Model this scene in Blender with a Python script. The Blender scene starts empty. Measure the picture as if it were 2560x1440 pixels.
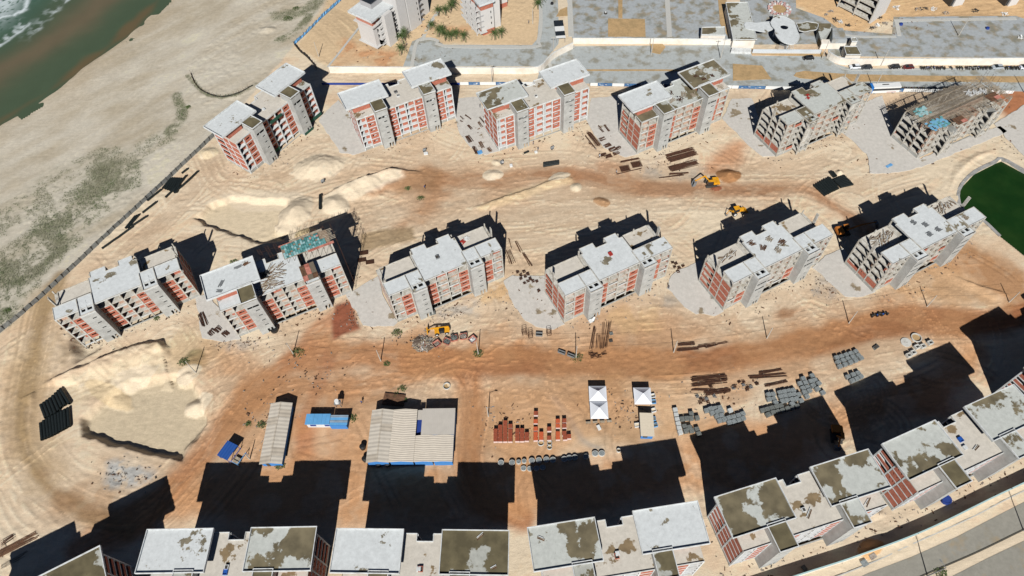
import bpy, math, random
import numpy as np
from mathutils import Vector, Matrix

# ------------------------------------------------------------------ camera, sky, sun, exposure
SC = bpy.context.scene
COL = SC.collection
F_PX, TILT, ROLL, CAM_H = 1701.218, 0.58964, -0.0668, 173.988
_ct, _st = math.cos(TILT), math.sin(TILT)
_fw = np.array([0, _st, -_ct]); _up0 = np.array([0, _ct, _st]); _rt0 = np.array([1.0, 0, 0])
_rt = math.cos(ROLL)*_rt0 + math.sin(ROLL)*_up0
_up = -math.sin(ROLL)*_rt0 + math.cos(ROLL)*_up0
cam_data = bpy.data.cameras.new('camera')
cam_data.sensor_width = 36.0
cam_data.lens = 36.0*F_PX/2560.0
cam_data.clip_start = 1.0
cam_data.clip_end = 12000.0
cam = bpy.data.objects.new('camera', cam_data)
COL.objects.link(cam)
cam.matrix_world = Matrix(((_rt[0], _up[0], -_fw[0], 0), (_rt[1], _up[1], -_fw[1], 0),
                           (_rt[2], _up[2], -_fw[2], CAM_H), (0, 0, 0, 1)))
SC.camera = cam

SUN_AZ, SUN_EL = 5.3, 39.3          # azimuth of the cast shadows from +Y towards +X, sun elevation
world = bpy.data.worlds.new('World'); SC.world = world; world.use_nodes = True
wn = world.node_tree.nodes; wl = world.node_tree.links
sky = wn.new('ShaderNodeTexSky'); sky.sky_type = 'NISHITA'; sky.sun_disc = False
sky.sun_elevation = math.radians(SUN_EL); sky.sun_rotation = math.radians(180+SUN_AZ)
sky.air_density = 0.35; sky.dust_density = 0.05
bg = wn['Background']; bg.inputs['Strength'].default_value = 0.05
wl.new(sky.outputs[0], bg.inputs['Color'])
sun_d = bpy.data.lights.new('sun', 'SUN'); sun_d.energy = 5.0; sun_d.angle = math.radians(0.5)
sun_d.color = (1.0, 0.965, 0.91)
sun = bpy.data.objects.new('sun', sun_d); COL.objects.link(sun)
_sd = Vector((math.sin(math.radians(SUN_AZ))*math.cos(math.radians(SUN_EL)),
              math.cos(math.radians(SUN_AZ))*math.cos(math.radians(SUN_EL)), -math.sin(math.radians(SUN_EL))))
sun.rotation_euler = _sd.to_track_quat('-Z', 'Y').to_euler()
sun.location = (0, -100, 200)
SC.view_settings.view_transform = 'Standard'
SC.view_settings.look = 'None'
SC.view_settings.gamma = 1.0
SC.view_settings.exposure = 0.30
SC.render.engine = 'CYCLES'
SC.cycles.max_bounces = 4
SC.cycles.diffuse_bounces = 1

# ------------------------------------------------------------------ helpers
RND = random.Random(7)
R = math.radians

def G(px, py, z=0.0):
    """survey point: photograph pixel -> point of the place at height z"""
    d = _fw + _rt*(px-1280)/F_PX - _up*(py-720)/F_PX
    s = (z-CAM_H)/d[2]
    return Vector((s*d[0], s*d[1], z))

def lin(c):
    return tuple(((v/255)/12.92 if v/255 <= 0.04045 else ((v/255+0.055)/1.055)**2.4) for v in c)
KLIT = 1.38
def alb(r, g, b, k=KLIT):
    """albedo of a sunlit surface whose colour in daylight reads r,g,b"""
    c = lin((r, g, b)); return (c[0]/k/0.99, c[1]/k/0.965, c[2]/k/0.93)

MATS = {}
def mat(name, base, rough=0.85, var=0.12, scale=0.6, bump=0.0, bscale=6.0, second=None, amount=0.5, metal=0.0, spec=0.3, sharp=0.25, detail=6):
    if name in MATS: return MATS[name]
    m = bpy.data.materials.new(name); m.use_nodes = True
    n = m.node_tree.nodes; l = m.node_tree.links
    b = n['Principled BSDF']; b.inputs['Roughness'].default_value = rough
    b.inputs['Metallic'].default_value = metal
    b.inputs['Specular IOR Level'].default_value = spec
    tc = n.new('ShaderNodeTexCoord'); oi = n.new('ShaderNodeObjectInfo')
    ml = n.new('ShaderNodeMath'); ml.operation = 'MULTIPLY'; ml.inputs[1].default_value = 137.0
    l.new(oi.outputs['Random'], ml.inputs[0])
    ad = n.new('ShaderNodeVectorMath'); ad.operation = 'ADD'
    l.new(tc.outputs['Object'], ad.inputs[0]); l.new(ml.outputs[0], ad.inputs[1])
    nz = n.new('ShaderNodeTexNoise'); nz.inputs['Scale'].default_value = scale; nz.inputs['Detail'].default_value = detail
    nz.inputs['Roughness'].default_value = 0.62
    l.new(ad.outputs[0], nz.inputs['Vector'])
    base = tuple(base)+(1,)
    if second is not None:
        cr = n.new('ShaderNodeValToRGB')
        t = 0.5+(0.5-amount)*0.5
        cr.color_ramp.elements[0].position = max(0, t-sharp/2); cr.color_ramp.elements[1].position = min(1, t+sharp/2)
        cr.color_ramp.elements[0].color = base; cr.color_ramp.elements[1].color = tuple(second)+(1,)
        l.new(nz.outputs['Fac'], cr.inputs['Fac'])
        src = cr.outputs['Color']
    else:
        rg = n.new('ShaderNodeRGB'); rg.outputs[0].default_value = base; src = rg.outputs[0]
    n2 = n.new('ShaderNodeTexNoise'); n2.inputs['Scale'].default_value = scale*3.7; n2.inputs['Detail'].default_value = 5
    l.new(ad.outputs[0], n2.inputs['Vector'])
    mr = n.new('ShaderNodeMapRange'); mr.inputs['To Min'].default_value = 1-var*2; mr.inputs['To Max'].default_value = 1+var*2
    l.new(n2.outputs['Fac'], mr.inputs['Value'])
    mx = n.new('ShaderNodeVectorMath'); mx.operation = 'SCALE'
    l.new(src, mx.inputs[0]); l.new(mr.outputs[0], mx.inputs['Scale'])
    l.new(mx.outputs[0], b.inputs['Base Color'])
    if bump > 0:
        n3 = n.new('ShaderNodeTexNoise'); n3.inputs['Scale'].default_value = bscale; n3.inputs['Detail'].default_value = 4
        l.new(ad.outputs[0], n3.inputs['Vector'])
        bp = n.new('ShaderNodeBump'); bp.inputs['Strength'].default_value = bump; bp.inputs['Distance'].default_value = 0.15
        l.new(n3.outputs['Fac'], bp.inputs['Height']); l.new(bp.outputs[0], b.inputs['Normal'])
    MATS[name] = m
    return m

def stain_mat(name, base, stain, amount, stain2=None, scale=0.16, edge=0.02, speck=(0.6, 0.57, 0.52)):
    """bare concrete deck with crisp-edged dried water and mildew stains"""
    if name in MATS: return MATS[name]
    m = bpy.data.materials.new(name); m.use_nodes = True
    n = m.node_tree.nodes; l = m.node_tree.links
    b = n['Principled BSDF']; b.inputs['Roughness'].default_value = 0.85; b.inputs['Specular IOR Level'].default_value = 0.25
    tc = n.new('ShaderNodeTexCoord'); oi = n.new('ShaderNodeObjectInfo')
    ml = n.new('ShaderNodeMath'); ml.operation = 'MULTIPLY'; ml.inputs[1].default_value = 411.0
    l.new(oi.outputs['Random'], ml.inputs[0])
    ad = n.new('ShaderNodeVectorMath'); ad.operation = 'ADD'
    l.new(tc.outputs['Object'], ad.inputs[0]); l.new(ml.outputs[0], ad.inputs[1])
    def noise(sc, det, rg=0.55):
        z = n.new('ShaderNodeTexNoise'); z.inputs['Scale'].default_value = sc; z.inputs['Detail'].default_value = det
        z.inputs['Roughness'].default_value = rg; l.new(ad.outputs[0], z.inputs['Vector']); return z
    big = noise(scale, 7, 0.6)
    cr = n.new('ShaderNodeValToRGB'); t = amount
    cr.color_ramp.elements[0].position = t; cr.color_ramp.elements[1].position = t+edge
    cr.color_ramp.elements[0].color = (1, 1, 1, 1); cr.color_ramp.elements[1].color = (0, 0, 0, 1)
    l.new(big.outputs['Fac'], cr.inputs['Fac'])
    mid = noise(0.9, 6, 0.7)
    c1 = n.new('ShaderNodeValToRGB'); c1.color_ramp.elements[0].position = 0.3; c1.color_ramp.elements[1].position = 0.7
    c1.color_ramp.elements[0].color = tuple(v*0.84 for v in base)+(1,); c1.color_ramp.elements[1].color = tuple(v*1.08 for v in base)+(1,)
    l.new(mid.outputs['Fac'], c1.inputs['Fac'])
    c2 = n.new('ShaderNodeValToRGB'); c2.color_ramp.elements[0].position = 0.35; c2.color_ramp.elements[1].position = 0.68
    s2 = stain2 or tuple(v*1.7 for v in stain)
    c2.color_ramp.elements[0].color = tuple(stain)+(1,); c2.color_ramp.elements[1].color = tuple(s2)+(1,)
    dk = noise(0.35, 4, 0.5); l.new(dk.outputs['Fac'], c2.inputs['Fac'])
    mx = n.new('ShaderNodeMixRGB'); l.new(cr.outputs[0], mx.inputs['Fac']); l.new(c1.outputs[0], mx.inputs[1]); l.new(c2.outputs[0], mx.inputs[2])
    # specks of dirt
    sp = noise(2.6, 3, 0.8); c3 = n.new('ShaderNodeValToRGB'); c3.color_ramp.elements[0].position = 0.64; c3.color_ramp.elements[1].position = 0.72
    c3.color_ramp.elements[0].color = (1, 1, 1, 1); c3.color_ramp.elements[1].color = tuple(speck)+(1,)
    l.new(sp.outputs['Fac'], c3.inputs['Fac'])
    m2 = n.new('ShaderNodeMixRGB'); m2.blend_type = 'MULTIPLY'; m2.inputs['Fac'].default_value = 1
    l.new(mx.outputs[0], m2.inputs[1]); l.new(c3.outputs[0], m2.inputs[2])
    l.new(m2.outputs[0], b.inputs['Base Color'])
    MATS[name] = m; return m

def brick_mat(name, c1, c2, mortar):
    """hollow clay block work: colour of blocks and joints, too far away to build them one by one"""
    m = bpy.data.materials.new(name); m.use_nodes = True
    n = m.node_tree.nodes; l = m.node_tree.links; b = n['Principled BSDF']; b.inputs['Roughness'].default_value = 0.9
    b.inputs['Specular IOR Level'].default_value = 0.2
    tc = n.new('ShaderNodeTexCoord'); sx = n.new('ShaderNodeSeparateXYZ'); l.new(tc.outputs['Object'], sx.inputs[0])
    cb = n.new('ShaderNodeCombineXYZ'); l.new(sx.outputs['X'], cb.inputs['X']); l.new(sx.outputs['Z'], cb.inputs['Y'])
    oi = n.new('ShaderNodeObjectInfo'); ml = n.new('ShaderNodeMath'); ml.operation = 'MULTIPLY'; ml.inputs[1].default_value = 60
    l.new(oi.outputs['Random'], ml.inputs[0])
    ad = n.new('ShaderNodeVectorMath'); ad.operation = 'ADD'; l.new(cb.outputs[0], ad.inputs[0]); l.new(ml.outputs[0], ad.inputs[1])
    br = n.new('ShaderNodeTexBrick'); br.inputs['Scale'].default_value = 1.0; br.inputs['Brick Width'].default_value = 0.4
    br.inputs['Row Height'].default_value = 0.21; br.inputs['Mortar Size'].default_value = 0.012
    br.inputs['Color1'].default_value = tuple(c1)+(1,); br.inputs['Color2'].default_value = tuple(c2)+(1,); br.inputs['Mortar'].default_value = tuple(mortar)+(1,)
    l.new(ad.outputs[0], br.inputs['Vector'])
    nz = n.new('ShaderNodeTexNoise'); nz.inputs['Scale'].default_value = 0.8; nz.inputs['Detail'].default_value = 5; l.new(ad.outputs[0], nz.inputs['Vector'])
    cr = n.new('ShaderNodeValToRGB'); cr.color_ramp.elements[0].position = 0.3; cr.color_ramp.elements[1].position = 0.72
    cr.color_ramp.elements[0].color = (0.82, 0.8, 0.8, 1); cr.color_ramp.elements[1].color = (1.12, 1.14, 1.18, 1); l.new(nz.outputs['Fac'], cr.inputs['Fac'])
    m2 = n.new('ShaderNodeMixRGB'); m2.blend_type = 'MULTIPLY'; m2.inputs['Fac'].default_value = 1
    l.new(br.outputs['Color'], m2.inputs[1]); l.new(cr.outputs[0], m2.inputs[2]); l.new(m2.outputs[0], b.inputs['Base Color'])
    MATS[name] = m; return m

def corrugated_mat(name, base, axis='Y', pitch=1.05, dirt=0.12, bump=0.5):
    """fibre-cement or metal sheet roofing with ribs as fine relief"""
    if name in MATS: return MATS[name]
    m = bpy.data.materials.new(name); m.use_nodes = True
    n = m.node_tree.nodes; l = m.node_tree.links; b = n['Principled BSDF']; b.inputs['Roughness'].default_value = 0.6
    tc = n.new('ShaderNodeTexCoord'); wv = n.new('ShaderNodeTexWave'); wv.bands_direction = axis
    wv.inputs['Scale'].default_value = 0.314/pitch; wv.inputs['Distortion'].default_value = 0.0
    l.new(tc.outputs['Object'], wv.inputs['Vector'])
    bp = n.new('ShaderNodeBump'); bp.inputs['Strength'].default_value = bump; bp.inputs['Distance'].default_value = 0.12
    l.new(wv.outputs['Fac'], bp.inputs['Height']); l.new(bp.outputs[0], b.inputs['Normal'])
    nz = n.new('ShaderNodeTexNoise'); nz.inputs['Scale'].default_value = 0.7; nz.inputs['Detail'].default_value = 6; l.new(tc.outputs['Object'], nz.inputs['Vector'])
    mr = n.new('ShaderNodeMapRange'); mr.inputs['To Min'].default_value = 1-dirt*2; mr.inputs['To Max'].default_value = 1+dirt*1.4; l.new(nz.outputs['Fac'], mr.inputs['Value'])
    sc = n.new('ShaderNodeVectorMath'); sc.operation = 'SCALE'; sc.inputs[0].default_value = base
    l.new(mr.outputs[0], sc.inputs['Scale']); l.new(sc.outputs[0], b.inputs['Base Color'])
    MATS[name] = m; return m

class MB:
    def __init__(s): s.v = []; s.f = []
    def box(s, x0, x1, y0, y1, z0, z1):
        i = len(s.v)
        s.v += [(x0,y0,z0),(x1,y0,z0),(x1,y1,z0),(x0,y1,z0),(x0,y0,z1),(x1,y0,z1),(x1,y1,z1),(x0,y1,z1)]
        s.f += [(i,i+3,i+2,i+1),(i+4,i+5,i+6,i+7),(i,i+1,i+5,i+4),(i+1,i+2,i+6,i+5),(i+2,i+3,i+7,i+6),(i+3,i,i+4,i+7)]
        return s
    def obox(s, c, d, rz=0.0, ry=0.0, rx=0.0):
        m = Matrix.Rotation(rz, 3, 'Z') @ Matrix.Rotation(ry, 3, 'Y') @ Matrix.Rotation(rx, 3, 'X')
        t = MB().box(-d[0]/2, d[0]/2, -d[1]/2, d[1]/2, -d[2]/2, d[2]/2)
        return s.add(t, m, Vector(c))
    def add(s, o, m=None, t=Vector((0, 0, 0))):
        i = len(s.v)
        for p in o.v:
            q = Vector(p)
            if m is not None: q = m @ q
            s.v.append(tuple(q+t))
        s.f += [tuple(k+i for k in f) for f in o.f]; return s
    def tube(s, p0, p1, r0, r1=None, n=8, cap=True):
        r1 = r0 if r1 is None else r1
        p0 = Vector(p0); p1 = Vector(p1); d = (p1-p0).normalized()
        a = d.orthogonal().normalized(); b = d.cross(a); i = len(s.v)
        for p, r in ((p0, r0), (p1, r1)):
            for k in range(n):
                t = 2*math.pi*k/n; s.v.append(tuple(p+a*math.cos(t)*r+b*math.sin(t)*r))
        for k in range(n):
            k2 = (k+1) % n; s.f.append((i+k, i+k2, i+n+k2, i+n+k))
        if cap:
            s.f.append(tuple(i+k for k in range(n-1, -1, -1))); s.f.append(tuple(i+n+k for k in range(n)))
        return s
    def pipe(s, p0, p1, r, ri, n=12):
        """hollow pipe with open ends"""
        p0 = Vector(p0); p1 = Vector(p1); d = (p1-p0).normalized()
        a = d.orthogonal().normalized(); b = d.cross(a); i = len(s.v)
        for p, rr in ((p0, r), (p1, r), (p1, ri), (p0, ri)):
            for k in range(n):
                t = 2*math.pi*k/n; s.v.append(tuple(p+a*math.cos(t)*rr+b*math.sin(t)*rr))
        for q in range(4):
            for k in range(n):
                k2 = (k+1) % n; o = q*n; o2 = ((q+1) % 4)*n
                s.f.append((i+o+k, i+o+k2, i+o2+k2, i+o2+k))
        return s
    def ring(s, c, ro, ri, z0, z1, n=24, sx=1.0, sy=1.0):
        i = len(s.v)
        for r, z in ((ro, z0), (ro, z1), (ri, z1), (ri, z0)):
            for k in range(n):
                t = 2*math.pi*k/n; s.v.append((c[0]+math.cos(t)*r*sx, c[1]+math.sin(t)*r*sy, z))
        for q in range(4):
            for k in range(n):
                k2 = (k+1) % n; o = q*n; o2 = ((q+1) % 4)*n
                s.f.append((i+o+k, i+o+k2, i+o2+k2, i+o2+k))
        return s
    def disc(s, c, r, z0, z1, n=24, sx=1.0, sy=1.0):
        return s.prism([(c[0]+math.cos(2*math.pi*k/n)*r*sx, c[1]+math.sin(2*math.pi*k/n)*r*sy) for k in range(n)], z0, z1)
    def prism(s, poly, z0, z1):
        n = len(poly); i = len(s.v)
        ar = sum(poly[k][0]*poly[(k+1) % n][1]-poly[(k+1) % n][0]*poly[k][1] for k in range(n))
        if ar < 0: poly = poly[::-1]
        s.v += [(p[0], p[1], z0) for p in poly]+[(p[0], p[1], z1) for p in poly]
        s.f.append(tuple(i+k for k in range(n-1, -1, -1))); s.f.append(tuple(i+n+k for k in range(n)))
        for k in range(n):
            k2 = (k+1) % n; s.f.append((i+k, i+k2, i+n+k2, i+n+k))
        return s
    def extr(s, prof, x0, x1):
        """profile in (y,z) swept along x"""
        n = len(prof); i = len(s.v)
        s.v += [(x0, p[0], p[1]) for p in prof]+[(x1, p[0], p[1]) for p in prof]
        s.f.append(tuple(i+k for k in range(n))); s.f.append(tuple(i+n+k for k in range(n-1, -1, -1)))
        for k in range(n):
            k2 = (k+1) % n; s.f.append((i+k, i+n+k, i+n+k2, i+k2))
        return s
    def plate(s, xs, ys, holes, z0, z1):
        """slab made of grid cells, holes = list of (x0,x1,y0,y1)"""
        return s._cells(xs, ys, holes, z0, z1, 'z')
    def wall(s, w, h, t, holes=()):
        """upright panel, front at y=0, with real openings (x0,x1,z0,z1)"""
        xs = sorted({0, w} | {v for q in holes for v in q[:2]}); zs = sorted({0, h} | {v for q in holes for v in q[2:]})
        return s._cells(xs, zs, holes, 0, t, 'y')
    def _cells(s, us, ws, holes, a, b, axis):
        vid = {}
        def V(u, w, d):
            k = (round(u, 4), round(w, 4), d)
            if k not in vid:
                vid[k] = len(s.v)
                s.v.append((u, w, d) if axis == 'z' else (u, d, w))
            return vid[k]
        nu, nw = len(us)-1, len(ws)-1
        full = [[True]*nw for _ in range(nu)]
        for i in range(nu):
            for j in range(nw):
                cu = (us[i]+us[i+1])/2; cw = (ws[j]+ws[j+1])/2
                if any(q[0] < cu < q[1] and q[2] < cw < q[3] for q in holes): full[i][j] = False
        def quad(*p, flip=False):
            s.f.append(tuple(p[::-1]) if flip else tuple(p))
        fl = axis == 'y'
        for i in range(nu):
            for j in range(nw):
                if not full[i][j]: continue
                u0, u1, w0, w1 = us[i], us[i+1], ws[j], ws[j+1]
                quad(V(u0,w0,b), V(u1,w0,b), V(u1,w1,b), V(u0,w1,b), flip=fl)
                quad(V(u0,w0,a), V(u0,w1,a), V(u1,w1,a), V(u1,w0,a), flip=fl)
                def emp(x, y): return x < 0 or y < 0 or x >= nu or y >= nw or not full[x][y]
                if emp(i-1, j): quad(V(u0,w0,a), V(u0,w0,b), V(u0,w1,b), V(u0,w1,a), flip=fl)
                if emp(i+1, j): quad(V(u1,w0,a), V(u1,w1,a), V(u1,w1,b), V(u1,w0,b), flip=fl)
                if emp(i, j-1): quad(V(u0,w0,a), V(u1,w0,a), V(u1,w0,b), V(u0,w0,b), flip=fl)
                if emp(i, j+1): quad(V(u0,w1,a), V(u0,w1,b), V(u1,w1,b), V(u1,w1,a), flip=fl)
        return s
    def mesh(s, name, m=None):
        me = bpy.data.meshes.new(name); me.from_pydata(s.v, [], s.f)
        if m is not None: me.materials.append(m)
        return me
    def build(s, name, m, parent=None, loc=None, rz=0.0):
        return put(name, s.mesh(name, m), parent, loc, rz)

def put(name, me, parent=None, loc=None, rz=0.0):
    o = bpy.data.objects.new(name, me); COL.objects.link(o)
    if parent is not None: o.parent = parent
    if loc is not None: o.location = loc
    if rz: o.rotation_euler = (0, 0, rz)
    return o

MC = {}
def cached(key, fn, m):
    k = (key, m.name)
    if k not in MC: MC[k] = fn().mesh(key if isinstance(key, str) else key[0], m)
    return MC[k]

def tag(o, label, cat, group=None):
    o['label'] = label; o['category'] = cat
    if group: o['group'] = group
    return o
def thing(name, label, cat, loc=(0, 0, 0), rz=0.0, group=None):
    o = bpy.data.objects.new(name, None); COL.objects.link(o); o.location = loc; o.rotation_euler = (0, 0, rz)
    o.empty_display_size = 0.5
    return tag(o, label, cat, group)
def struct(name, mb, m, label=None):
    o = mb.build(name, m); o['kind'] = 'structure'
    if label: o['label'] = label
    return o
def copy_thing(root, loc, rz, label=None, group=None):
    r = root.copy(); COL.objects.link(r); r.location = loc; r.rotation_euler = (0, 0, rz)
    if label: r['label'] = label
    if group: r['group'] = group
    for ch in root.children:
        c = ch.copy(); COL.objects.link(c); c.parent = r
        for g in ch.children:
            d = g.copy(); COL.objects.link(d); d.parent = c
    return r
def ang(a, b): return math.atan2(b[1]-a[1], b[0]-a[0])

# ------------------------------------------------------------------ materials
M_CONC = mat('concrete_grey', alb(186, 186, 180), var=0.10, scale=0.5, second=alb(150, 148, 140), amount=0.35, sharp=0.35)
M_TOWER = mat('tower_concrete', alb(196, 196, 190), var=0.08, scale=0.35, second=alb(165, 164, 158), amount=0.4, sharp=0.35)
M_WHITE = mat('white_concrete_edge', alb(226, 228, 226), var=0.06, scale=0.8, second=alb(186, 184, 176), amount=0.3, sharp=0.3)
M_FRAME = mat('rough_frame_concrete', alb(212, 208, 198), var=0.13, scale=0.9, second=alb(166, 156, 138), amount=0.42, sharp=0.3)
M_INNER = mat('inner_plaster', alb(204, 172, 150), var=0.12, scale=0.7, second=alb(172, 132, 110), amount=0.45, sharp=0.3)
M_DARK = mat('dark_interior', (0.05, 0.045, 0.04), var=0.2)
M_BRICK = brick_mat('clay_block_wall', alb(196, 116, 92), alb(180, 102, 80), alb(200, 150, 128))
M_ROOF = stain_mat('roof_deck_light', alb(220, 223, 221), alb(118, 110, 92), 0.365)
M_ROOFM = stain_mat('roof_deck_stained_dimmed', alb(202, 204, 196), alb(104, 95, 74), 0.475, None, 0.10)  # stained concrete; base colour also darkened to carry lens vignetting in the bottom row
M_ROOFD = stain_mat('roof_deck_dark', alb(184, 184, 174), alb(94, 86, 64), 0.565, None, 0.11)
M_PAD = stain_mat('ground_slab', alb(212, 206, 196), alb(134, 120, 98), 0.34, None, 0.16, 0.04, (0.86, 0.84, 0.8))
M_DECK = stain_mat('mid_deck', alb(216, 208, 194), alb(124, 106, 80), 0.385)
M_BLACK = mat('black_plastic', (0.012, 0.013, 0.014), rough=0.45, var=0.15, spec=0.5)
M_BLACKIN = mat('pipe_dust', (0.05, 0.047, 0.042), rough=0.8, var=0.2)
M_RUST = mat('rusty_steel', alb(96, 62, 44), var=0.2, scale=1.5, second=alb(62, 42, 32), amount=0.5)
M_TIMBER = mat('timber_grey', alb(188, 176, 156), var=0.2, scale=1.2, second=alb(146, 128, 106), amount=0.5)
M_WOOD = mat('timber_brown', alb(124, 90, 66), var=0.2, scale=1.2, second=alb(86, 62, 46), amount=0.5)
M_YELL = mat('machine_yellow', alb(238, 168, 36), rough=0.5, var=0.08, second=alb(190, 128, 40), amount=0.25, sharp=0.2)
M_TYRE = mat('tyre_black', (0.02, 0.02, 0.02), rough=0.8)
M_GLASS = mat('dark_glass', (0.02, 0.025, 0.03), rough=0.12, spec=0.6, var=0.0)
M_STEEL = mat('steel_grey', alb(130, 132, 132), rough=0.55, var=0.1)
M_WHITEP = mat('white_paint', alb(236, 236, 232), rough=0.6, var=0.05)
M_BLUE = mat('blue_paint', alb(38, 92, 176), rough=0.6, var=0.1)
M_SKYBL = mat('light_blue_paint', alb(96, 160, 214), rough=0.6, var=0.12, second=alb(140, 186, 220), amount=0.35)
M_NAVY = mat('navy_paint', alb(40, 66, 140), rough=0.7, var=0.1)
M_GREENNET = mat('green_net', alb(40, 84, 66), rough=0.9, var=0.2)
M_REDP = mat('red_paint', alb(176, 60, 52), rough=0.6, var=0.1)
M_SANDPILE = mat('sand_pile', alb(238, 220, 190), var=0.08, scale=0.8, bump=0.3)
# ------------------------------------------------------------------ terrain
NR = np.random.RandomState(11)
def axis(lo, hi, s0, s1, ext):
    a = [lo]
    while a[-1] < hi:
        t = (a[-1]-lo)/(hi-lo); a.append(a[-1]+s0+(s1-s0)*t)
    out = []; s = s1*3; v = a[-1]
    while v < ext[1]: s *= 1.5; v += s; out.append(v)
    pre = []; s = s0*3; v = a[0]
    while v > ext[0]: s *= 1.5; v -= s; pre.append(v)
    return np.array(pre[::-1]+a+out)
GX = axis(-232, 232, 0.37, 0.37, (-4000, 4000))
GY = axis(14, 312, 0.31, 0.56, (-4000, 5000))
NX, NY = len(GX), len(GY)
XX, YY = np.meshgrid(GX, GY)
_perm = {}
def vnoise(x, y, seed):
    r = _perm.setdefault(seed, np.random.RandomState(seed).rand(256, 256))
    xi = np.floor(x).astype(int); yi = np.floor(y).astype(int); fx = x-xi; fy = y-yi
    fx = fx*fx*(3-2*fx); fy = fy*fy*(3-2*fy); a = xi & 255; b = yi & 255; a1 = (a+1) & 255; b1 = (b+1) & 255
    return (r[a, b]*(1-fx)+r[a1, b]*fx)*(1-fy)+(r[a, b1]*(1-fx)+r[a1, b1]*fx)*fy
def fbm(x, y, sc, oc, seed):
    t = 0; a = 0.5; n = 0
    for k in range(oc):
        t = t+a*vnoise(x/sc*2**k+17.3*k, y/sc*2**k+9.1*k, seed+k); n += a; a *= 0.5
    return t/n
def P(*pts): return np.array([G(px, py)[:2] for px, py in pts])
def sub(poly, m):
    x0, y0 = poly.min(0)-m; x1, y1 = poly.max(0)+m
    i0, i1 = np.searchsorted(GX, [x0, x1]); j0, j1 = np.searchsorted(GY, [y0, y1])
    return slice(max(j0-1, 0), j1+1), slice(max(i0-1, 0), i1+1)
def ddist(x, y, poly, closed=False):
    d = np.full(x.shape, 1e9); par = np.zeros(x.shape); best = np.zeros(x.shape); acc = 0.0
    n = len(poly)
    for k in range(n if closed else n-1):
        a = poly[k]; b = poly[(k+1) % n]; ab = b-a; L = math.hypot(*ab)
        if L < 1e-6: continue
        t = np.clip(((x-a[0])*ab[0]+(y-a[1])*ab[1])/L**2, 0, 1)
        e = np.hypot(x-a[0]-t*ab[0], y-a[1]-t*ab[1])
        c = (ab[0]*(y-a[1])-ab[1]*(x-a[0]))/L
        m = e < d; best = np.where(m, np.sign(c), best); par = np.where(m, acc+t*L, par); d = np.minimum(d, e); acc += L
    return d, best, par
def inside(x, y, poly):
    r = np.zeros(x.shape, bool); n = len(poly)
    for k in range(n):
        a = poly[k]; b = poly[(k+1) % n]
        c = ((a[1] > y) != (b[1] > y)) & (x < (b[0]-a[0])*(y-a[1])/((b[1]-a[1]) if abs(b[1]-a[1]) > 1e-9 else 1e-9)+a[0])
        r ^= c
    return r
def sdpoly(x, y, poly):
    d, _, _ = ddist(x, y, poly, True); return np.where(inside(x, y, poly), -d, d)
def ss(e0, e1, x):
    t = np.clip((x-e0)/(e1-e0), 0, 1); return t*t*(3-2*t)
def spline(poly, step=1.0):
    p = np.vstack([2*poly[0]-poly[1], poly, 2*poly[-1]-poly[-2]]); out = []
    for k in range(1, len(p)-2):
        n = max(2, int(np.hypot(*(p[k+1]-p[k]))/step)); t = np.linspace(0, 1, n, endpoint=False)[:, None]
        out.append(0.5*((2*p[k])+(p[k+1]-p[k-1])*t+(2*p[k-1]-5*p[k]+4*p[k+1]-p[k+2])*t**2+(-p[k-1]+3*p[k]-3*p[k+1]+p[k+2])*t**3))
    out.append(p[-2][None]); return np.vstack(out)

HT = np.zeros((NY, NX)); CC = np.zeros((NY, NX, 3)); WOB = (fbm(XX, YY, 14, 4, 31)-0.5)
WOB2 = (fbm(XX, YY, 4, 3, 41)-0.5)
def c3(*rgb): return np.array(alb(*rgb))
def blend(sl, m, col):
    CC[sl] = CC[sl]*(1-m[..., None])+np.asarray(col)*m[..., None]
def zone(pts, col, soft=3.0, wob=6.0, amt=1.0, breakup=0.0, seed=50, bs=5.0):
    poly = P(*pts); sl = sub(poly, soft+wob+3); d = sdpoly(XX[sl], YY[sl], poly)+WOB[sl]*wob*2+WOB2[sl]*wob*0.6
    m = (1-ss(-soft, soft, d))*amt
    if breakup: m = m*np.clip(1-breakup+breakup*2*ss(0.35, 0.65, fbm(XX[sl], YY[sl], bs, 4, seed)), 0, 1)
    blend(sl, m, col); return sl, m
def stroke(pts, w, col, soft=2.0, wob=3.0, amt=1.0, breakup=0.0, seed=60, bs=6.0):
    poly = spline(P(*pts), 4.0); sl = sub(poly, w+soft+wob+2); d, s, t = ddist(XX[sl], YY[sl], poly); d = d+WOB[sl]*wob*2+WOB2[sl]*wob*0.6
    m = (1-ss(w/2-soft, w/2+soft, d))*amt
    if breakup: m = m*np.clip(1-breakup+breakup*2*ss(0.35, 0.65, fbm(t, (d*s)*3, bs, 4, seed)), 0, 1)
    blend(sl, m, col); return poly
def ridge(pts, h, wl, wr, seed=70, rough=0.5, jag=0.0):
    """bank of loose sand along a line; wl, wr = widths of its left and right slopes"""
    poly = spline(P(*pts), 2.0); sl = sub(poly, max(wl, wr)+2); d, s, t = ddist(XX[sl], YY[sl], poly)
    n = 1+(fbm(XX[sl], YY[sl], 3.5, 3, seed)-0.5)*rough*2
    w = np.where(s > 0, wl, wr)*n; L = t.max()
    e = np.minimum(ss(0, 4, t), ss(0, 4, L-t))*0.5+0.5
    z = h*e*n*np.clip(1-d/w, 0, 1)**0.9; HT[sl] = np.where(z > 0.02, np.maximum(HT[sl], z+np.minimum(HT[sl], 0)*np.clip(d/w, 0, 1)), HT[sl])
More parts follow.
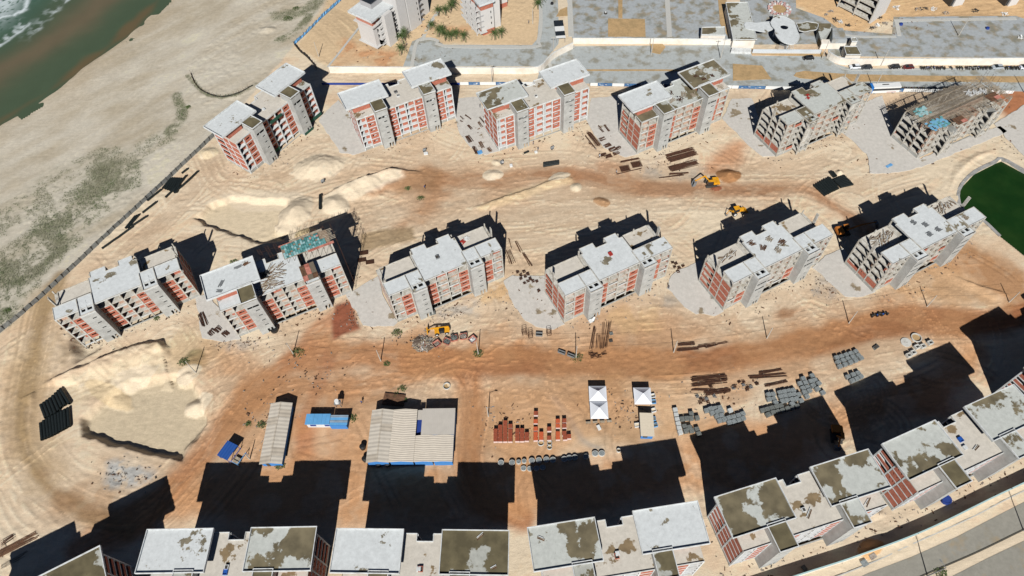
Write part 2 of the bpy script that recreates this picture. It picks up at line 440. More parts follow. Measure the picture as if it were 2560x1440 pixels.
def mound(px, py, h, rx, ry, rot=0.0, seed=80, flat=0.0, col=None, base=0.0):
    c = G(px, py); pl = np.array([[c.x-rx, c.y-rx], [c.x+rx, c.y+rx]]); sl = sub(pl, 3); dx = XX[sl]-c.x; dy = YY[sl]-c.y
    ca, sa = math.cos(rot), math.sin(rot); u = (dx*ca+dy*sa)/rx; v = (-dx*sa+dy*ca)/ry
    r = np.hypot(u, v)*(1+(fbm(XX[sl], YY[sl], 3, 3, seed)-0.5)*0.5)
    z = h*np.clip((1-r)/(1-flat), 0, 1); HT[sl] = np.maximum(HT[sl], np.where(z > 0, base+z, -99))
    if col is not None: blend(sl, ss(0, 0.12, z/h), col)
def pit(pts, depth, wall=1.6, wob=1.2, col=None):
    poly = P(*pts); sl = sub(poly, 6); d = sdpoly(XX[sl], YY[sl], poly)+WOB2[sl]*wob*2
    m = 1-ss(-wall, 0.0, d); HT[sl] = HT[sl]*(1-m)-depth*m
    if col is not None: blend(sl, m, col)

# --- base colours of the ground
streak = fbm(XX*0.5+YY*0.2, YY*1.6-XX*0.35, 5, 4, 21)
b0 = fbm(XX, YY, 30, 4, 22); b1 = fbm(XX, YY, 7, 4, 23)
t = np.clip(0.5+(b0-0.5)*1.6+(streak-0.5)*0.9+(b1-0.5)*0.7, 0, 1)[..., None]
CC[:] = c3(216, 188, 156)*(1-t)+c3(240, 219, 189)*t

# sea shore line and beach
SHORE = P((-260, 470), (-60, 345), (0, 302), (70, 258), (130, 222), (200, 167), (255, 128), (300, 92), (350, 46), (395, 0), (470, -90), (640, -300))
FENCE = P((-200, 1010), (0, 833), (60, 785), (150, 703), (270, 590), (330, 535), (400, 470), (480, 395), (540, 337), (600, 270), (640, 225), (738, 112), (790, 60), (858, 0), (960, -110))
beach = np.vstack([SHORE, P((700, -320)), FENCE[::-1]])
sl = sub(beach, 8); d = sdpoly(XX[sl], YY[sl], beach)+WOB2[sl]*1.2
mB = 1-ss(-0.8, 0.8, d)
dsh, ssh, _ = ddist(XX[sl], YY[sl], SHORE)
bs_ = fbm(XX[sl]*0.75+YY[sl]*0.65, (-XX[sl]*0.65+YY[sl]*0.75)*3.5, 14, 5, 24)
bb = fbm(XX[sl], YY[sl], 25, 4, 26)
tb = np.clip(0.5+(bs_-0.5)*1.5+(bb-0.5)*1.3, 0, 1)[..., None]
bc = c3(188, 175, 152)*(1-tb)+c3(212, 203, 185)*tb
wet = (1-ss(0.3, 22, dsh+WOB[sl]*14))[..., None]*0.6; bc = bc*(1-wet)+c3(184, 166, 138)*wet
wet2 = (1-ss(0.1, 1.4, dsh+WOB2[sl]*1.5))[..., None]; bc = bc*(1-wet2)+c3(128, 104, 80)*wet2
CC[sl] = CC[sl]*(1-mB[..., None])+bc*mB[..., None]
# land falls away under the sea
allx = sdpoly(XX, YY, np.vstack([SHORE, P((640, -300))+[-900, 1400], P((-260, 470))+[-1800, 0]]))
HT -= 3.0*ss(0.0, 40.0, -allx)
CC[:] = np.where((allx < 0)[..., None], c3(150, 128, 98), CC)
# dune vegetation
def veg(pts, w, amt, seed):
    poly = spline(P(*pts), 4.0); sl = sub(poly, w+10); d, s, t_ = ddist(XX[sl], YY[sl], poly)
    m = (1-ss(w*0.15, w*0.62, d+WOB[sl]*w*0.5))*amt
    n = fbm(XX[sl], YY[sl], 1.2, 3, seed); n2 = fbm(XX[sl], YY[sl], 9, 3, seed+3); m1 = np.clip(m*(0.25+1.5*ss(0.35, 0.7, n2))*0.9+(n-0.5)*2.4*m, 0, 1)
    g = fbm(XX[sl], YY[sl], 9, 3, seed+9)[..., None]
    col = c3(124, 122, 100)*(1-g)+c3(92, 100, 66)*g
    blend(sl, m*0.35, c3(168, 162, 140)); CC[sl] = CC[sl]*(1-m1[..., None]*0.72)+col*m1[..., None]*0.72
    return m1, sl
VEGM = np.zeros((NY, NX))
for pts, w, a, sd in ((((-40, 800), (30, 700), (90, 620), (160, 560), (230, 490), (280, 440)), 22, 0.85, 101), (((0, 560), (90, 500), (180, 440), (260, 400)), 18, 0.42, 121),
                      (((60, 700), (130, 650), (160, 600)), 7, 0.9, 131), (((440, 240), (455, 290), (430, 330)), 5, 0.75, 141), (((300, 420), (360, 370), (420, 340)), 12, 0.22, 151),
                      (((700, 100), (740, 80), (790, 20)), 5, 0.8, 161), (((690, 40), (760, 30), (820, -20)), 9, 0.5, 171), (((470, 190), (520, 238), (590, 240), (640, 212)), 2.0, 0.8, 181), (((0, 780), (60, 735)), 3, .6, 191)):
    m1, sl = veg(pts, w, a, sd); VEGM[sl] = np.maximum(VEGM[sl], m1)
# plots behind the street
zone(((738, 112), (860, -60), (1380, -60), (1345, 110), (1100, 112), (1010, 168), (830, 170)), c3(216, 188, 150), 2, 2)
zone(((860, 100), (1000, 125), (990, 168), (840, 166)), c3(196, 136, 92), 3, 4, 0.7, 0.6, 55)
zone(((1040, 60), (1180, 70), (1150, 95), (1060, 70)), c3(196, 136, 90), 2, 3, 0.5, 0.5, 57)
zone(((1900, -80), (2560, -80), (2650, 60), (2230, 60), (2150, 95), (2040, 60)), c3(222, 184, 138), 3, 4)
zone(((2440, 225), (2540, 215), (2660, 240), (2660, 350), (2560, 330), (2500, 270)), c3(176, 112, 74), 3, 5, 0.95)
# sand roads
UP_ROAD = stroke(((930, 480), (1000, 455), (1120, 448), (1250, 450), (1330, 436), (1450, 436), (1520, 458), (1640, 472), (1750, 470), (1900, 476), (2010, 470), (2070, 505), (2130, 545), (2200, 600)), 6.5, c3(176, 128, 92), 2.2, 2.6, 0.85, 0.35, 61)
stroke(((1430, 430), (1500, 420), (1560, 440)), 8, c3(192, 138, 98), 3, 4, 0.6, 0.5, 63)
zone(((1060, 420), (1130, 430), (1120, 490), (1060, 540), (1010, 560), (1060, 480)), c3(190, 140, 100), 4, 6, 0.8, 0.4, 65)
zone(((1010, 425), (1100, 430), (1100, 470), (990, 490)), c3(160, 120, 84), 3, 5, 0.75)
zone(((1760, 400), (1850, 360), (1830, 450), (1760, 440)), c3(192, 132, 90), 3, 4, 0.75, 0.3, 66)
MAIN = stroke(((2600, 770), (2480, 800), (2300, 803), (2150, 825), (1900, 882), (1700, 908), (1500, 910), (1280, 905), (1150, 900), (1040, 895)), 8.5, c3(168, 108, 70), 1.6, 2.2, 0.95, 0.15, 67)
stroke(((2560, 790), (2300, 810), (1900, 888), (1700, 912), (1450, 914), (1100, 905)), 3.0, c3(148, 96, 62), 1.2, 1.5, 0.6, 0.4, 68)
DOWN = stroke(((1120, 895), (1180, 960), (1180, 1060), (1172, 1160), (1200, 1250), (1310, 1300)), 7.5, c3(178, 120, 80), 2, 2, 0.9, 0.2, 69)
zone(((1080, 880), (1330, 890), (1330, 940), (1230, 960), (1110, 940)), c3(168, 108, 72), 3, 4, 0.8, 0.2, 72)
WEST = stroke(((1060, 895), (950, 885), (850, 890), (740, 900), (650, 960), (590, 1030), (530, 1110), (470, 1190), (360, 1290), (200, 1380)), 9, c3(190, 132, 90), 2.5, 3, 0.9, 0.25, 73)
stroke(((720, 905), (770, 850), (830, 800), (870, 770)), 6, c3(184, 124, 84), 2.5, 3, 0.75, 0.3, 74)
MIDTR = stroke(((600, 1010), (740, 965), (900, 960), (1050, 930), (1150, 905)), 7, c3(196, 140, 96), 2.5, 3, 0.8, 0.35, 75)
stroke(((762, 1120), (768, 1040), (790, 980), (815, 920), (830, 880)), 3.4, c3(172, 114, 84), 1.2, 1.5, 0.6, 0.3, 76)
zone(((735, 1040), (790, 1040), (785, 1150), (740, 1150)), c3(186, 116, 84), 2.5, 3, 0.8, 0.3, 77)
zone(((1040, 850), (1250, 860), (1400, 870), (1600, 860), (1650, 890), (1200, 905), (1050, 890)), c3(196, 140, 94), 4, 5, 0.7, 0.5, 78)
zone(((500, 1150), (880, 1150), (1300, 1160), (1720, 1090), (2100, 990), (2440, 880), (2470, 960), (2140, 1100), (1770, 1250), (1290, 1310), (480, 1310), (300, 1320)), c3(204, 150, 104), 4, 5, 0.85, 0.3, 79)
zone(((880, 960), (920, 1160), (750, 1160), (720, 1000)), c3(196, 138, 92), 4, 4, 0.6, 0.4, 82)
zone(((1200, 960), (1700, 930), (1750, 1080), (1250, 1160)), c3(206, 162, 116), 4, 4, 0.6, 0.3, 83)
zone(((1500, 1040), (1600, 1040), (1600, 1110), (1480, 1130)), c3(164, 140, 110), 3, 5, 0.6, 0.6, 84)
stroke(((1385, 995), (1420, 1040), (1455, 1100), (1500, 1120)), 2.5, c3(176, 168, 154), 1.0, 1.8, 0.8, 0.5, 85)
stroke(((1420, 1000), (1460, 1050), (1520, 1090)), 1.6, c3(160, 140, 116), 1.0, 1.8, 0.7, 0.5, 86)
LEFT = stroke(((150, 690), (110, 770), (90, 870), (65, 980), (55, 1080), (90, 1180), (190, 1270), (320, 1330)), 4.2, c3(152, 126, 90), 1.6, 2.0, 0.8, 0.3, 87)
stroke(((110, 770), (90, 870), (65, 980), (60, 1090), (110, 1190)), 13, c3(190, 160, 118), 5, 4, 0.65, 0.4, 88)
zone(((100, 1180), (300, 1260), (420, 1230), (300, 1330), (120, 1290)), c3(176, 136, 98), 5, 6, 0.7, 0.5, 89)
zone(((270, 1160), (320, 1150), (400, 1190), (340, 1215), (280, 1205)), c3(176, 176, 172), 1.6, 3.5, 0.9, 0.75, 90, 2.2)
zone(((150, 850), (190, 860), (185, 920), (150, 910)), c3(150, 128, 100), 2, 3, 0.7, 0.6, 91)
zone(((300, 860), (480, 830), (560, 880), (480, 920)), c3(216, 188, 146), 4, 5, 0.6)
zone(((480, 880), (500, 880), (510, 910), (470, 905)), c3(110, 108, 70), 1, 2, 0.7, 0.5, 92)
zone(((560, 880), (1000, 840), (1600, 800), (2300, 760), (2500, 790), (2400, 900), (1800, 1000), (1250, 1170), (480, 1180)), c3(204, 153, 108), 8, 10, 0.66, 0.55, 310, 18)
zone(((900, 400), (1500, 400), (2050, 430), (2150, 520), (1700, 510), (1400, 500), (1000, 560)), c3(206, 164, 126), 6, 8, 0.42, 0.7, 320, 14)
# pale and grey patches round the blocks
for pts, c, a in ((((1060, 770), (1200, 740), (1190, 790), (1090, 800)), (176, 172, 164), 0.7), (((1650, 745), (1720, 735), (1700, 760), (1650, 760)), (170, 166, 158), 0.6),
                  (((570, 845), (650, 850), (640, 875), (575, 870)), (168, 162, 154), 0.7), (((2050, 700), (2090, 720), (2070, 745), (2040, 730)), (172, 166, 158), 0.6),
                  (((1600, 400), (1660, 380), (1650, 440), (1600, 440)), (184, 176, 164), 0.6), (((1700, 430), (1760, 420), (1750, 445), (1700, 450)), (178, 170, 158), 0.5),
                  (((1180, 740), (1260, 700), (1270, 740), (1200, 760)), (214, 172, 120), 0.7), (((1540, 790), (1640, 770), (1640, 820), (1560, 820)), (222, 184, 136), 0.6),
                  (((1940, 760), (2010, 770), (1990, 820), (1930, 800)), (170, 122, 84), 0.8), (((2220, 760), (2260, 780), (2230, 800)), (176, 124, 86), 0.7),
                  (((1500, 940), (1560, 930), (1520, 960)), (196, 150, 106), 0.6)):
    zone(pts, c3(*c), 2, 3.5, a, 0.7, int(pts[0][0]) % 97+200, 2.6)
RED = ((838, 762), (880, 748), (893, 800), (902, 822), (870, 832), (835, 845), (830, 800))
zone(RED, c3(150, 88, 64), 0.8, 1.2, 0.95)
zone(((900, 585), (1030, 568), (1040, 600), (905, 620)), c3(160, 134, 98), 1.0, 2.0, 0.75)
zone(((2330, 640), (2440, 690), (2540, 760), (2490, 790), (2330, 740), (2240, 720)), c3(206, 158, 110), 3, 4, 0.7, 0.3, 93)
zone(((2420, 600), (2560, 680), (2600, 760), (2520, 770), (2400, 680), (2330, 650)), c3(178, 128, 84), 2.5, 3, 0.85, 0.2, 94)
# --- relief
HT += (fbm(XX, YY, 18, 3, 95)-0.5)*0.5+(b1-0.5)*0.16
# level the ground under the blocks and pads
pit(((205, 1090), (192, 1045), (240, 1000), (330, 945), (420, 935), (470, 925), (512, 985), (520, 1060), (455, 1150), (400, 1144), (330, 1128), (260, 1112)), 2.3, 2.2, 1.3, c3(208, 190, 160))
ridge(((112, 968), (150, 950), (230, 917), (330, 876), (400, 864), (412, 890)), 2.1, 1.8, 8.5, 71, 0.45)
zone(((120, 985), (230, 935), (330, 890), (400, 870), (415, 900), (400, 935), (300, 945), (200, 1010)), c3(228, 206, 172), 2, 2, 0.8)
mound(330, 945, 1.6, 7, 3.5, 0.4, 74, 0.1, c3(232, 212, 180), -2.2)
mound(470, 935, 1.2, 4, 3, 0.4, 75, 0.1, c3(236, 216, 184), -1.0)
mound(490, 1010, 1.9, 4.5, 3.2, 0.4, 76, 0.1, c3(240, 222, 192), -2.2)
mound(270, 985, 1.0, 8, 3, -0.5, 77, 0.1, c3(222, 198, 160), -2.2)
pit(((478, 545), (520, 510), (580, 488), (640, 492), (720, 495), (748, 560), (712, 600), (640, 612), (560, 580), (500, 562)), 1.9, 1.8, 1.0, c3(218, 199, 168))
zone(((555, 485), (640, 480), (750, 485), (745, 515), (600, 520)), c3(242, 224, 196), 1.5, 2, 0.8)
mound(738, 535, 3.0, 9, 5, 1.15, 81, 0.05, c3(234, 216, 188))
mound(838, 512, 2.4, 6, 4.5, 2.2, 82, 0.05, c3(240, 222, 192))
mound(795, 418, 2.0, 9, 6.5, 0.1, 83, 0.25, c3(243, 227, 202))
mound(770, 590, 1.6, 4.5, 3.5, 0.1, 84, 0.05, c3(226, 200, 156))
ridge(((842, 478), (880, 465), (930, 448), (985, 432), (1005, 430)), 2.6, 1.7, 7.5, 85, 0.35)
zone(((842, 480), (930, 450), (1000, 428), (1010, 445), (960, 470), (880, 505)), c3(243, 227, 202), 1.5, 1.5, 0.85)
ridge(((1195, 520), (1290, 488), (1370, 458), (1420, 446)), 0.9, 1.2, 3.0, 86, 0.6)
zone(((1190, 520), (1290, 480), (1420, 436), (1430, 455), (1300, 500), (1200, 530)), c3(228, 200, 158), 1.2, 2, 0.7)
mound(1235, 438, 1.2, 4.0, 2.6, 0.0, 87, 0.05, c3(242, 224, 196))
mound(1440, 468, 1.0, 2.2, 2.0, 0.0, 88, 0.05, c3(240, 222, 190))
mound(1400, 442, 0.9, 4.0, 2.0, 0.3, 96, 0.05, c3(242, 224, 196))
mound(1243, 407, 0.9, 2.2, 1.8, 0.0, 97, 0.05, c3(240, 222, 190))
mound(2098, 433, 1.3, 1.6, 1.4, 0.0, 89, 0.05, c3(240, 224, 194))
mound(1822, 440, 2.0, 4.2, 3.4, 0.0, 90, 0.05, c3(170, 124, 84))
mound(1790, 471, 0.7, 2.2, 1.3, 0.0, 98, 0.05, c3(154, 96, 70))
mound(1506, 505, 0.9, 3, 2, -0.4, 99, 0.05, c3(190, 150, 112))
mound(520, 385, 1.6, 4, 3, 0.3, 91, 0.05, c3(234, 212, 176))
mound(668, 75, 1.2, 4, 2.5, 0.0, 92, 0.05, None)
mound(2175, 1370, 1.2, 4, 2.2, 0.3, 93, 0.05, c3(206, 164, 116))
ridge(((1965, 1390), (2050, 1345), (2100, 1325)), 0.7, 1.0, 2.0, 94, 0.7)
ridge(((2120, 1300), (2190, 1285), (2270, 1265)), 0.6, 0.8, 1.6, 95, 0.7)
ridge(((2395, 695), (2440, 715), (2520, 738)), 0.7, 0.8, 3.0, 96, 0.6)
ridge(((2400, 470), (2330, 480), (2300, 520), (2330, 560)), 0.0, 1.5, 1.5, 97, 0.6)
ridge(((2375, 470), (2390, 440), (2430, 400), (2480, 378)), 0.7, 2.0, 1.4, 98, 0.6)
ridge(((560, 245), (600, 238), (638, 213)), 0.5, 2.0, 2.0, 103, 0.6)
POND = P((2408, 525), (2395, 490), (2404, 462), (2435, 430), (2490, 402), (2506, 396), (2560, 425), (2640, 470), (2700, 600), (2640, 690), (2560, 638), (2500, 590), (2455, 548))
def pitw(poly, depth, wall, col):
    sl = sub(poly, 6); d = sdpoly(XX[sl], YY[sl], poly); m = 1-ss(-wall, 0.0, d); HT[sl] = HT[sl]*(1-m)-depth*m; blend(sl, m, col)
pitw(POND, 2.6, 1.2, c3(90, 90, 60))
# --- wheel tracks and grader marks: relief and shade of disturbed sand
TRK = np.zeros((NY, NX))
def line_raster(pts, amp, w):
    L = np.r_[0, np.cumsum(np.hypot(*np.diff(pts, axis=0).T))]; n = int(L[-1]/0.2)
    if n < 4: return
    s = np.linspace(0, L[-1], n); x = np.interp(s, L, pts[:, 0]); y = np.interp(s, L, pts[:, 1])
    fade = np.minimum(1, np.minimum(s, L[-1]-s)/4)*amp
    for o in np.arange(-w, w+0.01, 0.22):
        tx = np.gradient(x); ty = np.gradient(y); q = np.hypot(tx, ty)+1e-9
        i = np.clip(np.searchsorted(GX, x-ty/q*o), 1, NX-1); j = np.clip(np.searchsorted(GY, y+tx/q*o), 1, NY-1)
        f = fade*math.cos(o/(w+0.2)*1.5)
        cur = TRK[j, i]; TRK[j, i] = np.where(np.abs(f) > np.abs(cur), f, cur)
def offset(pts, o):
    d = np.gradient(pts, axis=0); q = np.hypot(d[:, 0], d[:, 1])[:, None]+1e-9
    return pts+np.c_[-d[:, 1], d[:, 0]]/q*o[:, None]
def tracks(poly, n, spread, rs, lo=0.25, hi=0.9, amp=1.0):
    poly = spline(poly, 2.0); m = len(poly)
    for _ in range(n):
        L = int(m*rs.uniform(lo, hi)); a = rs.randint(0, max(1, m-L)); s = poly[a:a+L]
        if len(s) < 6: continue
        ph = rs.uniform(0, 6.28); k = np.arange(len(s)); o = rs.normal(0, spread)+np.sin(k*rs.uniform(0.02, 0.09)+ph)*rs.uniform(0.3, 2.2)
        q = offset(s, o); A = rs.choice([-1, -1, -0.8, 0.7])*amp*rs.uniform(0.4, 1)
        line_raster(q, A, 0.25); line_raster(offset(s, o+1.9), A, 0.25)
rs = np.random.RandomState(3)
for poly, n, sp in ((UP_ROAD, 60, 5), (MAIN, 70, 4.5), (DOWN, 30, 4), (WEST, 55, 5), (MIDTR, 30, 5), (LEFT, 26, 3)): tracks(poly[::3], int(n*1.6), sp, rs)
EXTRA = [(((560, 330), (600, 420), (700, 440), (800, 380), (900, 400)), 20, 4), (((620, 460), (560, 440), (540, 400), (520, 360)), 16, 4), (((860, 400), (1000, 410), (1100, 420), (1180, 400)), 24, 4),
         (((900, 640), (1000, 590), (1150, 560), (1300, 560), (1500, 530), (1700, 540)), 46, 7), (((1270, 520), (1400, 530), (1560, 520), (1700, 500)), 34, 6),
         (((880, 560), (1000, 540), (1100, 520), (1200, 500)), 26, 5), (((240, 720), (330, 620), (400, 560), (480, 480), (540, 400)), 22, 2.5),
         (((420, 590), (500, 600), (560, 560)), 10, 3), (((330, 850), (400, 790), (480, 790), (520, 860), (450, 900)), 26, 4), (((880, 830), (960, 850), (1060, 860), (1150, 820), (1200, 770)), 30, 4),
         (((1180, 860), (1280, 850), (1400, 850), (1560, 830), (1700, 820), (1900, 810)), 46, 6), (((1560, 800), (1640, 770), (1740, 800), (1900, 800), (2050, 780)), 34, 4.5),
         (((1900, 820), (2000, 740), (2100, 760), (2250, 740), (2350, 700)), 34, 5), (((2200, 790), (2280, 720), (2360, 680)), 14, 4), (((2130, 500), (2220, 460), (2330, 430)), 20, 4),
         (((1900, 420), (2000, 410), (2080, 380), (2150, 400)), 22, 5), (((640, 930), (760, 930), (860, 950), (960, 990)), 22, 4), (((560, 870), (600, 920), (560, 960), (480, 1000)), 20, 3.5),
         (((930, 960), (1010, 970), (1090, 1000), (1120, 960)), 20, 4), (((1220, 1000), (1280, 960), (1400, 970), (1500, 990)), 24, 5), (((1700, 1000), (1800, 960), (1960, 930), (2060, 960)), 18, 5),
         (((2060, 960), (2160, 920), (2260, 900), (2360, 850)), 22, 4.5), (((1290, 1160), (1300, 1230), (1310, 1310)), 10, 2), (((1720, 1100), (1740, 1180), (1760, 1260)), 10, 2),
         (((2100, 1000), (2140, 1090), (2180, 1180)), 10, 2), (((60, 1160), (150, 1260), (270, 1300), (380, 1300)), 26, 4), (((10, 1200), (60, 1300), (150, 1340)), 18, 4), (((880, 1170), (870, 1240), (850, 1310)), 10, 2.5),
         (((830, 195), (1000, 200), (1150, 198), (1300, 200)), 18, 1.6), (((830, 225), (1150, 226), (1500, 228), (1900, 240)), 14, 1.2), (((760, 30), (830, 60), (880, 110)), 14, 3), (((2250, 40), (2400, 20), (2540, 10)), 12, 5),
         (((300, 330), (420, 240), (560, 130), (660, 30)), 14, 8), (((200, 350), (330, 250), (470, 120), (560, 20)), 10, 8), (((210, 1120), (300, 1150), (420, 1180)), 14, 3), (((1900, 1420), (2100, 1330), (2350, 1230), (2540, 1180)), 14, 1.6)]
for pts, n, sp in EXTRA: tracks(P(*pts), int(n*1.7), sp*1.2, rs, 0.35, 1.0)
site = P((60, 800), (280, 600), (560, 350), (830, 190), (1900, 230), (2300, 440), (2380, 560), (2540, 740), (2440, 880), (1720, 1090), (1250, 1160), (480, 1180), (120, 1260), (40, 1000))
_n = 0
while _n < 210:        # single vehicle tracks crossing the sand every which way
    q = np.array([rs.uniform(site[:, 0].min(), site[:, 0].max()), rs.uniform(site[:, 1].min(), site[:, 1].max())])
    if not inside(q[:1], q[1:], site)[0]: continue
    _n += 1; h = rs.normal(0.1, 0.7)+(math.pi if rs.rand() < 0.5 else 0); k1 = rs.normal(0, 0.03); pts_ = [q]; m_ = int(rs.uniform(14, 48))
    for i_ in range(m_): h += k1+rs.normal(0, 0.02); k1 += rs.normal(0, 0.006); pts_.append(pts_[-1]+np.array([math.cos(h), math.sin(h)])*1.2)
    pts_ = np.array(pts_); A = rs.choice([-1.1, -0.9, 0.8]); kk = np.zeros(len(pts_)); line_raster(pts_, A, 0.2); line_raster(offset(pts_, kk+1.9), A, 0.2)
for _ in range(60):    # tight turning circles
    zx, zy, rr = rs.choice(len(EXTRA)), rs.rand(), rs.uniform(3, 9)
    e = EXTRA[min(zx, 24)][0]; q = e[rs.randint(len(e))]; c = G(q[0]+rs.uniform(-40, 40), q[1]+rs.uniform(-25, 25)); a0 = rs.uniform(0, 6.28); a = np.linspace(a0, a0+rs.uniform(1.5, 5), 40)
    for k in range(rs.randint(2, 6)):
        line_raster(np.c_[c.x+np.cos(a)*(rr+k*0.9), c.y+np.sin(a)*(rr*0.8+k*0.9)], rs.choice([-0.9, 0.7]), 0.22)
for k in range(22):   # dozer furrows beside the pond
    a = G(2330+k*7.5, 668+k*3.0); b = G(2290+k*8.5-30, 745+k*1.5); line_raster(np.array([[a.x, a.y], [(a.x+b.x)/2+0.5, (a.y+b.y)/2], [b.x, b.y]]), -0.9, 0.3)
def flow(pts, hw, amp, seed, per=0.8):
    poly = spline(P(*pts), 3.0); sl = sub(poly, hw*1.3); d, s, t_ = ddist(XX[sl], YY[sl], poly); sd = d*s+WOB[sl]*1.2
    n = fbm(t_/16, sd/(per*0.6), 1.0, 1, seed); n = 0.32*(n-0.5)-0.5*ss(0.66, 0.8, n)+0.25*ss(0.7, 0.85, 1-n); g = ss(0.38, 0.6, fbm(XX[sl], YY[sl], 13, 3, seed+5))
    TRK[sl] += (1-ss(hw*0.45, hw, d+WOB[sl]*hw*0.7))*amp*n*(0.35+0.9*g)
for k_, (pts, n_, sp) in enumerate(EXTRA): flow(pts, sp*3.0, 1.7, 1000+k_*7, (0.7, 0.95, 1.2)[k_ % 3])
for k_, (poly, hw) in enumerate(((UP_ROAD, 9), (MAIN, 9), (DOWN, 7), (WEST, 10), (MIDTR, 9), (LEFT, 8))):
    sl = sub(poly, hw*1.3); d, s, t_ = ddist(XX[sl], YY[sl], poly[::2]); n = fbm(t_/26, (d*s+WOB[sl]*2)/0.5, 1.0, 1, 1400+k_*5); n = 0.4*(n-0.5)-0.5*ss(0.68, 0.8, n)+0.3*ss(0.7, 0.85, 1-n); TRK[sl] += (1-ss(hw*0.4, hw, d))*1.3*n
TRK = np.clip(TRK, -1.2, 1.1)
for pts in (((215, 1080), (205, 1045), (245, 1000), (330, 900), (410, 880), (470, 925), (512, 985), (510, 1060), (450, 1135), (330, 1115)), ((490, 545), (580, 495), (740, 500), (740, 560), (640, 600), (560, 575))):
    poly = P(*pts); sl = sub(poly, 4); TRK[sl] *= 0.12+0.88*ss(-2, 2, sdpoly(XX[sl], YY[sl], poly))
TRK *= (allx > 6)*np.where(sdpoly(XX, YY, beach) < 0, 0.12, 1.0)
HT += TRK*0.085
CC *= (1+TRK*0.17)[..., None]
clod = (fbm(XX, YY, 1.3, 3, 98)-0.5)*ss(0.42, 0.62, fbm(XX, YY, 16, 3, 99))*(allx > 40)
HT += clod*0.35
rip = fbm(XX*0.6+WOB*30, YY*2.4+WOB*40, 2.2, 3, 107)-0.5
HT += rip*0.03*(allx > 30)
HT -= 0.9*(1-ss(-1.5, 3.5, allx))
CC *= (1+(fbm(XX, YY, 0.9, 2, 97)-0.5)*0.2)[..., None]
CC *= np.where(sdpoly(XX, YY, beach) < 0, 1.02, 1.055)[..., None]
CC = np.minimum(CC, c3(230, 211, 182))
# flat building ground: damp the relief where blocks, slabs, sheds and streets stand
FLAT = []
def flat(poly, z=0.0, m=2.0): FLAT.append((np.array(poly), z, m))
def apply_flat():
    for poly, z, m in FLAT:
        sl = sub(poly, m+1); d = sdpoly(XX[sl], YY[sl], poly); k = 1-ss(0.2, m, d); HT[sl] = HT[sl]*(1-k)+z*k
def gz(x, y):
    i = int(np.clip(np.searchsorted(GX, x), 1, NX-1)); j = int(np.clip(np.searchsorted(GY, y), 1, NY-1))
    tx = (x-GX[i-1])/(GX[i]-GX[i-1]); ty = (y-GY[j-1])/(GY[j]-GY[j-1])
    return float((HT[j-1, i-1]*(1-tx)+HT[j-1, i]*tx)*(1-ty)+(HT[j, i-1]*(1-tx)+HT[j, i]*tx)*ty)
def on(px, py, dz=0.0):
    p = G(px, py); p.z = gz(p.x, p.y)+dz; return p

# ------------------------------------------------------------------ paved streets, slabs (footprints)
def W(*pts): return [tuple(G(a, b)[:2]) for a, b in pts]
BLOCKS = {'11': (-89.17, 172.1, 51.94), '12': (-49.29, 179.8, 22.9), '13': (-1.42, 175.08, 21.9), '14': (46.87, 169.29, 23.4), '15': (94.07, 163.45, 23.4), '16': (140.9, 158.2, 23.5),
          '21': (-129.08, 106.05, 25.2), '22': (-82.28, 105.35, 22.4), '23': (-34.91, 106.73, 23.1), '24': (14.71, 102.76, 23.5), '25': (61.88, 103.27, 24.1), '26': (107.45, 106.11, 23.5),
          '31': (-124.57, 15.08, 25.85), '32': (-85.27, 32.79, -2.73), '33': (-42.14, 30.18, -4.38), '34': (2.83, 27.86, 4.99), '35': (47.28, 32.36, 12.96), '36': (90.1, 42.64, 18.96), '37': (132.6, 60.2, 23.5)}
for k, (x, y, a) in BLOCKS.items():
    c, s = math.cos(R(a)), math.sin(R(a))
    flat([(x+c*u-s*v, y+s*u+c*v) for u, v in ((-1, -3.5), (36.6, -3.5), (36.6, 13), (-1, 13))], 0.0, 2.5)
PADS = [((866, 738), (905, 712), (948, 690), (955, 735), (995, 808), (985, 818), (905, 814), (895, 790)), ((1258, 704), (1280, 690), (1372, 690), (1378, 745), (1410, 812), (1385, 822), (1340, 818), (1312, 803), (1290, 770)),
        ((1672, 700), (1690, 680), (1752, 650), (1760, 715), (1810, 780), (1785, 788), (1740, 785), (1712, 768), (1668, 722)), ((2030, 668), (2060, 640), (2112, 620), (2130, 665), (2188, 732), (2150, 742), (2110, 740), (2085, 715)),
        ((486, 742), (520, 735), (548, 770), (602, 845), (560, 855), (505, 845), (500, 800)),
        ((796, 306), (808, 285), (846, 250), (890, 300), (916, 378), (882, 388), (850, 380), (826, 345)), ((1138, 300), (1145, 248), (1196, 242), (1218, 300), (1250, 378), (1215, 388), (1175, 368), (1150, 335)),
        ((1466, 300), (1478, 246), (1546, 240), (1562, 300), (1598, 386), (1560, 395), (1510, 370), (1470, 310)), ((1806, 298), (1828, 248), (1878, 246), (1898, 300), (1946, 390), (1905, 392), (1860, 352)),
        ((2140, 296), (2150, 262), (2205, 240), (2240, 350), (2300, 398), (2400, 350), (2500, 315), (2520, 330), (2300, 420), (2222, 435), (2176, 434), (2166, 385), (2108, 332)), ((2486, 310), (2560, 262), (2660, 290), (2660, 440), (2560, 392), (2510, 340))]
for p_ in PADS: flat(W(*p_), 0.0, 1.5)
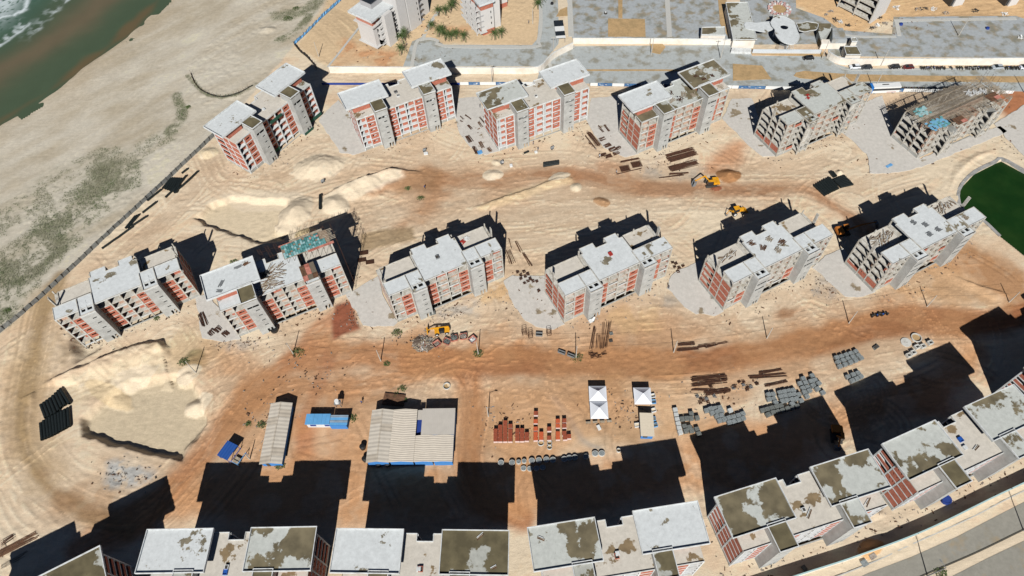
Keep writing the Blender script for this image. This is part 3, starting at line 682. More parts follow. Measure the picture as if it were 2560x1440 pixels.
STREETS = {'street': [((1352, 168), (1375, 140), (1432, 116), (1872, 112), (1880, 140), (2062, 140), (2088, 160), (2130, 172), (2700, 168), (2700, 232), (2440, 226), (2130, 224), (1880, 216), (1500, 209), (1470, 209), (1340, 209)),],
           'driveway': [((1008, 166), (1030, 104), (1052, 94), (1078, 94), (1098, 104), (1110, 112), (1330, 113), (1343, 98), (1350, 20), (1346, -70), (1392, -70), (1398, 90), (1396, 110), (1350, 166)),],
           'courtyard': [((1430, 95), (1424, -70), (1830, -70), (1812, 30), (1824, 98)), ((1868, 112), (1850, 20), (1850, -70), (1990, -70), (1990, 20), (2060, 45), (2100, 75), (2230, 85), (2234, 42), (2540, 40), (2600, 60), (2600, 146), (2070, 140), (2070, 110))],
           }
for k in STREETS:
    for q in STREETS[k]: flat(W(*q), 0.0, 1.5)
STREETS['lower_street'] = [((2120, 1460), (2163, 1436), (2280, 1392), (2390, 1343), (2480, 1296), (2560, 1255), (2640, 1210), (2640, 1290), (2560, 1326), (2430, 1386), (2300, 1444), (2250, 1470))]
STREETS['far_lane'] = [((2360, 1470), (2382, 1440), (2470, 1395), (2560, 1352), (2640, 1312), (2900, 1420), (2700, 1700), (2300, 1700))]
for k in ('lower_street', 'far_lane'):
    for q in STREETS[k]: flat(W(*q), 0.0, 1.5)
SHED_FLATS = [((640, 1000), (735, 1000), (720, 1170), (640, 1170)), ((755, 1025), (865, 1025), (865, 1080), (755, 1080)), ((915, 1015), (1140, 1015), (1140, 1165), (910, 1165)), ((1230, 1010), (1440, 1010), (1440, 1130), (1230, 1130)),
              ((1465, 950), (1525, 950), (1530, 1050), (1465, 1050)), ((1580, 950), (1650, 950), (1650, 1100), (1580, 1100)), ((535, 1060), (620, 1070), (600, 1170), (540, 1150)), ((1230, 1130), (1560, 1110), (1560, 1180), (1230, 1180)),
              ((1675, 1005), (1830, 1000), (1900, 955), (2000, 920), (2080, 960), (2050, 1000), (1900, 1060), (1680, 1100)), ((2070, 870), (2170, 860), (2170, 960), (2080, 960)), ((95, 970), (190, 970), (190, 1105), (95, 1105))]
for q in SHED_FLATS: flat(W(*q), 0.0, 2.0)
apply_flat()
for k, (x, y, a) in BLOCKS.items():          # open basements under the middle of each block
    c, s = math.cos(R(a)), math.sin(R(a)); poly = np.array([(x+c*u-s*v, y+s*u+c*v) for u, v in ((11.2, -0.35), (24.1, -0.35), (24.1, 4.5), (11.2, 4.5))])
    if k[0] == '1' and k != '15' and k != '14': continue
    sl = sub(poly, 3); d = sdpoly(XX[sl], YY[sl], poly); m = 1-ss(-0.45, 0.0, d); HT[sl] = HT[sl]*(1-m)-2.3*m
x, y, a = BLOCKS['21']; c, s = math.cos(R(a)), math.sin(R(a)); poly = np.array([(x+c*u-s*v, y+s*u+c*v) for u, v in ((-2.5, -4.5), (5, -3.5), (6.0, 6), (-2.5, 9))])
sl = sub(poly, 5); d = sdpoly(XX[sl], YY[sl], poly)+WOB2[sl]*2; m = 1-ss(-2.5, 1.5, d); HT[sl] = HT[sl]*(1-m)-2.4*m
# ground sheet
gv = np.stack([XX, YY, HT], -1).reshape(-1, 3).astype(np.float32)
idx = np.arange(NX*NY).reshape(NY, NX)
gf = np.stack([idx[:-1, :-1], idx[:-1, 1:], idx[1:, 1:], idx[1:, :-1]], -1).reshape(-1, 4)
gm = bpy.data.meshes.new('ground'); gm.vertices.add(len(gv)); gm.vertices.foreach_set('co', gv.ravel())
gm.loops.add(gf.size); gm.loops.foreach_set('vertex_index', gf.ravel().astype(np.int32))
gm.polygons.add(len(gf)); gm.polygons.foreach_set('loop_start', np.arange(0, gf.size, 4, dtype=np.int32))
gm.polygons.foreach_set('loop_total', np.full(len(gf), 4, dtype=np.int32))
gm.polygons.foreach_set('use_smooth', np.ones(len(gf), dtype=bool))
gm.update()
ca = gm.color_attributes.new('soil', 'FLOAT_COLOR', 'POINT')
ca.data.foreach_set('color', np.concatenate([np.clip(CC, 0, 1).reshape(-1, 3), np.ones((NX*NY, 1))], 1).astype(np.float32).ravel())
def soil_mat():
    m = bpy.data.materials.new('soil'); m.use_nodes = True; n = m.node_tree.nodes; l = m.node_tree.links
    b = n['Principled BSDF']; b.inputs['Roughness'].default_value = 0.95; b.inputs['Specular IOR Level'].default_value = 0.1
    at = n.new('ShaderNodeAttribute'); at.attribute_name = 'soil'; geo = n.new('ShaderNodeNewGeometry')
    mp = n.new('ShaderNodeMapping'); mp.inputs['Rotation'].default_value = (0, 0, 0.3); mp.inputs['Scale'].default_value = (0.35, 1.3, 1); l.new(geo.outputs['Position'], mp.inputs['Vector'])
    a = n.new('ShaderNodeTexNoise'); a.inputs['Scale'].default_value = 0.9; a.inputs['Detail'].default_value = 7; a.inputs['Roughness'].default_value = 0.7; a.inputs['Distortion'].default_value = 0.8; l.new(mp.outputs[0], a.inputs['Vector'])
    c = n.new('ShaderNodeTexNoise'); c.inputs['Scale'].default_value = 3.2; c.inputs['Detail'].default_value = 6; c.inputs['Roughness'].default_value = 0.75; l.new(geo.outputs['Position'], c.inputs['Vector'])
    mr = n.new('ShaderNodeMapRange'); mr.inputs['From Min'].default_value = 0.25; mr.inputs['From Max'].default_value = 0.75; mr.inputs['To Min'].default_value = 0.86; mr.inputs['To Max'].default_value = 1.12; l.new(a.outputs['Fac'], mr.inputs['Value'])
    mr2 = n.new('ShaderNodeMapRange'); mr2.inputs['From Min'].default_value = 0.25; mr2.inputs['From Max'].default_value = 0.75; mr2.inputs['To Min'].default_value = 0.82; mr2.inputs['To Max'].default_value = 1.15; l.new(c.outputs['Fac'], mr2.inputs['Value'])
    mm = n.new('ShaderNodeMath'); mm.operation = 'MULTIPLY'; l.new(mr.outputs[0], mm.inputs[0]); l.new(mr2.outputs[0], mm.inputs[1])
    sc = n.new('ShaderNodeVectorMath'); sc.operation = 'SCALE'; l.new(at.outputs['Color'], sc.inputs[0]); l.new(mm.outputs[0], sc.inputs['Scale']); l.new(sc.outputs[0], b.inputs['Base Color'])
    ah = n.new('ShaderNodeMath'); ah.operation = 'ADD'; l.new(a.outputs['Fac'], ah.inputs[0]); l.new(c.outputs['Fac'], ah.inputs[1])
    bp = n.new('ShaderNodeBump'); bp.inputs['Strength'].default_value = 0.35; bp.inputs['Distance'].default_value = 0.25; l.new(ah.outputs[0], bp.inputs['Height']); l.new(bp.outputs[0], b.inputs['Normal'])
    return m
gm.materials.append(soil_mat())
ground = bpy.data.objects.new('ground', gm); COL.objects.link(ground); ground['kind'] = 'structure'

# ------------------------------------------------------------------ sea and pond
def sheet(name, xs, ys, colour_fn, m, z, keep=None):
    x, y = np.meshgrid(xs, ys); col, zz = colour_fn(x, y)
    v = np.stack([x, y, zz+z], -1).reshape(-1, 3); ny, nx = x.shape; ix = np.arange(nx*ny).reshape(ny, nx)
    f = np.stack([ix[:-1, :-1], ix[:-1, 1:], ix[1:, 1:], ix[1:, :-1]], -1).reshape(-1, 4)
    if keep is not None:
        kc = keep(x, y); f = f[(kc.ravel()[f]).any(1)]
    me = bpy.data.meshes.new(name); me.from_pydata(v.tolist(), [], f.tolist()); me.materials.append(m)
    at = me.color_attributes.new('water', 'FLOAT_COLOR', 'POINT'); at.data.foreach_set('color', np.concatenate([col.reshape(-1, 3), np.ones((nx*ny, 1))], 1).astype(np.float32).ravel())
    me.polygons.foreach_set('use_smooth', np.ones(len(f), dtype=bool))
    o = bpy.data.objects.new(name, me); COL.objects.link(o); o['kind'] = 'structure'; return o
def water_mat(name, rough, attr=True, col=None, bump=0.15, bs=0.8, spec=0.25):
    m = bpy.data.materials.new(name); m.use_nodes = True; n = m.node_tree.nodes; l = m.node_tree.links; b = n['Principled BSDF']
    b.inputs['Roughness'].default_value = rough; b.inputs['Specular IOR Level'].default_value = spec; b.inputs['IOR'].default_value = 1.33
    if attr:
        a = n.new('ShaderNodeAttribute'); a.attribute_name = 'water'; l.new(a.outputs['Color'], b.inputs['Base Color'])
    else: b.inputs['Base Color'].default_value = tuple(col)+(1,)
    g = n.new('ShaderNodeNewGeometry'); z = n.new('ShaderNodeTexNoise'); z.inputs['Scale'].default_value = bs; z.inputs['Detail'].default_value = 5; l.new(g.outputs['Position'], z.inputs['Vector'])
    bp = n.new('ShaderNodeBump'); bp.inputs['Strength'].default_value = bump; bp.inputs['Distance'].default_value = 0.2; l.new(z.outputs['Fac'], bp.inputs['Height']); l.new(bp.outputs[0], b.inputs['Normal'])
    return m
def sea_fn(x, y):
    d, s, t = ddist(x, y, SHORE); n1 = fbm(x, y, 22, 4, 301)-0.5; n2 = fbm(x, y, 5, 4, 311)-0.5
    q = d+n1*16
    def st(a, b): return ss(a, b, q)[..., None]
    col = c3(106, 92, 66)*np.ones(x.shape+(3,))
    col = col*(1-st(-3, 3))+c3(78, 92, 70)*st(-3, 3)
    bar = np.exp(-((q-27)/9)**2)[..., None]*0.85; col = col*(1-bar)+c3(114, 100, 78)*bar
    col = col*(1-st(36, 60))+c3(72, 100, 84)*st(36, 60)
    col = col*(1-st(70, 120))+c3(40, 92, 86)*st(70, 120)
    # broken surf: lines and lace
    foam = np.zeros(x.shape)
    for c, w, a, sd in ((56, 0.8, 0.9, 321), (64, 1.0, 0.95, 322), (74, 1.6, 1.0, 323), (86, 1.8, 1, 324), (100, 2.2, 1, 325), (112, 2.5, 1, 326), (38, 0.6, 0.5, 327), (44, 0.7, 0.6, 328), (130, 3, 1, 329), (150, 3, 1, 330)):
        wv = d-c+(fbm(t, d*0.3, 34, 4, sd)-0.5)*26+(fbm(x, y, 3, 3, sd+20)-0.5)*3
        gate = ss(0.42, 0.58, fbm(t+sd*7, d*0.1, 26, 3, sd+40))
        foam = np.maximum(foam, a*gate*np.exp(-(wv/w)**2))
        foam = np.maximum(foam, gate*0.8*ss(0.52, 0.66, fbm(x, y, 2.4, 4, sd+60))*np.where((wv > 0) & (wv < 9), 1-wv/9, 0))
    lace = ss(0.5, 0.6, 1-2.2*np.abs(fbm(x, y, 1.8, 3, 341)-0.5))*ss(50, 68, q)*ss(0.42, 0.6, fbm(x, y, 17, 3, 351))*0.75
    foam = np.clip(np.maximum(foam, lace), 0, 1)[..., None]
    col = col*(1-foam)+c3(226, 234, 234)*foam
    return col*(1+n2[..., None]*0.12), foam[..., 0]*0.12+n1*0.1
sx0 = SHORE[:, 0].min()
sea = sheet('sea', np.r_[-4200, -1500, -700, -420, np.arange(-330, -90, 0.7), -60, 300], np.r_[120, np.arange(200, 400, 0.7), 460, 700, 1500, 5200], sea_fn, water_mat('sea_water', 0.3, True, None, 0.2, 0.9), -0.1, lambda x, y: sdpoly(x, y, np.vstack([SHORE, P((640, -300))+[-900, 1400], P((-260, 470))+[-1800, 0]])) < 6)
pw = MB(); pw.prism([tuple(q) for q in POND], -2.0, -0.9); struct('pond_water', pw, mat('pond_green_water', alb(24, 54, 20), rough=0.35, var=0.12, scale=0.07, second=alb(38, 64, 26), amount=0.4, bump=0.08, bscale=1.2, spec=0.12))
# masonry rim round the pond
def band(poly, w, z0, z1, closed=False, side=0.0):
    poly = np.array(poly, float); n = len(poly); d = np.gradient(poly, axis=0); q = np.hypot(d[:, 0], d[:, 1])[:, None]+1e-9; nrm = np.c_[-d[:, 1], d[:, 0]]/q
    a = poly+nrm*(w/2+side); b = poly+nrm*(-w/2+side); mb = MB()
    for k in range(n-1):
        i = len(mb.v)
        for z in (z0, z1): mb.v += [(a[k][0], a[k][1], z), (a[k+1][0], a[k+1][1], z), (b[k+1][0], b[k+1][1], z), (b[k][0], b[k][1], z)]
        mb.f += [(i+4, i+7, i+6, i+5), (i, i+1, i+2, i+3), (i, i+4, i+5, i+1), (i+3, i+2, i+6, i+7)]
        if k == 0: mb.f.append((i, i+3, i+7, i+4))
        if k == n-2: mb.f.append((i+1, i+5, i+6, i+2))
    return mb
rim = spline(np.vstack([POND[-2:], POND[:8]]), 2.0)
M_RIM = mat('pond_rim_concrete', alb(172, 170, 166), var=0.1, second=alb(140, 136, 128), amount=0.4)
tag(band(rim, 1.0, -1.4, 0.12).build('pond_rim', M_RIM), 'grey concrete rim wall round the green pond', 'wall')

# ------------------------------------------------------------------ streets, pads
def pave_mat(name, a, b_, dirt, dirt_amt=0.36):
    m = stain_mat(name, a, b_, dirt_amt, dirt, 0.2, 0.14, (0.84, 0.82, 0.78)); return m
M_STREET = pave_mat('street_setts', alb(184, 188, 185), alb(146, 144, 132), alb(160, 154, 138), 0.36)
M_COURT = pave_mat('courtyard_setts', alb(176, 180, 180), alb(132, 132, 120), alb(164, 150, 126), 0.40)
M_LOWER = pave_mat('lower_asphalt', alb(156, 152, 140), alb(146, 138, 118), alb(170, 150, 120), 0.3)
M_VERGE = mat('sand_verge', alb(198, 164, 118), var=0.12, scale=0.4, second=alb(176, 148, 106), amount=0.5, bump=0.3)
M_KERB = mat('kerb_concrete', alb(196, 194, 186), var=0.1)
def slab(name, pts, m, z0, z1): return struct(name, MB().prism(W(*pts), z0, z1), m)
for nm, m in (('street', M_STREET), ('driveway', M_STREET), ('courtyard', M_COURT), ('lower_street', M_LOWER), ('far_lane', M_LOWER)):
    for q in STREETS[nm]: slab(nm, q, m, -0.4, 0.05)
def ragged(pts, j=0.4, seed=0):
    p = np.array(W(*pts)); out = []
    for k in range(len(p)):
        a, b = p[k], p[(k+1) % len(p)]; n = max(2, int(np.hypot(*(b-a))/0.9))
        for i in range(n): out.append(a+(b-a)*i/n)
    out = np.array(out); out[:, 0] += (fbm(out[:, 0], out[:, 1], 3, 3, 900)-0.5)*j*3; out[:, 1] += (fbm(out[:, 0]+40, out[:, 1], 3, 3, 910)-0.5)*j*3
    return [tuple(q) for q in out]
for q in PADS: struct('ground_slab', MB().prism(ragged(q), -0.5, 0.2), M_PAD)
for nm, pts in (('verge', ((1832, 160), (1905, 165), (1928, 198), (1832, 202))), ('median', ((1990, 182), (2010, 178), (2120, 186), (2330, 190), (2640, 192), (2640, 207), (2300, 204), (2100, 204), (2000, 196), (1984, 190))),
                ('verge', ((1520, 47), (1612, 48), (1614, 92), (1520, 92))), ('verge', ((1400, 25), (1424, 15), (1424, 40), (1390, 42))), ('verge', ((1545, -60), (1556, -60), (1556, 46), (1546, 46))),
                ('verge', ((1626, 110), (1650, 104), (1664, 118), (1650, 136), (1630, 132))), ('verge', ((1790, -60), (1812, -60), (1822, 95), (1800, 60))), ('verge', ((1874, 118), (1880, 136), (2060, 142), (2062, 132), (1890, 126)))):
    slab(nm, pts, M_VERGE, -0.3, 0.16)
def strip(name, pts, w, m, z1, z0=-0.3, step=2.0):
    o = band(spline(P(*pts), step), w, z0, z1).build(name, m); o['kind'] = 'structure'; return o
strip('kerb', ((1450, 176), (1650, 176), (1800, 178)), 0.9, M_VERGE, 0.15)
strip('kerb', ((2086, 162), (2130, 176), (2300, 174), (2640, 172)), 0.35, M_KERB, 0.16)
strip('pavement', ((1030, 165), (1040, 110), (1052, 100), (1076, 97), (1095, 103), (1112, 116), (1330, 118), (1345, 105), (1352, 60), (1350, -30)), 1.5, M_KERB, 0.17)
strip('pavement', ((1428, 92), (1424, 0), (1423, -60)), 2.2, M_KERB, 0.17)
strip('pavement', ((1674, 92), (1668, 0), (1666, -60)), 2.0, M_KERB, 0.17)
strip('pavement', ((2234, 52), (2400, 49), (2540, 47)), 1.6, M_KERB, 0.17)
strip('pavement', ((2240, 50), (2248, 90)), 1.6, M_KERB, 0.18)
strip('pavement', ((2100, 85), (2150, 92), (2240, 92)), 1.0, M_KERB, 0.19)
strip('pavement', ((1388, 190), (1372, 150), (1400, 125), (1436, 116)), 1.4, M_KERB, 0.17)
strip('kerb', ((1960, 1490), (2119, 1431), (2200, 1398), (2281, 1360), (2420, 1298), (2529, 1242), (2640, 1190)), 0.25, M_KERB, 0.14)
strip('kerb', ((2230, 1476), (2310, 1438), (2440, 1382), (2560, 1324), (2640, 1288)), 0.3, mat('shaded_kerb', alb(90, 86, 76), var=0.1), 0.16)  # kerb line in shadow, its shade put into the dark colour
strip('path', ((819, 168), (850, 130), (885, 85), (930, 30)), 0.9, M_KERB, 0.1)
strip('path', ((1095, 30), (1075, 60), (1058, 95)), 1.6, M_KERB, 0.1)
# ------------------------------------------------------------------ apartment blocks under construction
ZL = [1.5+2.6*k for k in range(6)]           # floor levels, ZL[5] = 14.5 is the main deck
ST = 0.32
MID0, MID1, TL0, TL1, TR0, TR1, LEN, DEP = 10.9, 24.5, 6.6, 10.8, 24.4, 28.6, 35.6, 12.2
NOTCH = (16.0, 19.7, 10.5)
def outline_full(): return [(0, 0), (LEN, 0), (LEN, DEP), (NOTCH[1], DEP), (NOTCH[1], NOTCH[2]), (NOTCH[0], NOTCH[2]), (NOTCH[0], DEP), (0, DEP)]
def outline_T(): return [(0, 0), (LEN, 0), (LEN, 4.7), (24.9, 4.7), (24.9, 10.4), (23.8, 10.4), (23.8, 12.5), (NOTCH[1], 12.5), (NOTCH[1], NOTCH[2]), (NOTCH[0], NOTCH[2]), (NOTCH[0], 12.5), (11.5, 12.5), (11.5, 10.4), (10.9, 10.4), (10.9, 4.7), (0, 4.7)]
WIN = ((0.75, 2.25, 0.95, 1.6), (2.55, 2.95, 1.3, 1.65))
WINM = ((1.0, 2.5, 0.95, 1.6), (0.3, 0.7, 1.3, 1.65))
FRONT = [(0.4, 3.15, 'o'), (3.25, 6.55, 'b'), (10.95, 14.2, 'm'), (14.3, 17.6, 'o'), (17.8, 21.1, 'o'), (21.2, 24.35, 'b'), (28.7, 32.2, 'm'), (32.35, 35.2, 'o')]
def panel(root, name, x0, x1, y, z0, z1, holes, m, rz=0.0, t=0.16, parent=None):
    w = round(x1-x0, 3); h = round(z1-z0, 3)
    hs = tuple(q for q in holes if q[1] < w-0.1 and q[3] < h)
    me = cached(('wall_panel', w, h, t, hs), lambda: MB().wall(w, h, t, hs), m)
    return put(name, me, parent or root, (x0, y, z0), rz)
def end_panel(root, name, side, y0, y1, z0, z1, holes, m):
    w = round(y1-y0, 3); h = round(z1-z0, 3); hs = tuple(q for q in holes if q[1] < w-0.1)
    me = cached(('wall_panel', w, h, 0.16, hs), lambda: MB().wall(w, h, 0.16, hs), m)
    if side == 0: return put(name, me, root, (0.06, y1, z0), -math.pi/2)
    return put(name, me, root, (LEN-0.06, y0, z0), math.pi/2)
def rim_of(root, poly, z, h=0.16, w=0.14, m=None, skip=()):
    """parapet: upstand along each edge of a deck"""
    mb = MB(); n = len(poly)
    ar = sum(poly[k][0]*poly[(k+1) % n][1]-poly[(k+1) % n][0]*poly[k][1] for k in range(n))
    if ar < 0: poly = poly[::-1]
    for k in range(n):
        if k in skip: continue
        a = Vector(poly[k]); b = Vector(poly[(k+1) % n]); d = (b-a).normalized(); nn = Vector((-d.y, d.x))
        a0 = a-nn*0.02; b0 = b-nn*0.02; q = [a0, b0, b0+nn*w, a0+nn*w]
        zz = z-0.02; mb.prism([tuple(p) for p in q], zz, z+h+0.003*(k % 2))
    return mb.build('parapet', m or M_WHITE, root)

def block(key, label, attic=('L', 'R', 'TL', 'TR'), bricks=5, style='brick', roof=None, roofs=None, parh=0.45, deck=None, nets=False, endbrick=None, top=5, zoff=0.0):
    x, y, a = BLOCKS[key]
    root = thing('apartment_block', label, 'building', (x, y, 0.0), R(a), 'apartment blocks under construction')
    rnd = random.Random(int(key)); roof = roof or M_ROOF; deck = deck or M_DECK
    unf = style != 'brick'
    fm = M_FRAME if (unf or bricks < 5) else M_WHITE
    done = 'L' in attic and 'R' in attic
    # plinth
    if key != '21': MB().box(0.06, 6.5, 0.07, 12.1, -2.6, ZL[0]-ST).build('plinth', M_CONC, root)
    pl = MB(); pl.box(28.7, 35.54, 0.07, 12.1, -2.6, ZL[0]-ST); pl.build('plinth', M_CONC, root)
    pl = MB(); pl.box(10.9, 24.4, 4.3, 12.1, -2.6, ZL[0]-ST); pl.build('plinth', M_CONC, root)
    pl = MB(); pl.prism([(10.9, -0.75), (24.4, -0.75), (24.4, -0.45), (10.9, -0.45)], -2.6, 0.22); pl.build('apron', M_CONC, root)
    # floor slabs
    for k in range(0, min(5, top)):
        sm = cached('floor_slab', lambda: MB().prism(outline_full(), -ST, 0), fm)
        put('floor_slab', sm, root, (0, 0, ZL[k]))
    if top >= 5:
        if done: MB().prism(outline_full(), -ST, 0).build('roof_deck', deck, root, (0, 0, 14.5))
        else: MB().prism(outline_T(), -ST, 0).build('roof_deck', roof, root, (0, 0, 14.5))
        if not done:
            for q in ([(1.0, 6.9), (10.7, 6.9), (10.7, DEP), (1.0, DEP)], [(25.0, 6.9), (34.8, 6.9), (34.8, DEP), (25.0, DEP)]):
                if (q[0][0] < 5 and 'L' in attic): continue
                t_ = MB().prism(q, 0, 0.03).build('terrace_deck', M_DECK, root, (0, 0, ZL[4]))
                rim_of(t_, q, 0.0, 0.3, 0.16, fm, skip=(0,))
    # columns
    ctop = 14.5-ST if top >= 5 else ZL[top]-ST
    def column(cx, cy, z0, z1, w=0.36, d=0.36):
        h = round(z1-z0, 2)
        me = cached(('column', h, w, d), lambda: MB().box(-w/2, w/2, -d/2, d/2, 0, h), fm); return put('column', me, root, (cx, cy, z0))
    for cx in (0.17, 3.2, 6.5, 10.95, 14.25, 17.7, 21.15, 24.4, 28.72, 32.28, 35.43):
        column(cx, 0.15, -2.6, ctop)
    for cx in (0.17, 35.43):
        for cy in (4.2, 7.35, 12.0): column(cx, cy, -2.6, ctop if (cy < 5 or done) else min(ctop, ZL[4]))
    for cx in (5.6, 11.2, 16.0, 19.7, 24.4, 30.0): column(cx, 12.0, -0.3, (ctop if (done or 11 < cx < 24.6) else min(ctop, ZL[4])))
    if not done:
        # bare starter columns rising above the unfinished terraces
        for cx, cy in ((0.2, 7.2), (35.4, 7.2)):
            if top >= 5 and not (cx < 1 and 'L' in attic): column(cx, cy, ZL[4], 16.4, 0.3, 0.9)
        for cx in (0.3, 5.6, 30.0, 35.3):
            if top >= 5 and rnd.random() < 0.5 and not (cx < 8 and 'L' in attic): column(cx, 11.9, ZL[4], 13.4, 0.3, 0.3)
    if key == '21':        # tie beams between the exposed legs
        for y0 in (0.0, 4.05): MB().box(0.2, 6.5, y0+0.02, y0+0.28, -0.7, -0.35).build('tie_beam', M_WHITE, root)
        for x0 in (0.05, 3.05): MB().box(x0, x0+0.25, 0.35, 4.0, -0.7, -0.36).build('tie_beam', M_WHITE, root)
    # inner walls seen through the openings
    it = (14.5-ST) if top >= 5 else ZL[top]-ST
    MB().box(0.5, 35.1, 5.1, 5.25, ZL[0]-ST-0.5, ZL[4]-ST if not done else it).build('partition_wall', M_INNER, root)
    if not done and top >= 5: MB().box(11.2, 24.2, 5.1, 5.25, ZL[4], it).build('partition_wall', M_INNER, root)
    for cx in (3.2, 14.25, 17.7, 21.15, 32.28):
        zt = it
        MB().box(cx-0.08, cx+0.08, 0.4, 5.05, ZL[0]-0.02, zt).build('cross_wall', M_INNER, root)
    # front bays, floor by floor
    for k in range(min(5, top)):
        z0 = ZL[k]; z1 = ZL[k+1]-ST if k < 4 or top >= 5 else ZL[k+1]-ST
        for (u0, u1, kind) in FRONT:
            if kind == 'o':
                if k < bricks or rnd.random() < 0.5:
                    panel(root, 'balcony_wall', u0, u1, 1.15, z0, z1, ((0.5, 1.5, 0.0, 2.0),) if k < bricks else (), M_BRICK if bricks == 5 or (key[0] == '2' and (k+int(u0)) % 3 == 0) else M_INNER)
                if k < bricks and style != 'frame' and bricks < 5 and (k+int(u0)) % 2: panel(root, 'balcony_upstand', u0, u1, 0.02, z0, z0+0.32, (), M_WHITE, t=0.1)
                continue
            if k < bricks or (style == 'some' and k < bricks+1 and rnd.random() < 0.35):
                panel(root, 'brick_panel', u0, u1, 0.06, z0, z1, WIN if kind == 'b' else WINM, M_BRICK)
            elif rnd.random() < 0.25 and style == 'frame':
                panel(root, 'brick_panel', u0, u1, 0.06, z0, z0+1.0, (), M_BRICK)
        # ends
        eb = bricks if endbrick is None else endbrick
        for side in (0, 1):
            if k < eb:
                end_panel(root, 'brick_panel', side, 0.4, 3.95, z0, z1, (), M_BRICK)
                end_panel(root, 'brick_panel', side, 4.45, 7.1, z0, z1, ((0.5, 0.9, 1.2, 1.7), (1.6, 2.0, 1.2, 1.7)), M_BRICK)
            if k < eb+0: end_panel(root, 'brick_parapet', side, 7.6, 11.75, z0, z0+1.0, (), M_BRICK)
        if k < 4 or done:
            for u0, u1 in ((0.4, 5.4), (5.85, 10.95), (11.45, 15.8), (19.95, 24.15), (24.65, 29.75), (30.25, 35.2)):
                if k < max(bricks, 1): panel(root, 'rear_panel', u0, u1, 11.98, z0, z1, ((1.2, 2.6, 0.9, 1.8), (3.2, 4.0, 0.0, 2.0)), M_BRICK)
    # stair towers
    for tn, t0, t1 in (('TL', TL0, TL1), ('TR', TR0, TR1)):
        hi = tn in attic; ztop = 17.0 if hi else (14.5-ST if top >= 5 else ZL[top]-ST)
        wmat = M_TOWER if (bricks > 0 or hi) else fm
        if bricks > 0:
            for k in range(-1, 6):
                z0 = -0.3 if k < 0 else ZL[k]+1.3; z1 = ZL[0]+1.28 if k < 0 else (ZL[k+1]+1.28 if k < 5 else 99)
                z1 = min(z1, ztop)
                if z1-z0 < 0.4: continue
                if k < 0: hs = ((2.1, 2.7, 0.0, 2.3), (3.1, 3.7, 0.0, 2.3))
                elif k < 4 and k < bricks: hs = ((2.2, 3.3, 1.1, 1.6),)
                elif k >= 4 or k >= bricks: hs = ((0.5, 3.8, 0.4, 1.3),) if z1-z0 > 1.5 else ()
                else: hs = ()
                panel(root, 'tower_panel', t0, t1, -2.5, z0, z1, hs, wmat)
            for xx, rz in ((t0, 1), (t1-0.16, 1)):
                MB().box(xx+0.01, xx+0.15, -2.33, 3.4, -0.3, ztop-0.004).build('tower_wall', wmat, root)
        else:
            for k in range(min(5, top)):
                MB().box(t0, t1, -2.5, -0.02, ZL[k]-ST, ZL[k]).build('landing_slab', fm, root)
            for cx in (t0+0.2, t1-0.2): column(cx, -2.3, -0.3, ztop)
            for k in range(min(5, top)):
                if rnd.random() < 0.4: panel(root, 'stair_wall', t0+0.5, t0+2.2, -2.3, ZL[k], ZL[k]+2.2, (), fm)
        MB().box(t0+1.8, t0+1.95, -2.2, 3.2, 0, ztop-0.02).build('stair_core', M_CONC, root)
        if hi:
            tr = MB().box(t0-0.15, t1+0.15, -2.65, 3.55, 17.0, 17.3).build('tower_roof', M_ROOFD if rnd.random() < 0.75 else roof, root)
            rim_of(tr, [(t0-0.15, -2.65), (t1+0.15, -2.65), (t1+0.15, 3.55), (t0-0.15, 3.55)], 17.3, parh*0.8, 0.16)
            MB().box(t0+0.2, t1-0.2, 3.2, 3.36, 14.5, 17.0).build('tower_rear_wall', M_TOWER, root)
        elif top >= 5:
            hs = [(t0+0.7, t0+1.75, -1.2, 1.0), (t0+2.3, t0+3.6, -1.2, 1.0), (t0+2.3, t0+3.2, 1.5, 2.8)]
            xs = sorted({t0-0.05, t1+0.05} | {v for q in hs for v in q[:2]}); ys = sorted({-2.6, 4.4} | {v for q in hs for v in q[2:]})
            MB().plate(xs, ys, hs, 14.52-ST, 14.56).build('tower_deck', roof, root)
            tr = MB()
            for yy in (-2.6, ): tr.box(t0-0.05, t1+0.05, yy-0.02, yy+0.16, 14.54, 14.9)
            tr.box(t0-0.08, t0+0.1, -2.6, 4.3, 14.54, 14.88); tr.box(t1-0.1, t1+0.08, -2.6, 4.3, 14.54, 14.88)
            tr.build('parapet', fm, root)
    # top decks
    if top >= 5:
        if done: rim_of(root, outline_full(), 14.5, 0.3, 0.15, M_WHITE, skip=(1, 7))
        else: rim_of(root, outline_T(), 14.5, 0.14, 0.12, fm)
    for sd, u0, u1, ww in (('L', -2.0, 13.4, (0.4, 10.6)), ('R', 22.0, 37.1, (24.9, 35.2))):
        if sd not in attic: continue
        rm = (roofs or {}).get(sd, roof)
        q = [(u0, 2.9), (u1, 2.9), (u1, 12.4), (u0, 12.4)]
        rf = MB().prism(q, 17.0, 17.34).build('attic_roof', rm, root)
        rim_of(rf, q, 17.34, parh, 0.16)
        # attic walls below the overhanging roof
        m = M_BRICK
        b0, b1 = (0.4, 6.5) if sd == 'L' else (28.8, 35.2)
        panel(root, 'attic_wall', b0, b1, 3.75, 14.5, 17.0, (), m)
        put('attic_wall', cached(('aw', 1), lambda: MB().wall(7.6, 2.5, 0.16), m), root, (ww[0], 11.9, 14.5), -math.pi/2)
        put('attic_wall', cached(('aw', 1), lambda: MB().wall(7.6, 2.5, 0.16), m), root, (ww[1]+0.16, 4.2, 14.5), math.pi/2)
        panel(root, 'attic_wall', ww[0]+0.3, ww[1]-0.1, 11.8, 14.5, 17.0, (), m)
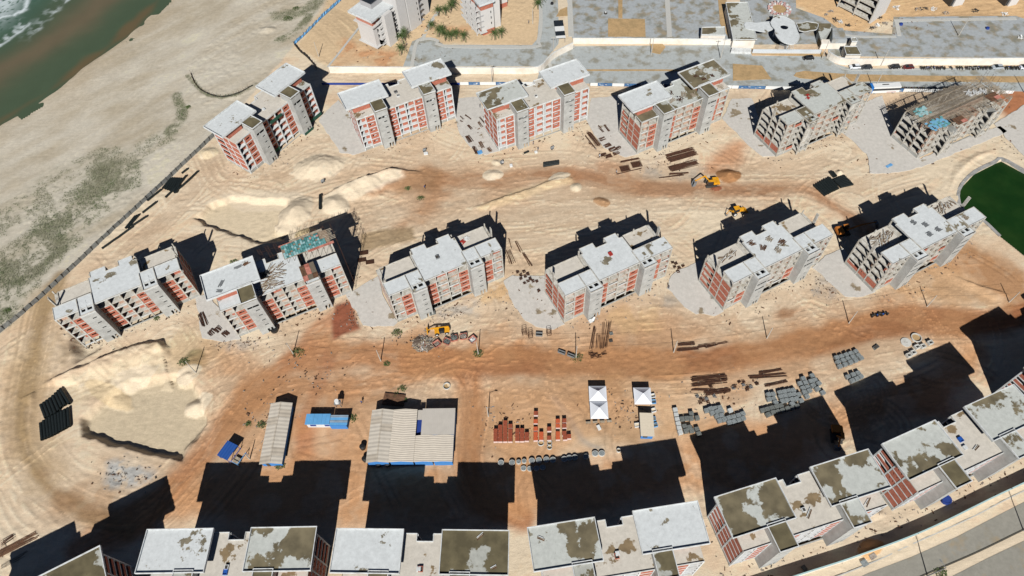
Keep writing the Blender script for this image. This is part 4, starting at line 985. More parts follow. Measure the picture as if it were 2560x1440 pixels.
    if done and top >= 5:
        # front bay decks and a roof hatch
        for u0, u1 in ((0.16, 6.5), (28.72, 35.44)):
            MB().box(u0, u1, 0.16, 3.7, 14.5, 14.53).build('bay_deck', M_ROOFM if rnd.random() < 0.5 else M_DECK, root)
        h = MB().box(16.6, 17.5, 4.0, 5.0, 14.5, 15.0).build('roof_hatch', M_WHITE, root)
        MB().box(16.75, 17.35, 4.15, 4.85, 15.0, 15.03).build('hatch_cover', M_DARK if rnd.random() < 0.5 else M_WHITE, h)
    if nets:
        for u0, u1, z in ((28.9, 35.5, 1.0), (24.4, 28.6, -0.2), (14.5, 20.0, 12.2), (11.2, 14.0, 1.0)):
            MB().box(u0, u1, -0.75 if u0 != 24.4 else -2.8, -0.68 if u0 != 24.4 else -2.73, z, z+1.3).build('safety_net', M_GREENNET, root)
    return root

LBL = {}
B11 = block('11', 'leftmost block of the rear row, turned steeply, with green safety nets beside the beach', nets=True, roof=M_ROOF)
B12 = block('12', 'second block of the rear row, pale clean roofs, in front of the long white wall', roof=M_ROOF)
B13 = block('13', 'third block of the rear row, brightly lit brick front, stacks of shuttering at its left', roof=M_ROOF, roofs={'L': M_ROOFM})
B14 = block('14', 'fourth block of the rear row with debris on its middle deck, rebar laid in front', bricks=4, endbrick=4, roof=M_ROOF, roofs={'R': M_ROOFM}, deck=M_ROOFM)
B15 = block('15', 'bare concrete frame block, fifth of the rear row, beside the bus', attic=(), bricks=0, style='frame', endbrick=1, roof=M_ROOFM)
B16 = block('16', 'rightmost block of the rear row, bare frame with timber formwork on top near the pond', attic=(), bricks=0, style='frame', endbrick=0, top=4)
B21 = block('21', 'leftmost block of the middle row, standing on open legs beside the beach fence', attic=(), bricks=4, roof=M_ROOF)
B22 = block('22', 'second block of the middle row, finished left roof and teal formwork on its right', attic=('L', 'TL'), bricks=4, roof=M_ROOF)
B23 = block('23', 'third block of the middle row, white middle deck, above the yellow telehandler', attic=(), bricks=4, roof=M_ROOF)
B24 = block('24', 'fourth block of the middle row, white middle deck, between two pale ground slabs', attic=(), bricks=4, roof=M_ROOF)
B25 = block('25', 'fifth block of the middle row, half bricked, with a freshly poured white deck', attic=(), bricks=2, style='some', roof=M_ROOF, endbrick=4)
B26 = block('26', 'rightmost block of the middle row, mostly bare frame beside the green pond', attic=(), bricks=1, style='frame', endbrick=1, roof=M_ROOF)
B31 = block('31', 'block at the bottom left corner, only one olive stained roof corner showing', roof=M_ROOFD)
B32 = block('32', 'bottom row block with white roofs, second from the left edge', roof=M_ROOFM, roofs={'L': M_ROOF})
B33 = block('33', 'bottom row block in the centre with a brown stained right roof', roof=M_ROOF, roofs={'R': M_ROOFD})
B34 = block('34', 'bottom row block right of centre, white roofs with black hatch between', roof=M_ROOF, roofs={'L': M_ROOFM})
B35 = block('35', 'bottom row block with heavily stained roofs, brick end wall facing the centre', roof=M_ROOFM)
B36 = block('36', 'rightmost bottom row block, stained roofs along the perimeter wall', roof=M_ROOFM, roofs={'L': M_ROOFM})
B37 = block('37', 'block at the right edge below the pond, only a brick corner showing', roof=M_ROOFM)
# ------------------------------------------------------------------ perimeter walls and fences
def wall_line(name, pts, h, t, m, label, cat='wall', step=1.5, smooth=True, coping=None, base=-0.3):
    poly = spline(P(*pts), step) if smooth else P(*pts)
    root = thing(name, label, cat, (0, 0, 0))
    band(poly, t, base, h).build('wall_face', m, root)
    if coping: band(poly, t+0.12, h+0.002, h+0.1).build('coping', coping, root)
    return root
M_WALLW = mat('white_render', alb(246, 238, 224), var=0.05, scale=0.25, second=alb(230, 216, 196), amount=0.35, sharp=0.3)
wall_line('perimeter_wall', ((826, 182), (1000, 183), (1200, 184), (1320, 184), (1352, 178), (1372, 158), (1392, 142), (1432, 122)), 2.9, 0.25, M_WALLW, 'long white rendered wall behind the rear row, curving up at its right end', coping=M_WHITE)
wall_line('perimeter_wall', ((1432, 109), (1650, 110), (1868, 113)), 2.6, 0.25, M_WALLW, 'white rendered wall between the grey courtyard and the street', coping=M_WHITE)
wall_line('perimeter_wall', ((2066, 144), (2080, 154), (2110, 162), (2200, 163), (2400, 162), (2660, 160)), 2.9, 0.25, M_WALLW, 'white rendered wall behind the row of parked cars and motorcycles', coping=M_WHITE)
M_TEAL = mat('pale_teal_coping', alb(176, 206, 204), var=0.06)
wall_line('perimeter_wall', ((1740, 1520), (1860, 1484), (2003, 1438), (2135, 1395), (2302, 1332), (2467, 1252), (2560, 1208), (2660, 1158)), 2.5, 0.2, M_WALLW, 'boundary wall with pale coping along the lower right street', coping=M_TEAL)
# poster hoarding along the street: panels between posts
def hoarding():
    x = [(1148, 214.5), (2450, 232)]
    segs = [(806, 1150, 'navy'), (1150, 1172, 'white'), (1172, 1200, 'blue'), (1200, 1240, 'white'), (1240, 1264, 'blue'), (1264, 1345, 'white'), (1345, 1360, 'white'), (1475, 1494, 'white'), (1494, 1530, 'blue'), (1530, 1560, 'white'), (1560, 1600, 'blue'), (1600, 1660, 'white'), (1660, 1720, 'blue'), (1720, 1828, 'white'), (1828, 1845, 'white'), (1845, 1912, 'blue'),
            (1912, 1990, 'white'), (1990, 2080, 'white'), (2080, 2170, 'white'), (2170, 2222, 'white'), (2222, 2256, 'blue'), (2256, 2330, 'white'), (2330, 2420, 'white'), (2420, 2530, 'white')]
    root = thing('street_hoarding', 'low white hoarding with blue poster panels between the rear row and the street', 'hoarding')
    mats = {'navy': M_NAVY, 'white': M_WHITEP, 'blue': mat('poster_blue', alb(92, 132, 168), var=0.2, scale=1.5, second=alb(58, 92, 140), amount=0.5)}
    def yy(px): return 213.5 if px < 1360 else 213.5+(px-1360)*(234-213.5)/(2450-1360)
    for a, b, c in segs:
        p, q = G(a, yy(a)), G(b, yy(b)); L = (q-p).length
        h = 1.25 if c == 'navy' else 1.6
        pn = MB().box(0.03, L-0.03, -0.05, 0.05, 0.25, h).build('hoarding_panel', mats[c], root, (p.x, p.y, 0), ang(p, q))
        if c == 'blue':    # pale blocks of print on the posters
            r_ = random.Random(a)
            for k in range(4):
                u = r_.uniform(0.3, max(0.4, L-1.2)); MB().box(u, u+r_.uniform(0.4, 0.9), -0.06, -0.051, 0.6+0.25*(k % 3), 0.75+0.25*(k % 3)).build('poster_print', M_WHITEP, pn)
        MB().box(-0.06, 0.06, -0.06, 0.06, -0.2, h+0.1).build('post', M_STEEL, root, (p.x, p.y, 0))
hoarding()
# grey precast panel fence along the beach
M_FENCE = mat('fence_concrete', alb(140, 142, 138), var=0.15, scale=1.0, second=alb(112, 112, 108), amount=0.45)
M_POST = mat('fence_post', alb(96, 96, 92), var=0.1)
def beach_fence():
    poly = spline(P((-60, 884), (0, 833), (60, 785), (150, 703), (270, 590), (330, 535), (400, 470), (480, 395), (540, 337), (572, 302)), 0.5)
    L = np.r_[0, np.cumsum(np.hypot(*np.diff(poly, axis=0).T))]; n = int(L[-1]/2.45)
    root = thing('panel_fence', 'grey precast panel fence running between the site and the grassy dune', 'fence')
    for k in range(n):
        s0, s1 = k*2.45, (k+1)*2.45
        a = Vector((np.interp(s0, L, poly[:, 0]), np.interp(s0, L, poly[:, 1]), 0)); b = Vector((np.interp(s1, L, poly[:, 0]), np.interp(s1, L, poly[:, 1]), 0))
        az, bz = gz(a.x, a.y), gz(b.x, b.y); w = (b-a).length; zz = min(az, bz)-0.15
        h = 1.7+RND.uniform(-0.12, 0.12)
        o = put('fence_panel', cached('fence_panel', lambda: MB().box(0.1, 2.37, -0.04, 0.04, 0, 1.75), M_FENCE), root, (a.x, a.y, zz), ang(a, b)+RND.uniform(-0.03, 0.03))
        o.rotation_euler[0] = RND.uniform(-0.16, -0.02)
        put('post', cached('fence_post', lambda: MB().box(-0.09, 0.09, -0.09, 0.09, 0, 2.15), M_POST), root, (a.x, a.y, zz-0.1))
beach_fence()
def cloth_fence(name, pts, m, label, h, postm, sag=0.25, step=2.2, seed=1):
    poly = spline(P(*pts), 0.5); L = np.r_[0, np.cumsum(np.hypot(*np.diff(poly, axis=0).T))]; n = int(L[-1]/step); r_ = random.Random(seed)
    root = thing(name, label, 'fence')
    for k in range(n):
        a = [np.interp(k*step, L, poly[:, i]) for i in (0, 1)]; b = [np.interp((k+1)*step, L, poly[:, i]) for i in (0, 1)]
        za = gz(*a); zb = gz(*b); ha = h*r_.uniform(0.75, 1); hb = h*r_.uniform(0.6, 1); nx, ny = -(b[1]-a[1])/step, (b[0]-a[0])/step
        mb = MB(); N = 5
        for i in range(N+1):
            t = i/N; bul = math.sin(t*math.pi)*r_.uniform(-sag, sag); x, y = a[0]+(b[0]-a[0])*t, a[1]+(b[1]-a[1])*t; z = za+(zb-za)*t; hh = ha+(hb-ha)*t-math.sin(t*math.pi)*sag*0.5
            for (o, zz) in ((0, z+0.05), (bul, z+hh*0.5), (bul*0.4, z+hh)):
                mb.v.append((x+nx*o, y+ny*o, zz)); mb.v.append((x+nx*(o+0.03), y+ny*(o+0.03), zz))
        for i in range(N):
            for j in range(2):
                q = i*6+j*2; mb.f += [(q, q+6, q+8, q+2), (q+1, q+3, q+9, q+7)]
        mb.build('fence_cloth', m, root)
        put('post', cached((name+'_post',), lambda: MB().tube((0, 0, 0), (0, 0, h+0.3), 0.05, n=6), postm), root, (a[0], a[1], za-0.1))
    return root
cloth_fence('tarpaulin_fence', ((736, 113), (765, 86), (800, 50), (840, 14), (880, -24)), M_SKYBL, 'torn light blue tarpaulin fence on posts above the beach', 1.8, M_WOOD, 0.4, 2.2, 5)
M_BLKNET = mat('black_shade_net', (0.02, 0.022, 0.02), var=0.3)
cloth_fence('shade_net_fence', ((737, 114), (750, 130), (765, 142), (782, 160), (796, 180)), M_BLKNET, 'black shade net fence from the tarpaulin corner down to the white wall', 1.5, M_WOOD, 0.2, 2.0, 6)
cloth_fence('shade_net_fence', ((478, 184), (484, 202), (496, 220), (515, 233), (545, 243), (575, 243), (605, 232), (640, 212)), M_BLKNET, 'low black net fence curving through the beach sand', 0.8, M_WOOD, 0.2, 2.0, 7)

# ------------------------------------------------------------------ black drainage pipes
M_PIPE = mat('corrugated_black_pipe', (0.010, 0.014, 0.014), rough=0.42, var=0.2, spec=0.5)
def pipe(p0, p1, r, label, group, z=None, ribs=True):
    a = G(*p0); b = G(*p1); za = gz(a.x, a.y); zb = gz(b.x, b.y); z0 = z if z is not None else None
    a.z = (za if z0 is None else z0)+r; b.z = (zb if z0 is None else z0)+r
    mid = (a+b)/2; d = b-a; L = d.length; key = ('drain_pipe', round(L, 1), round(r, 2))
    def mk():
        mb = MB(); n = max(3, int(L/0.75)) if ribs else 2
        mb.pipe((-L/2, 0, 0), (L/2, 0, 0), r*0.93, r*0.8, 12)
        if ribs:
            for k in range(n): x = -L/2+L*(k+0.5)/n; mb.pipe((x-0.2, 0, 0), (x+0.2, 0, 0), r, r*0.9, 12)
        return mb
    o = put('drain_pipe', cached(key, mk, M_PIPE), None, mid, 0); o.rotation_euler = (0, -math.asin(d.z/L), math.atan2(d.y, d.x)); tag(o, label, 'pipe', group); return o
ORD = ('first', 'second', 'third', 'fourth', 'fifth', 'sixth', 'seventh', 'eighth', 'ninth', 'tenth', 'eleventh', 'twelfth', 'thirteenth')
def rowlabels(pts, slope, gap, noun, where):
    """label of each piece by its row from the top and its place in the row"""
    v = sorted((y-slope*x, i) for i, (x, y) in enumerate(pts)); rows = [[v[0][1]]]
    for (a, i), (b, j) in zip(v, v[1:]):
        if b-(pts[rows[-1][0]][1]-slope*pts[rows[-1][0]][0]) > gap: rows.append([])
        rows[-1].append(j)
    out = [None]*len(pts)
    for r, row in enumerate(rows):
        for c, i in enumerate(sorted(row, key=lambda k: pts[k][0])): out[i] = '%s, row %s, %s from left, %s' % (noun, ('one', 'two', 'three', 'four', 'five', 'six', 'seven')[r], ORD[c], where)
    return out
def cr(o, s):
    return lambda x, y: (o[0]+x*s, o[1]+y*s)
c4 = cr((80, 840), 0.264)
st1 = [((95, 655), (142, 780)), ((122, 636), (172, 768)), ((150, 616), (204, 752)), ((178, 596), (234, 738)), ((206, 572), (266, 712)), ((232, 548), (294, 680)), ((256, 524), (324, 662)), ((278, 506), (368, 646))]
for i, (a, b) in enumerate(st1): pipe(c4(*a), c4(*b), 0.5, ORD[i]+' black pipe from the left in the upper stack by the sand basin', 'upper pipe stack by the basin')
st2 = [((94, 830), (108, 990)), ((122, 808), (140, 978)), ((150, 792), (170, 966)), ((178, 776), (198, 954)), ((206, 762), (226, 940)), ((234, 748), (252, 926)), ((262, 734), (280, 910)), ((290, 722), (306, 896)), ((318, 708), (332, 882)), ((352, 690), (364, 864))]
for i, (a, b) in enumerate(st2): pipe(c4(*a), c4(*b), 0.5, ORD[i]+' black pipe from the left in the lower stack by the sand basin', 'lower pipe stack by the basin')
cf = cr((0, 360), 1/3)
for k in range(7): pipe(cf(1226+k*17, 338-k*0.5+k*6), cf(1290+k*13, 262-k*2+k*3), 0.42, ORD[k]+' black pipe from the fence side in the bundle at the beach fence', 'pipe bundle at the beach fence')
lone = [((1110, 432), (1215, 346), 'lowest long pipe of the bundle by the beach fence'), ((1246, 406), (1332, 326), 'single black pipe just below the fence bundle'), ((1310, 372), (1406, 290), 'black pipe lying end to end below the fence bundle'), ((1408, 288), (1490, 210), 'long black pipe running up from the fence bundle to the right'),
        ((1336, 326), (1402, 244), 'thin black pipe on the right edge of the fence bundle'), ((1074, 522), (1180, 440), 'lone black pipe between the two groups along the fence'), ((946, 638), (1022, 546), 'left one of the crossed black pipes near the fence'), ((962, 636), (1048, 534), 'right one of the paired black pipes near the fence'),
        ((990, 624), (1108, 546), 'black pipe slanting off from the paired pipes'), ((886, 708), (1000, 626), 'second lowest black pipe along the beach fence'), ((770, 790), (884, 708), 'lowest black pipe at the end of the fence line'), ((1368, 226), (1414, 192), 'short black pipe above the fence bundle')]
for a, b, l in lone: pipe(cf(*a), cf(*b), 0.38, l, 'pipes strewn along the beach fence')
c5 = cr((2000, 400), 1/12)
for k in range(8): pipe(c5(420+k*62, 790-k*32), c5(740+k*54, 1090-k*26), 0.5, ORD[k]+' black pipe from the left in the left half of the stack near the pond', 'left pipes near the pond')
for k in range(7): pipe(c5(985+k*34, 640+k*34), c5(1320+k*42, 500+k*42), 0.42, ORD[k]+' black pipe from the top in the right half of the stack near the pond', 'right pipes near the pond')
pipe(c5(900, 400), c5(1010, 540), 0.5, 'short black pipe beside the round sand heap', None); pipe(c5(950, 380), c5(1060, 520), 0.5, 'stub of black pipe touching the round sand heap', None)
for k in range(3): pipe((1358, 410+k*3.4), (1398, 404+k*3.4), 0.42, ('rear', 'middle', 'front')[k]+' black pipe of the small bundle on the upper track', 'small pipe bundle')
pipe((802.5, 490), (802, 524), 0.6, 'single black pipe lying in the trench between two sand heaps', None)
pipe((1310, 385), (1322, 380), 0.35, 'short black pipe in front of the third rear block', None)

# ------------------------------------------------------------------ pallets of clay blocks
M_CLAY = mat('clay_blocks', alb(150, 78, 56), var=0.18, scale=2.5, second=alb(196, 98, 62), amount=0.35)
M_CLAYO = mat('clay_blocks_orange', alb(216, 104, 62), var=0.15, scale=2.5, second=alb(180, 84, 56), amount=0.35)
M_WRAP = mat('pale_wrap', alb(226, 200, 190), var=0.1)
M_PALLET = mat('pallet_wood', alb(120, 92, 66), var=0.2)
def brick_pallet_proto(m, wrap):
    r = thing('brick_pallet', 'x', 'pallet')
    pb = MB(); 
    for k in range(3): pb.box(-0.6, 0.6, -0.55+k*0.5, -0.45+k*0.5, 0, 0.1)
    pb.box(-0.62, 0.62, -0.6, 0.6, 0.1, 0.14); pb.build('pallet_base', M_PALLET, r)
    for i in range(4):
        for j in range(3): put('brick_bundle', cached(('bundle', 4), lambda: MB().box(-0.135, 0.135, -0.185, 0.185, 0, 1.12), m), r, (-0.42+i*0.28, -0.385+j*0.385, 0.145))
    if wrap: MB().box(-0.58, 0.58, -0.625, -0.59, 0.2, 1.2).build('plastic_wrap', M_WRAP, r)
    return r
BP = {'red': brick_pallet_proto(M_CLAY, True), 'org': brick_pallet_proto(M_CLAYO, True)}
c6 = cr((1180, 920), 0.1953); used = set()
def brick_pallet(x, y, kind, label, group, sc=1.0):
    p = G(*c6(x, y+25)); p.z = 0
    q = BP[kind]
    if kind not in used: used.add(kind); q.location = p; q['label'] = label; q['group'] = group; o = q
    else: o = copy_thing(q, p, 0, label, group)
    o.rotation_euler = (0, 0, R(-3)+RND.uniform(-0.03, 0.03)); return o
for x, ys in ((305, (800, 855, 910)), (365, (750, 800, 855, 910)), (427, (695, 750, 800, 855, 910)), (492, (740, 800, 855, 910))):
    for i, y in enumerate(ys[::-1]): brick_pallet(x, y, 'red', 'dark red brick pallet, large left block, %s column from left, %s from front' % (ORD[(305, 365, 427, 492).index(x)], ORD[i]), 'left brick pallets')
for x, ys in ((582, (795, 850, 905)), (642, (795, 850, 905)), (702, (845, 900))):
    for i, y in enumerate(ys[::-1]): brick_pallet(x, y, 'red', 'dark red brick pallet, block of eight, %s column from left, %s from front' % (ORD[(582, 642, 702).index(x)], ORD[i]), 'middle brick pallets')
for x, ys in ((815, (680, 775, 840, 895)), (887, (840, 890))):
    for i, y in enumerate(ys[::-1]): brick_pallet(x, y, 'org', 'orange brick pallet in the %s row behind the oval ring, %s from the front' % ('left' if x < 850 else 'right', ORD[i]), 'orange brick pallets')
for y in (775, 890): brick_pallet(988, y, 'red', ('rear' if y < 800 else 'front')+' one of two red brick pallets above the paired open rings', 'pair of brick pallets')
for x, ys in ((1098, (675, 735, 835, 885)), (1180, (670, 735, 830)), (1190, (885,)), (1240, (870,))):
    for i, y in enumerate(ys[::-1]): brick_pallet(x, y, 'org' if x < 1150 else 'red', 'brick pallet beside the cement spill, %s file, %s from the front' % ({1098: 'left', 1180: 'right', 1190: 'right front', 1240: 'outer right'}[x], ORD[i]), 'right brick pallets')
brick_pallet(818, 575, 'red', 'single brick pallet standing apart above the pallet rows', None)

# grey concrete block pallets
M_BLK = mat('grey_blocks', alb(150, 156, 156), var=0.16, scale=2.2, second=alb(118, 124, 122), amount=0.45)
M_BLKD = mat('grey_blocks_dark', alb(126, 130, 126), var=0.16, scale=2.2, second=alb(98, 100, 94), amount=0.45)
def block_pallet_proto(m):
    r = thing('block_pallet', 'x', 'pallet'); MB().box(-0.62, 0.62, -0.55, 0.55, 0, 0.12).build('pallet_base', M_PALLET, r)
    for i in range(3):
        for j in range(3): put('block_bundle', cached(('blkb',), lambda: MB().box(-0.195, 0.195, -0.175, 0.175, 0, 1.0), m), r, (-0.4+i*0.4, -0.36+j*0.36, 0.125))
    return r
KP = {'g': block_pallet_proto(M_BLK), 'd': block_pallet_proto(M_BLKD), 'w': block_pallet_proto(mat('pale_blocks', alb(206, 208, 204), var=0.1))}; kused = set()
c7 = cr((1640, 820), 0.2969)
def block_pallets(pts, kind, label, group, rz):
    noun, where = (label.split(' in ', 1)+[''])[:2]
    labs = rowlabels(pts, -0.28 if rz > 6 else 0.0, 26, noun, 'in '+where) if len(pts) > 1 else [label]
    if kind == 'w' and len(pts) > 1: labs = [ORD[i]+' pale block pallet from the top in the single file left of the grey pallets' for i in range(len(pts))]
    for (x, y), label in zip(pts, labs):
        p = G(*c7(x, y+8)); p.z = gz(p.x, p.y)-0.02
        if kind not in kused: kused.add(kind); o = KP[kind]; o.location = p; o['label'] = label; o['group'] = group
        else: o = copy_thing(KP[kind], p, 0, label, group)
        o.rotation_euler = (0, 0, R(rz)+RND.uniform(-0.12, 0.12)); o.scale = (1, 1, RND.uniform(0.85, 1.1))
block_pallets([(158, 690), (166, 730), (174, 770), (182, 808), (190, 845), (200, 880)], 'w', 'pale block pallet in the single file at the left of the grey pallets', 'pale block pallets', 5)
block_pallets([(215, 765), (255, 760), (292, 722), (292, 762), (342, 758), (236, 828), (276, 838), (248, 868), (296, 864), (340, 852), (355, 892)], 'd', 'dark block pallet in the group nearest the tents', 'left block pallets', 5)
block_pallets([(420, 695), (455, 682), (492, 676), (530, 672), (470, 716), (508, 708), (548, 702), (508, 745), (546, 738), (530, 780), (570, 770), (608, 758), (648, 748), (688, 736), (726, 722), (612, 796), (650, 788), (690, 776), (728, 762)], 'g', 'grey block pallet in the L shaped group below the rebar', 'L shaped block pallets', 12)
block_pallets([(620, 695)], 'w', 'single pale block pallet standing above the L shaped group', None, 10)
block_pallets([(940, 562), (980, 558), (945, 600), (985, 596), (1000, 628), (1035, 545), (1072, 538), (1110, 530), (1148, 524), (1042, 580), (1080, 572), (1118, 566), (1156, 560), (1194, 562), (1058, 616), (1095, 608), (1136, 604), (1174, 598), (1214, 612), (1140, 640)], 'g', 'grey block pallet in the big square group', 'square block pallets', 14)
block_pallets([(892, 694), (930, 684), (968, 674), (1006, 664), (1044, 654), (938, 730), (978, 714), (1018, 704), (1058, 694), (1098, 682), (1140, 672), (1182, 660)], 'd', 'weathered block pallet in the double row at the shadow', 'double row block pallets', 16)
block_pallets([(1205, 468), (1232, 428), (1250, 462), (1308, 402), (1296, 450), (1332, 438), (1362, 468), (1230, 506), (1270, 498), (1316, 486), (1242, 542), (1284, 530), (1264, 576), (1352, 514), (1398, 544)], 'g', 'grey block pallet in the loose group', 'loose block pallets', 14)
block_pallets([(1512, 252), (1552, 240), (1592, 228), (1632, 214), (1674, 198), (1524, 288), (1566, 274), (1608, 260), (1650, 246), (1696, 230), (1540, 324), (1584, 308), (1628, 292), (1672, 274), (1718, 254)], 'g', 'grey block pallet in the tight rows by the main track', 'three row block pallets', 18)
block_pallets([(1608, 412), (1650, 396), (1692, 380), (1642, 446), (1680, 430), (1716, 410)], 'g', 'grey block pallet in the group of six at the shadow', 'six block pallets', 18)

# ------------------------------------------------------------------ precast rings and lids
M_RING = mat('precast_ring', alb(214, 212, 204), var=0.08, second=alb(186, 182, 172), amount=0.35)
def ring(px, py, r, h, label, group, lid=False, stretch=1.0, rz=0.0):
    p = on(px, py); t = thing('concrete_ring', label, 'concrete ring', p, rz, group)
    put('ring_wall', cached(('ring', r, h, stretch), lambda: MB().ring((0, 0), r, r*0.86, 0, h, 20, stretch, 1), M_RING), t)
    if lid: put('lid', cached(('lid', r, h, stretch), lambda: MB().disc((0, 0), r*0.84, h-0.12, h-0.03, 20, stretch, 1), M_BLK), t)
    else: put('floor_sand', cached(('rf', r, stretch), lambda: MB().disc((0, 0), r*0.84, -0.1, 0.05, 20, stretch, 1), M_VERGE), t)
    return t
for i, (x, y) in enumerate(((372, 1210), (513, 1208), (597, 1198), (668, 1188), (765, 1183), (855, 1177), (952, 1168), (1035, 1172), (1180, 1162), (1245, 1147), (1315, 1142), (1460, 1132))):
    ring(*c6(x, y+12), 0.72 if x not in (597, 668) else 0.56, 0.75, ORD[i]+' pale precast ring from the left in the row along the shadow edge', 'ring row at the shadow edge', True, 1.1)
for i, (x, y) in enumerate(((660, 1280), (742, 1284), (825, 1280), (905, 1268))): ring(*c6(x, y+10), 0.66, 0.5, ORD[i]+' precast ring from the left in the short second row by the shadow gap', 'second ring row', True, 1.15)
for x, y in ((1575, 1090), (1660, 1088)): ring(*c6(x, y+12), 0.78, 0.6, ('left' if x < 1600 else 'right')+' one of two wide precast rings on the lit ground below the tents', 'pair of wide rings', True, 1.1)
ring(*c6(1875, 1062), 0.56, 0.7, 'open precast ring at the right end of the ring row', None)
ring(*c6(882, 968), 0.74, 0.5, 'open oval precast ring in front of the orange brick pallets', None, False, 1.15)
ring(*c6(993, 968), 0.6, 0.6, 'upper of two open rings below the lone brick pallet', None, False, 1.15); ring(*c6(993, 1022), 0.6, 0.6, 'lower of two open rings below the lone brick pallet', None, False, 1.15)
ring(1117, 966, 1.05, 0.5, 'single open concrete ring on the track above the big shed', None)
ring(*c7(2190, 84), 1.45, 0.5, 'large open ring beside the main track at right', None)
p = on(*c7(2105, 120)); t = thing('round_lid', 'large white round concrete lid beside the large open ring', 'lid', p); MB().disc((0, 0), 1.45, 0, 0.25).build('lid_disc', M_RING, t); MB().ring((0, 0), 0.4, 0.3, 0.25, 0.3).build('lid_collar', M_RING, t)
def chamber(x, y, label, s=1.0, rz=0.3):
    p = on(*c7(x, y)); t = thing('precast_chamber', label, 'precast box', p, rz, 'precast chambers beside the large ring')
    m = MB(); m.plate(sorted({-0.7*s, -0.5*s, 0.5*s, 0.7*s}), sorted({-0.6*s, -0.4*s, 0.4*s, 0.6*s}), [(-0.5*s, 0.5*s, -0.4*s, 0.4*s)], 0.0, 1.0*s); m.build('chamber_wall', M_RING, t); MB().box(-0.49*s, 0.49*s, -0.39*s, 0.39*s, 0.02, 0.12).build('chamber_floor', M_BLK, t)
for (x, y), l in zip(((2192, 165), (2240, 160), (2302, 130), (2122, 236), (2160, 212)), ('white precast box left of centre below the large ring', 'tilted white precast box below the large ring', 'white precast box nearest the big shadow corner', 'lowest white precast box below the round lid', 'white precast box between the lid and the lowest box')): chamber(x, y, l)
t = thing('crate', 'small dark crate alone beside the main track', 'crate', on(*c7(1850, 165)), 0.5); MB().box(-0.9, 0.9, -0.45, 0.45, 0, 0.6).build('crate_body', M_BLKD, t); MB().box(-0.8, 0.8, -0.35, 0.35, 0.6, 0.64).build('crate_lid', M_DARK, t)
# ------------------------------------------------------------------ site sheds and tents
M_FIBRE = corrugated_mat('fibre_cement_sheets', alb(212, 202, 186), 'Y', 1.1, 0.10, 0.35)
M_FIBRE2 = corrugated_mat('fibre_cement_sheets_grey', alb(198, 186, 168), 'Y', 1.1, 0.14, 0.35)
M_METALR = corrugated_mat('metal_sheets_white', alb(222, 210, 192), 'Y', 0.5, 0.08, 0.45)
M_METALG = corrugated_mat('metal_sheets_grey', alb(206, 198, 186), 'X', 0.5, 0.06, 0.5)
M_BLUER = corrugated_mat('blue_sheets', alb(104, 174, 226), 'X', 0.8, 0.12, 0.5)
M_DBLUE = corrugated_mat('deep_blue_sheets', alb(34, 84, 160), 'X', 0.8, 0.08, 0.4)
M_MIXR = corrugated_mat('patched_sheets', alb(150, 170, 186), 'Y', 0.4, 0.25, 0.5)
M_SHEDW = mat('shed_wall_white', alb(220, 222, 222), var=0.08)
M_SHEDB = mat('shed_wall_blue', alb(70, 136, 204), var=0.1)
def frame_of(bl, br, h, tl=None):
    """local frame of a shed from the ground pixels of its front corners"""
    a = G(*bl); b = G(*br); return a, (b-a).length, ang(a, b)
def gable_shed(root, x0, x1, y0, y1, eave, ridge, wallm, roofm, ridge_x=None, over=0.3, name='roof_slope', cap=True):
    rx = (x0+x1)/2 if ridge_x is None else ridge_x
    w = MB(); i = 0
    w.extr([(0, 0)]*3, 0, 0) if False else None
    pent = [(x0+0.1, 0), (x1-0.1, 0), (x1-0.1, eave), (rx, ridge-0.05), (x0+0.1, eave)]
    n = len(pent); v = [(p[0], y0+0.1, p[1]) for p in pent]+[(p[0], y1-0.1, p[1]) for p in pent]
    w.v += v; w.f += [tuple(range(n)), tuple(range(2*n-1, n-1, -1))]+[(k, n+k, n+(k+1) % n, (k+1) % n) for k in range(n)]
    w.build('shed_walls', wallm, root)
    s = (ridge-eave)/max(0.1, rx-x0)
    for (a, za, b, zb) in ((x0-over, eave-over*s, rx, ridge), (rx, ridge, x1+over, eave-over*s)):
        n_ = max(2, int((y1-y0+2*over)/2.0))
        for k in range(n_):     # separate sheet courses, each lapped a little
            ya = y0-over+(y1-y0+2*over)*k/n_; yb = y0-over+(y1-y0+2*over)*(k+1)/n_
            m = MB(); d = 0.02*(k % 2)
            m.v = [(a, ya, za+d), (b, ya, zb+d), (b, yb, zb+d), (a, yb, za+d), (a, ya, za+d+0.06), (b, ya, zb+d+0.06), (b, yb, zb+d+0.06), (a, yb, za+d+0.06)]
            m.f = [(0, 3, 2, 1), (4, 5, 6, 7), (0, 1, 5, 4), (1, 2, 6, 5), (2, 3, 7, 6), (3, 0, 4, 7)]
            m.build('roof_sheet', roofm if (k*7+int(a)) % 5 else M_FIBRE2 if roofm is M_FIBRE else roofm, root)
    if cap: MB().box(rx-0.18, rx+0.18, y0-over, y1+over, ridge+0.05, ridge+0.12).build('ridge_cap', M_FIBRE2, root)
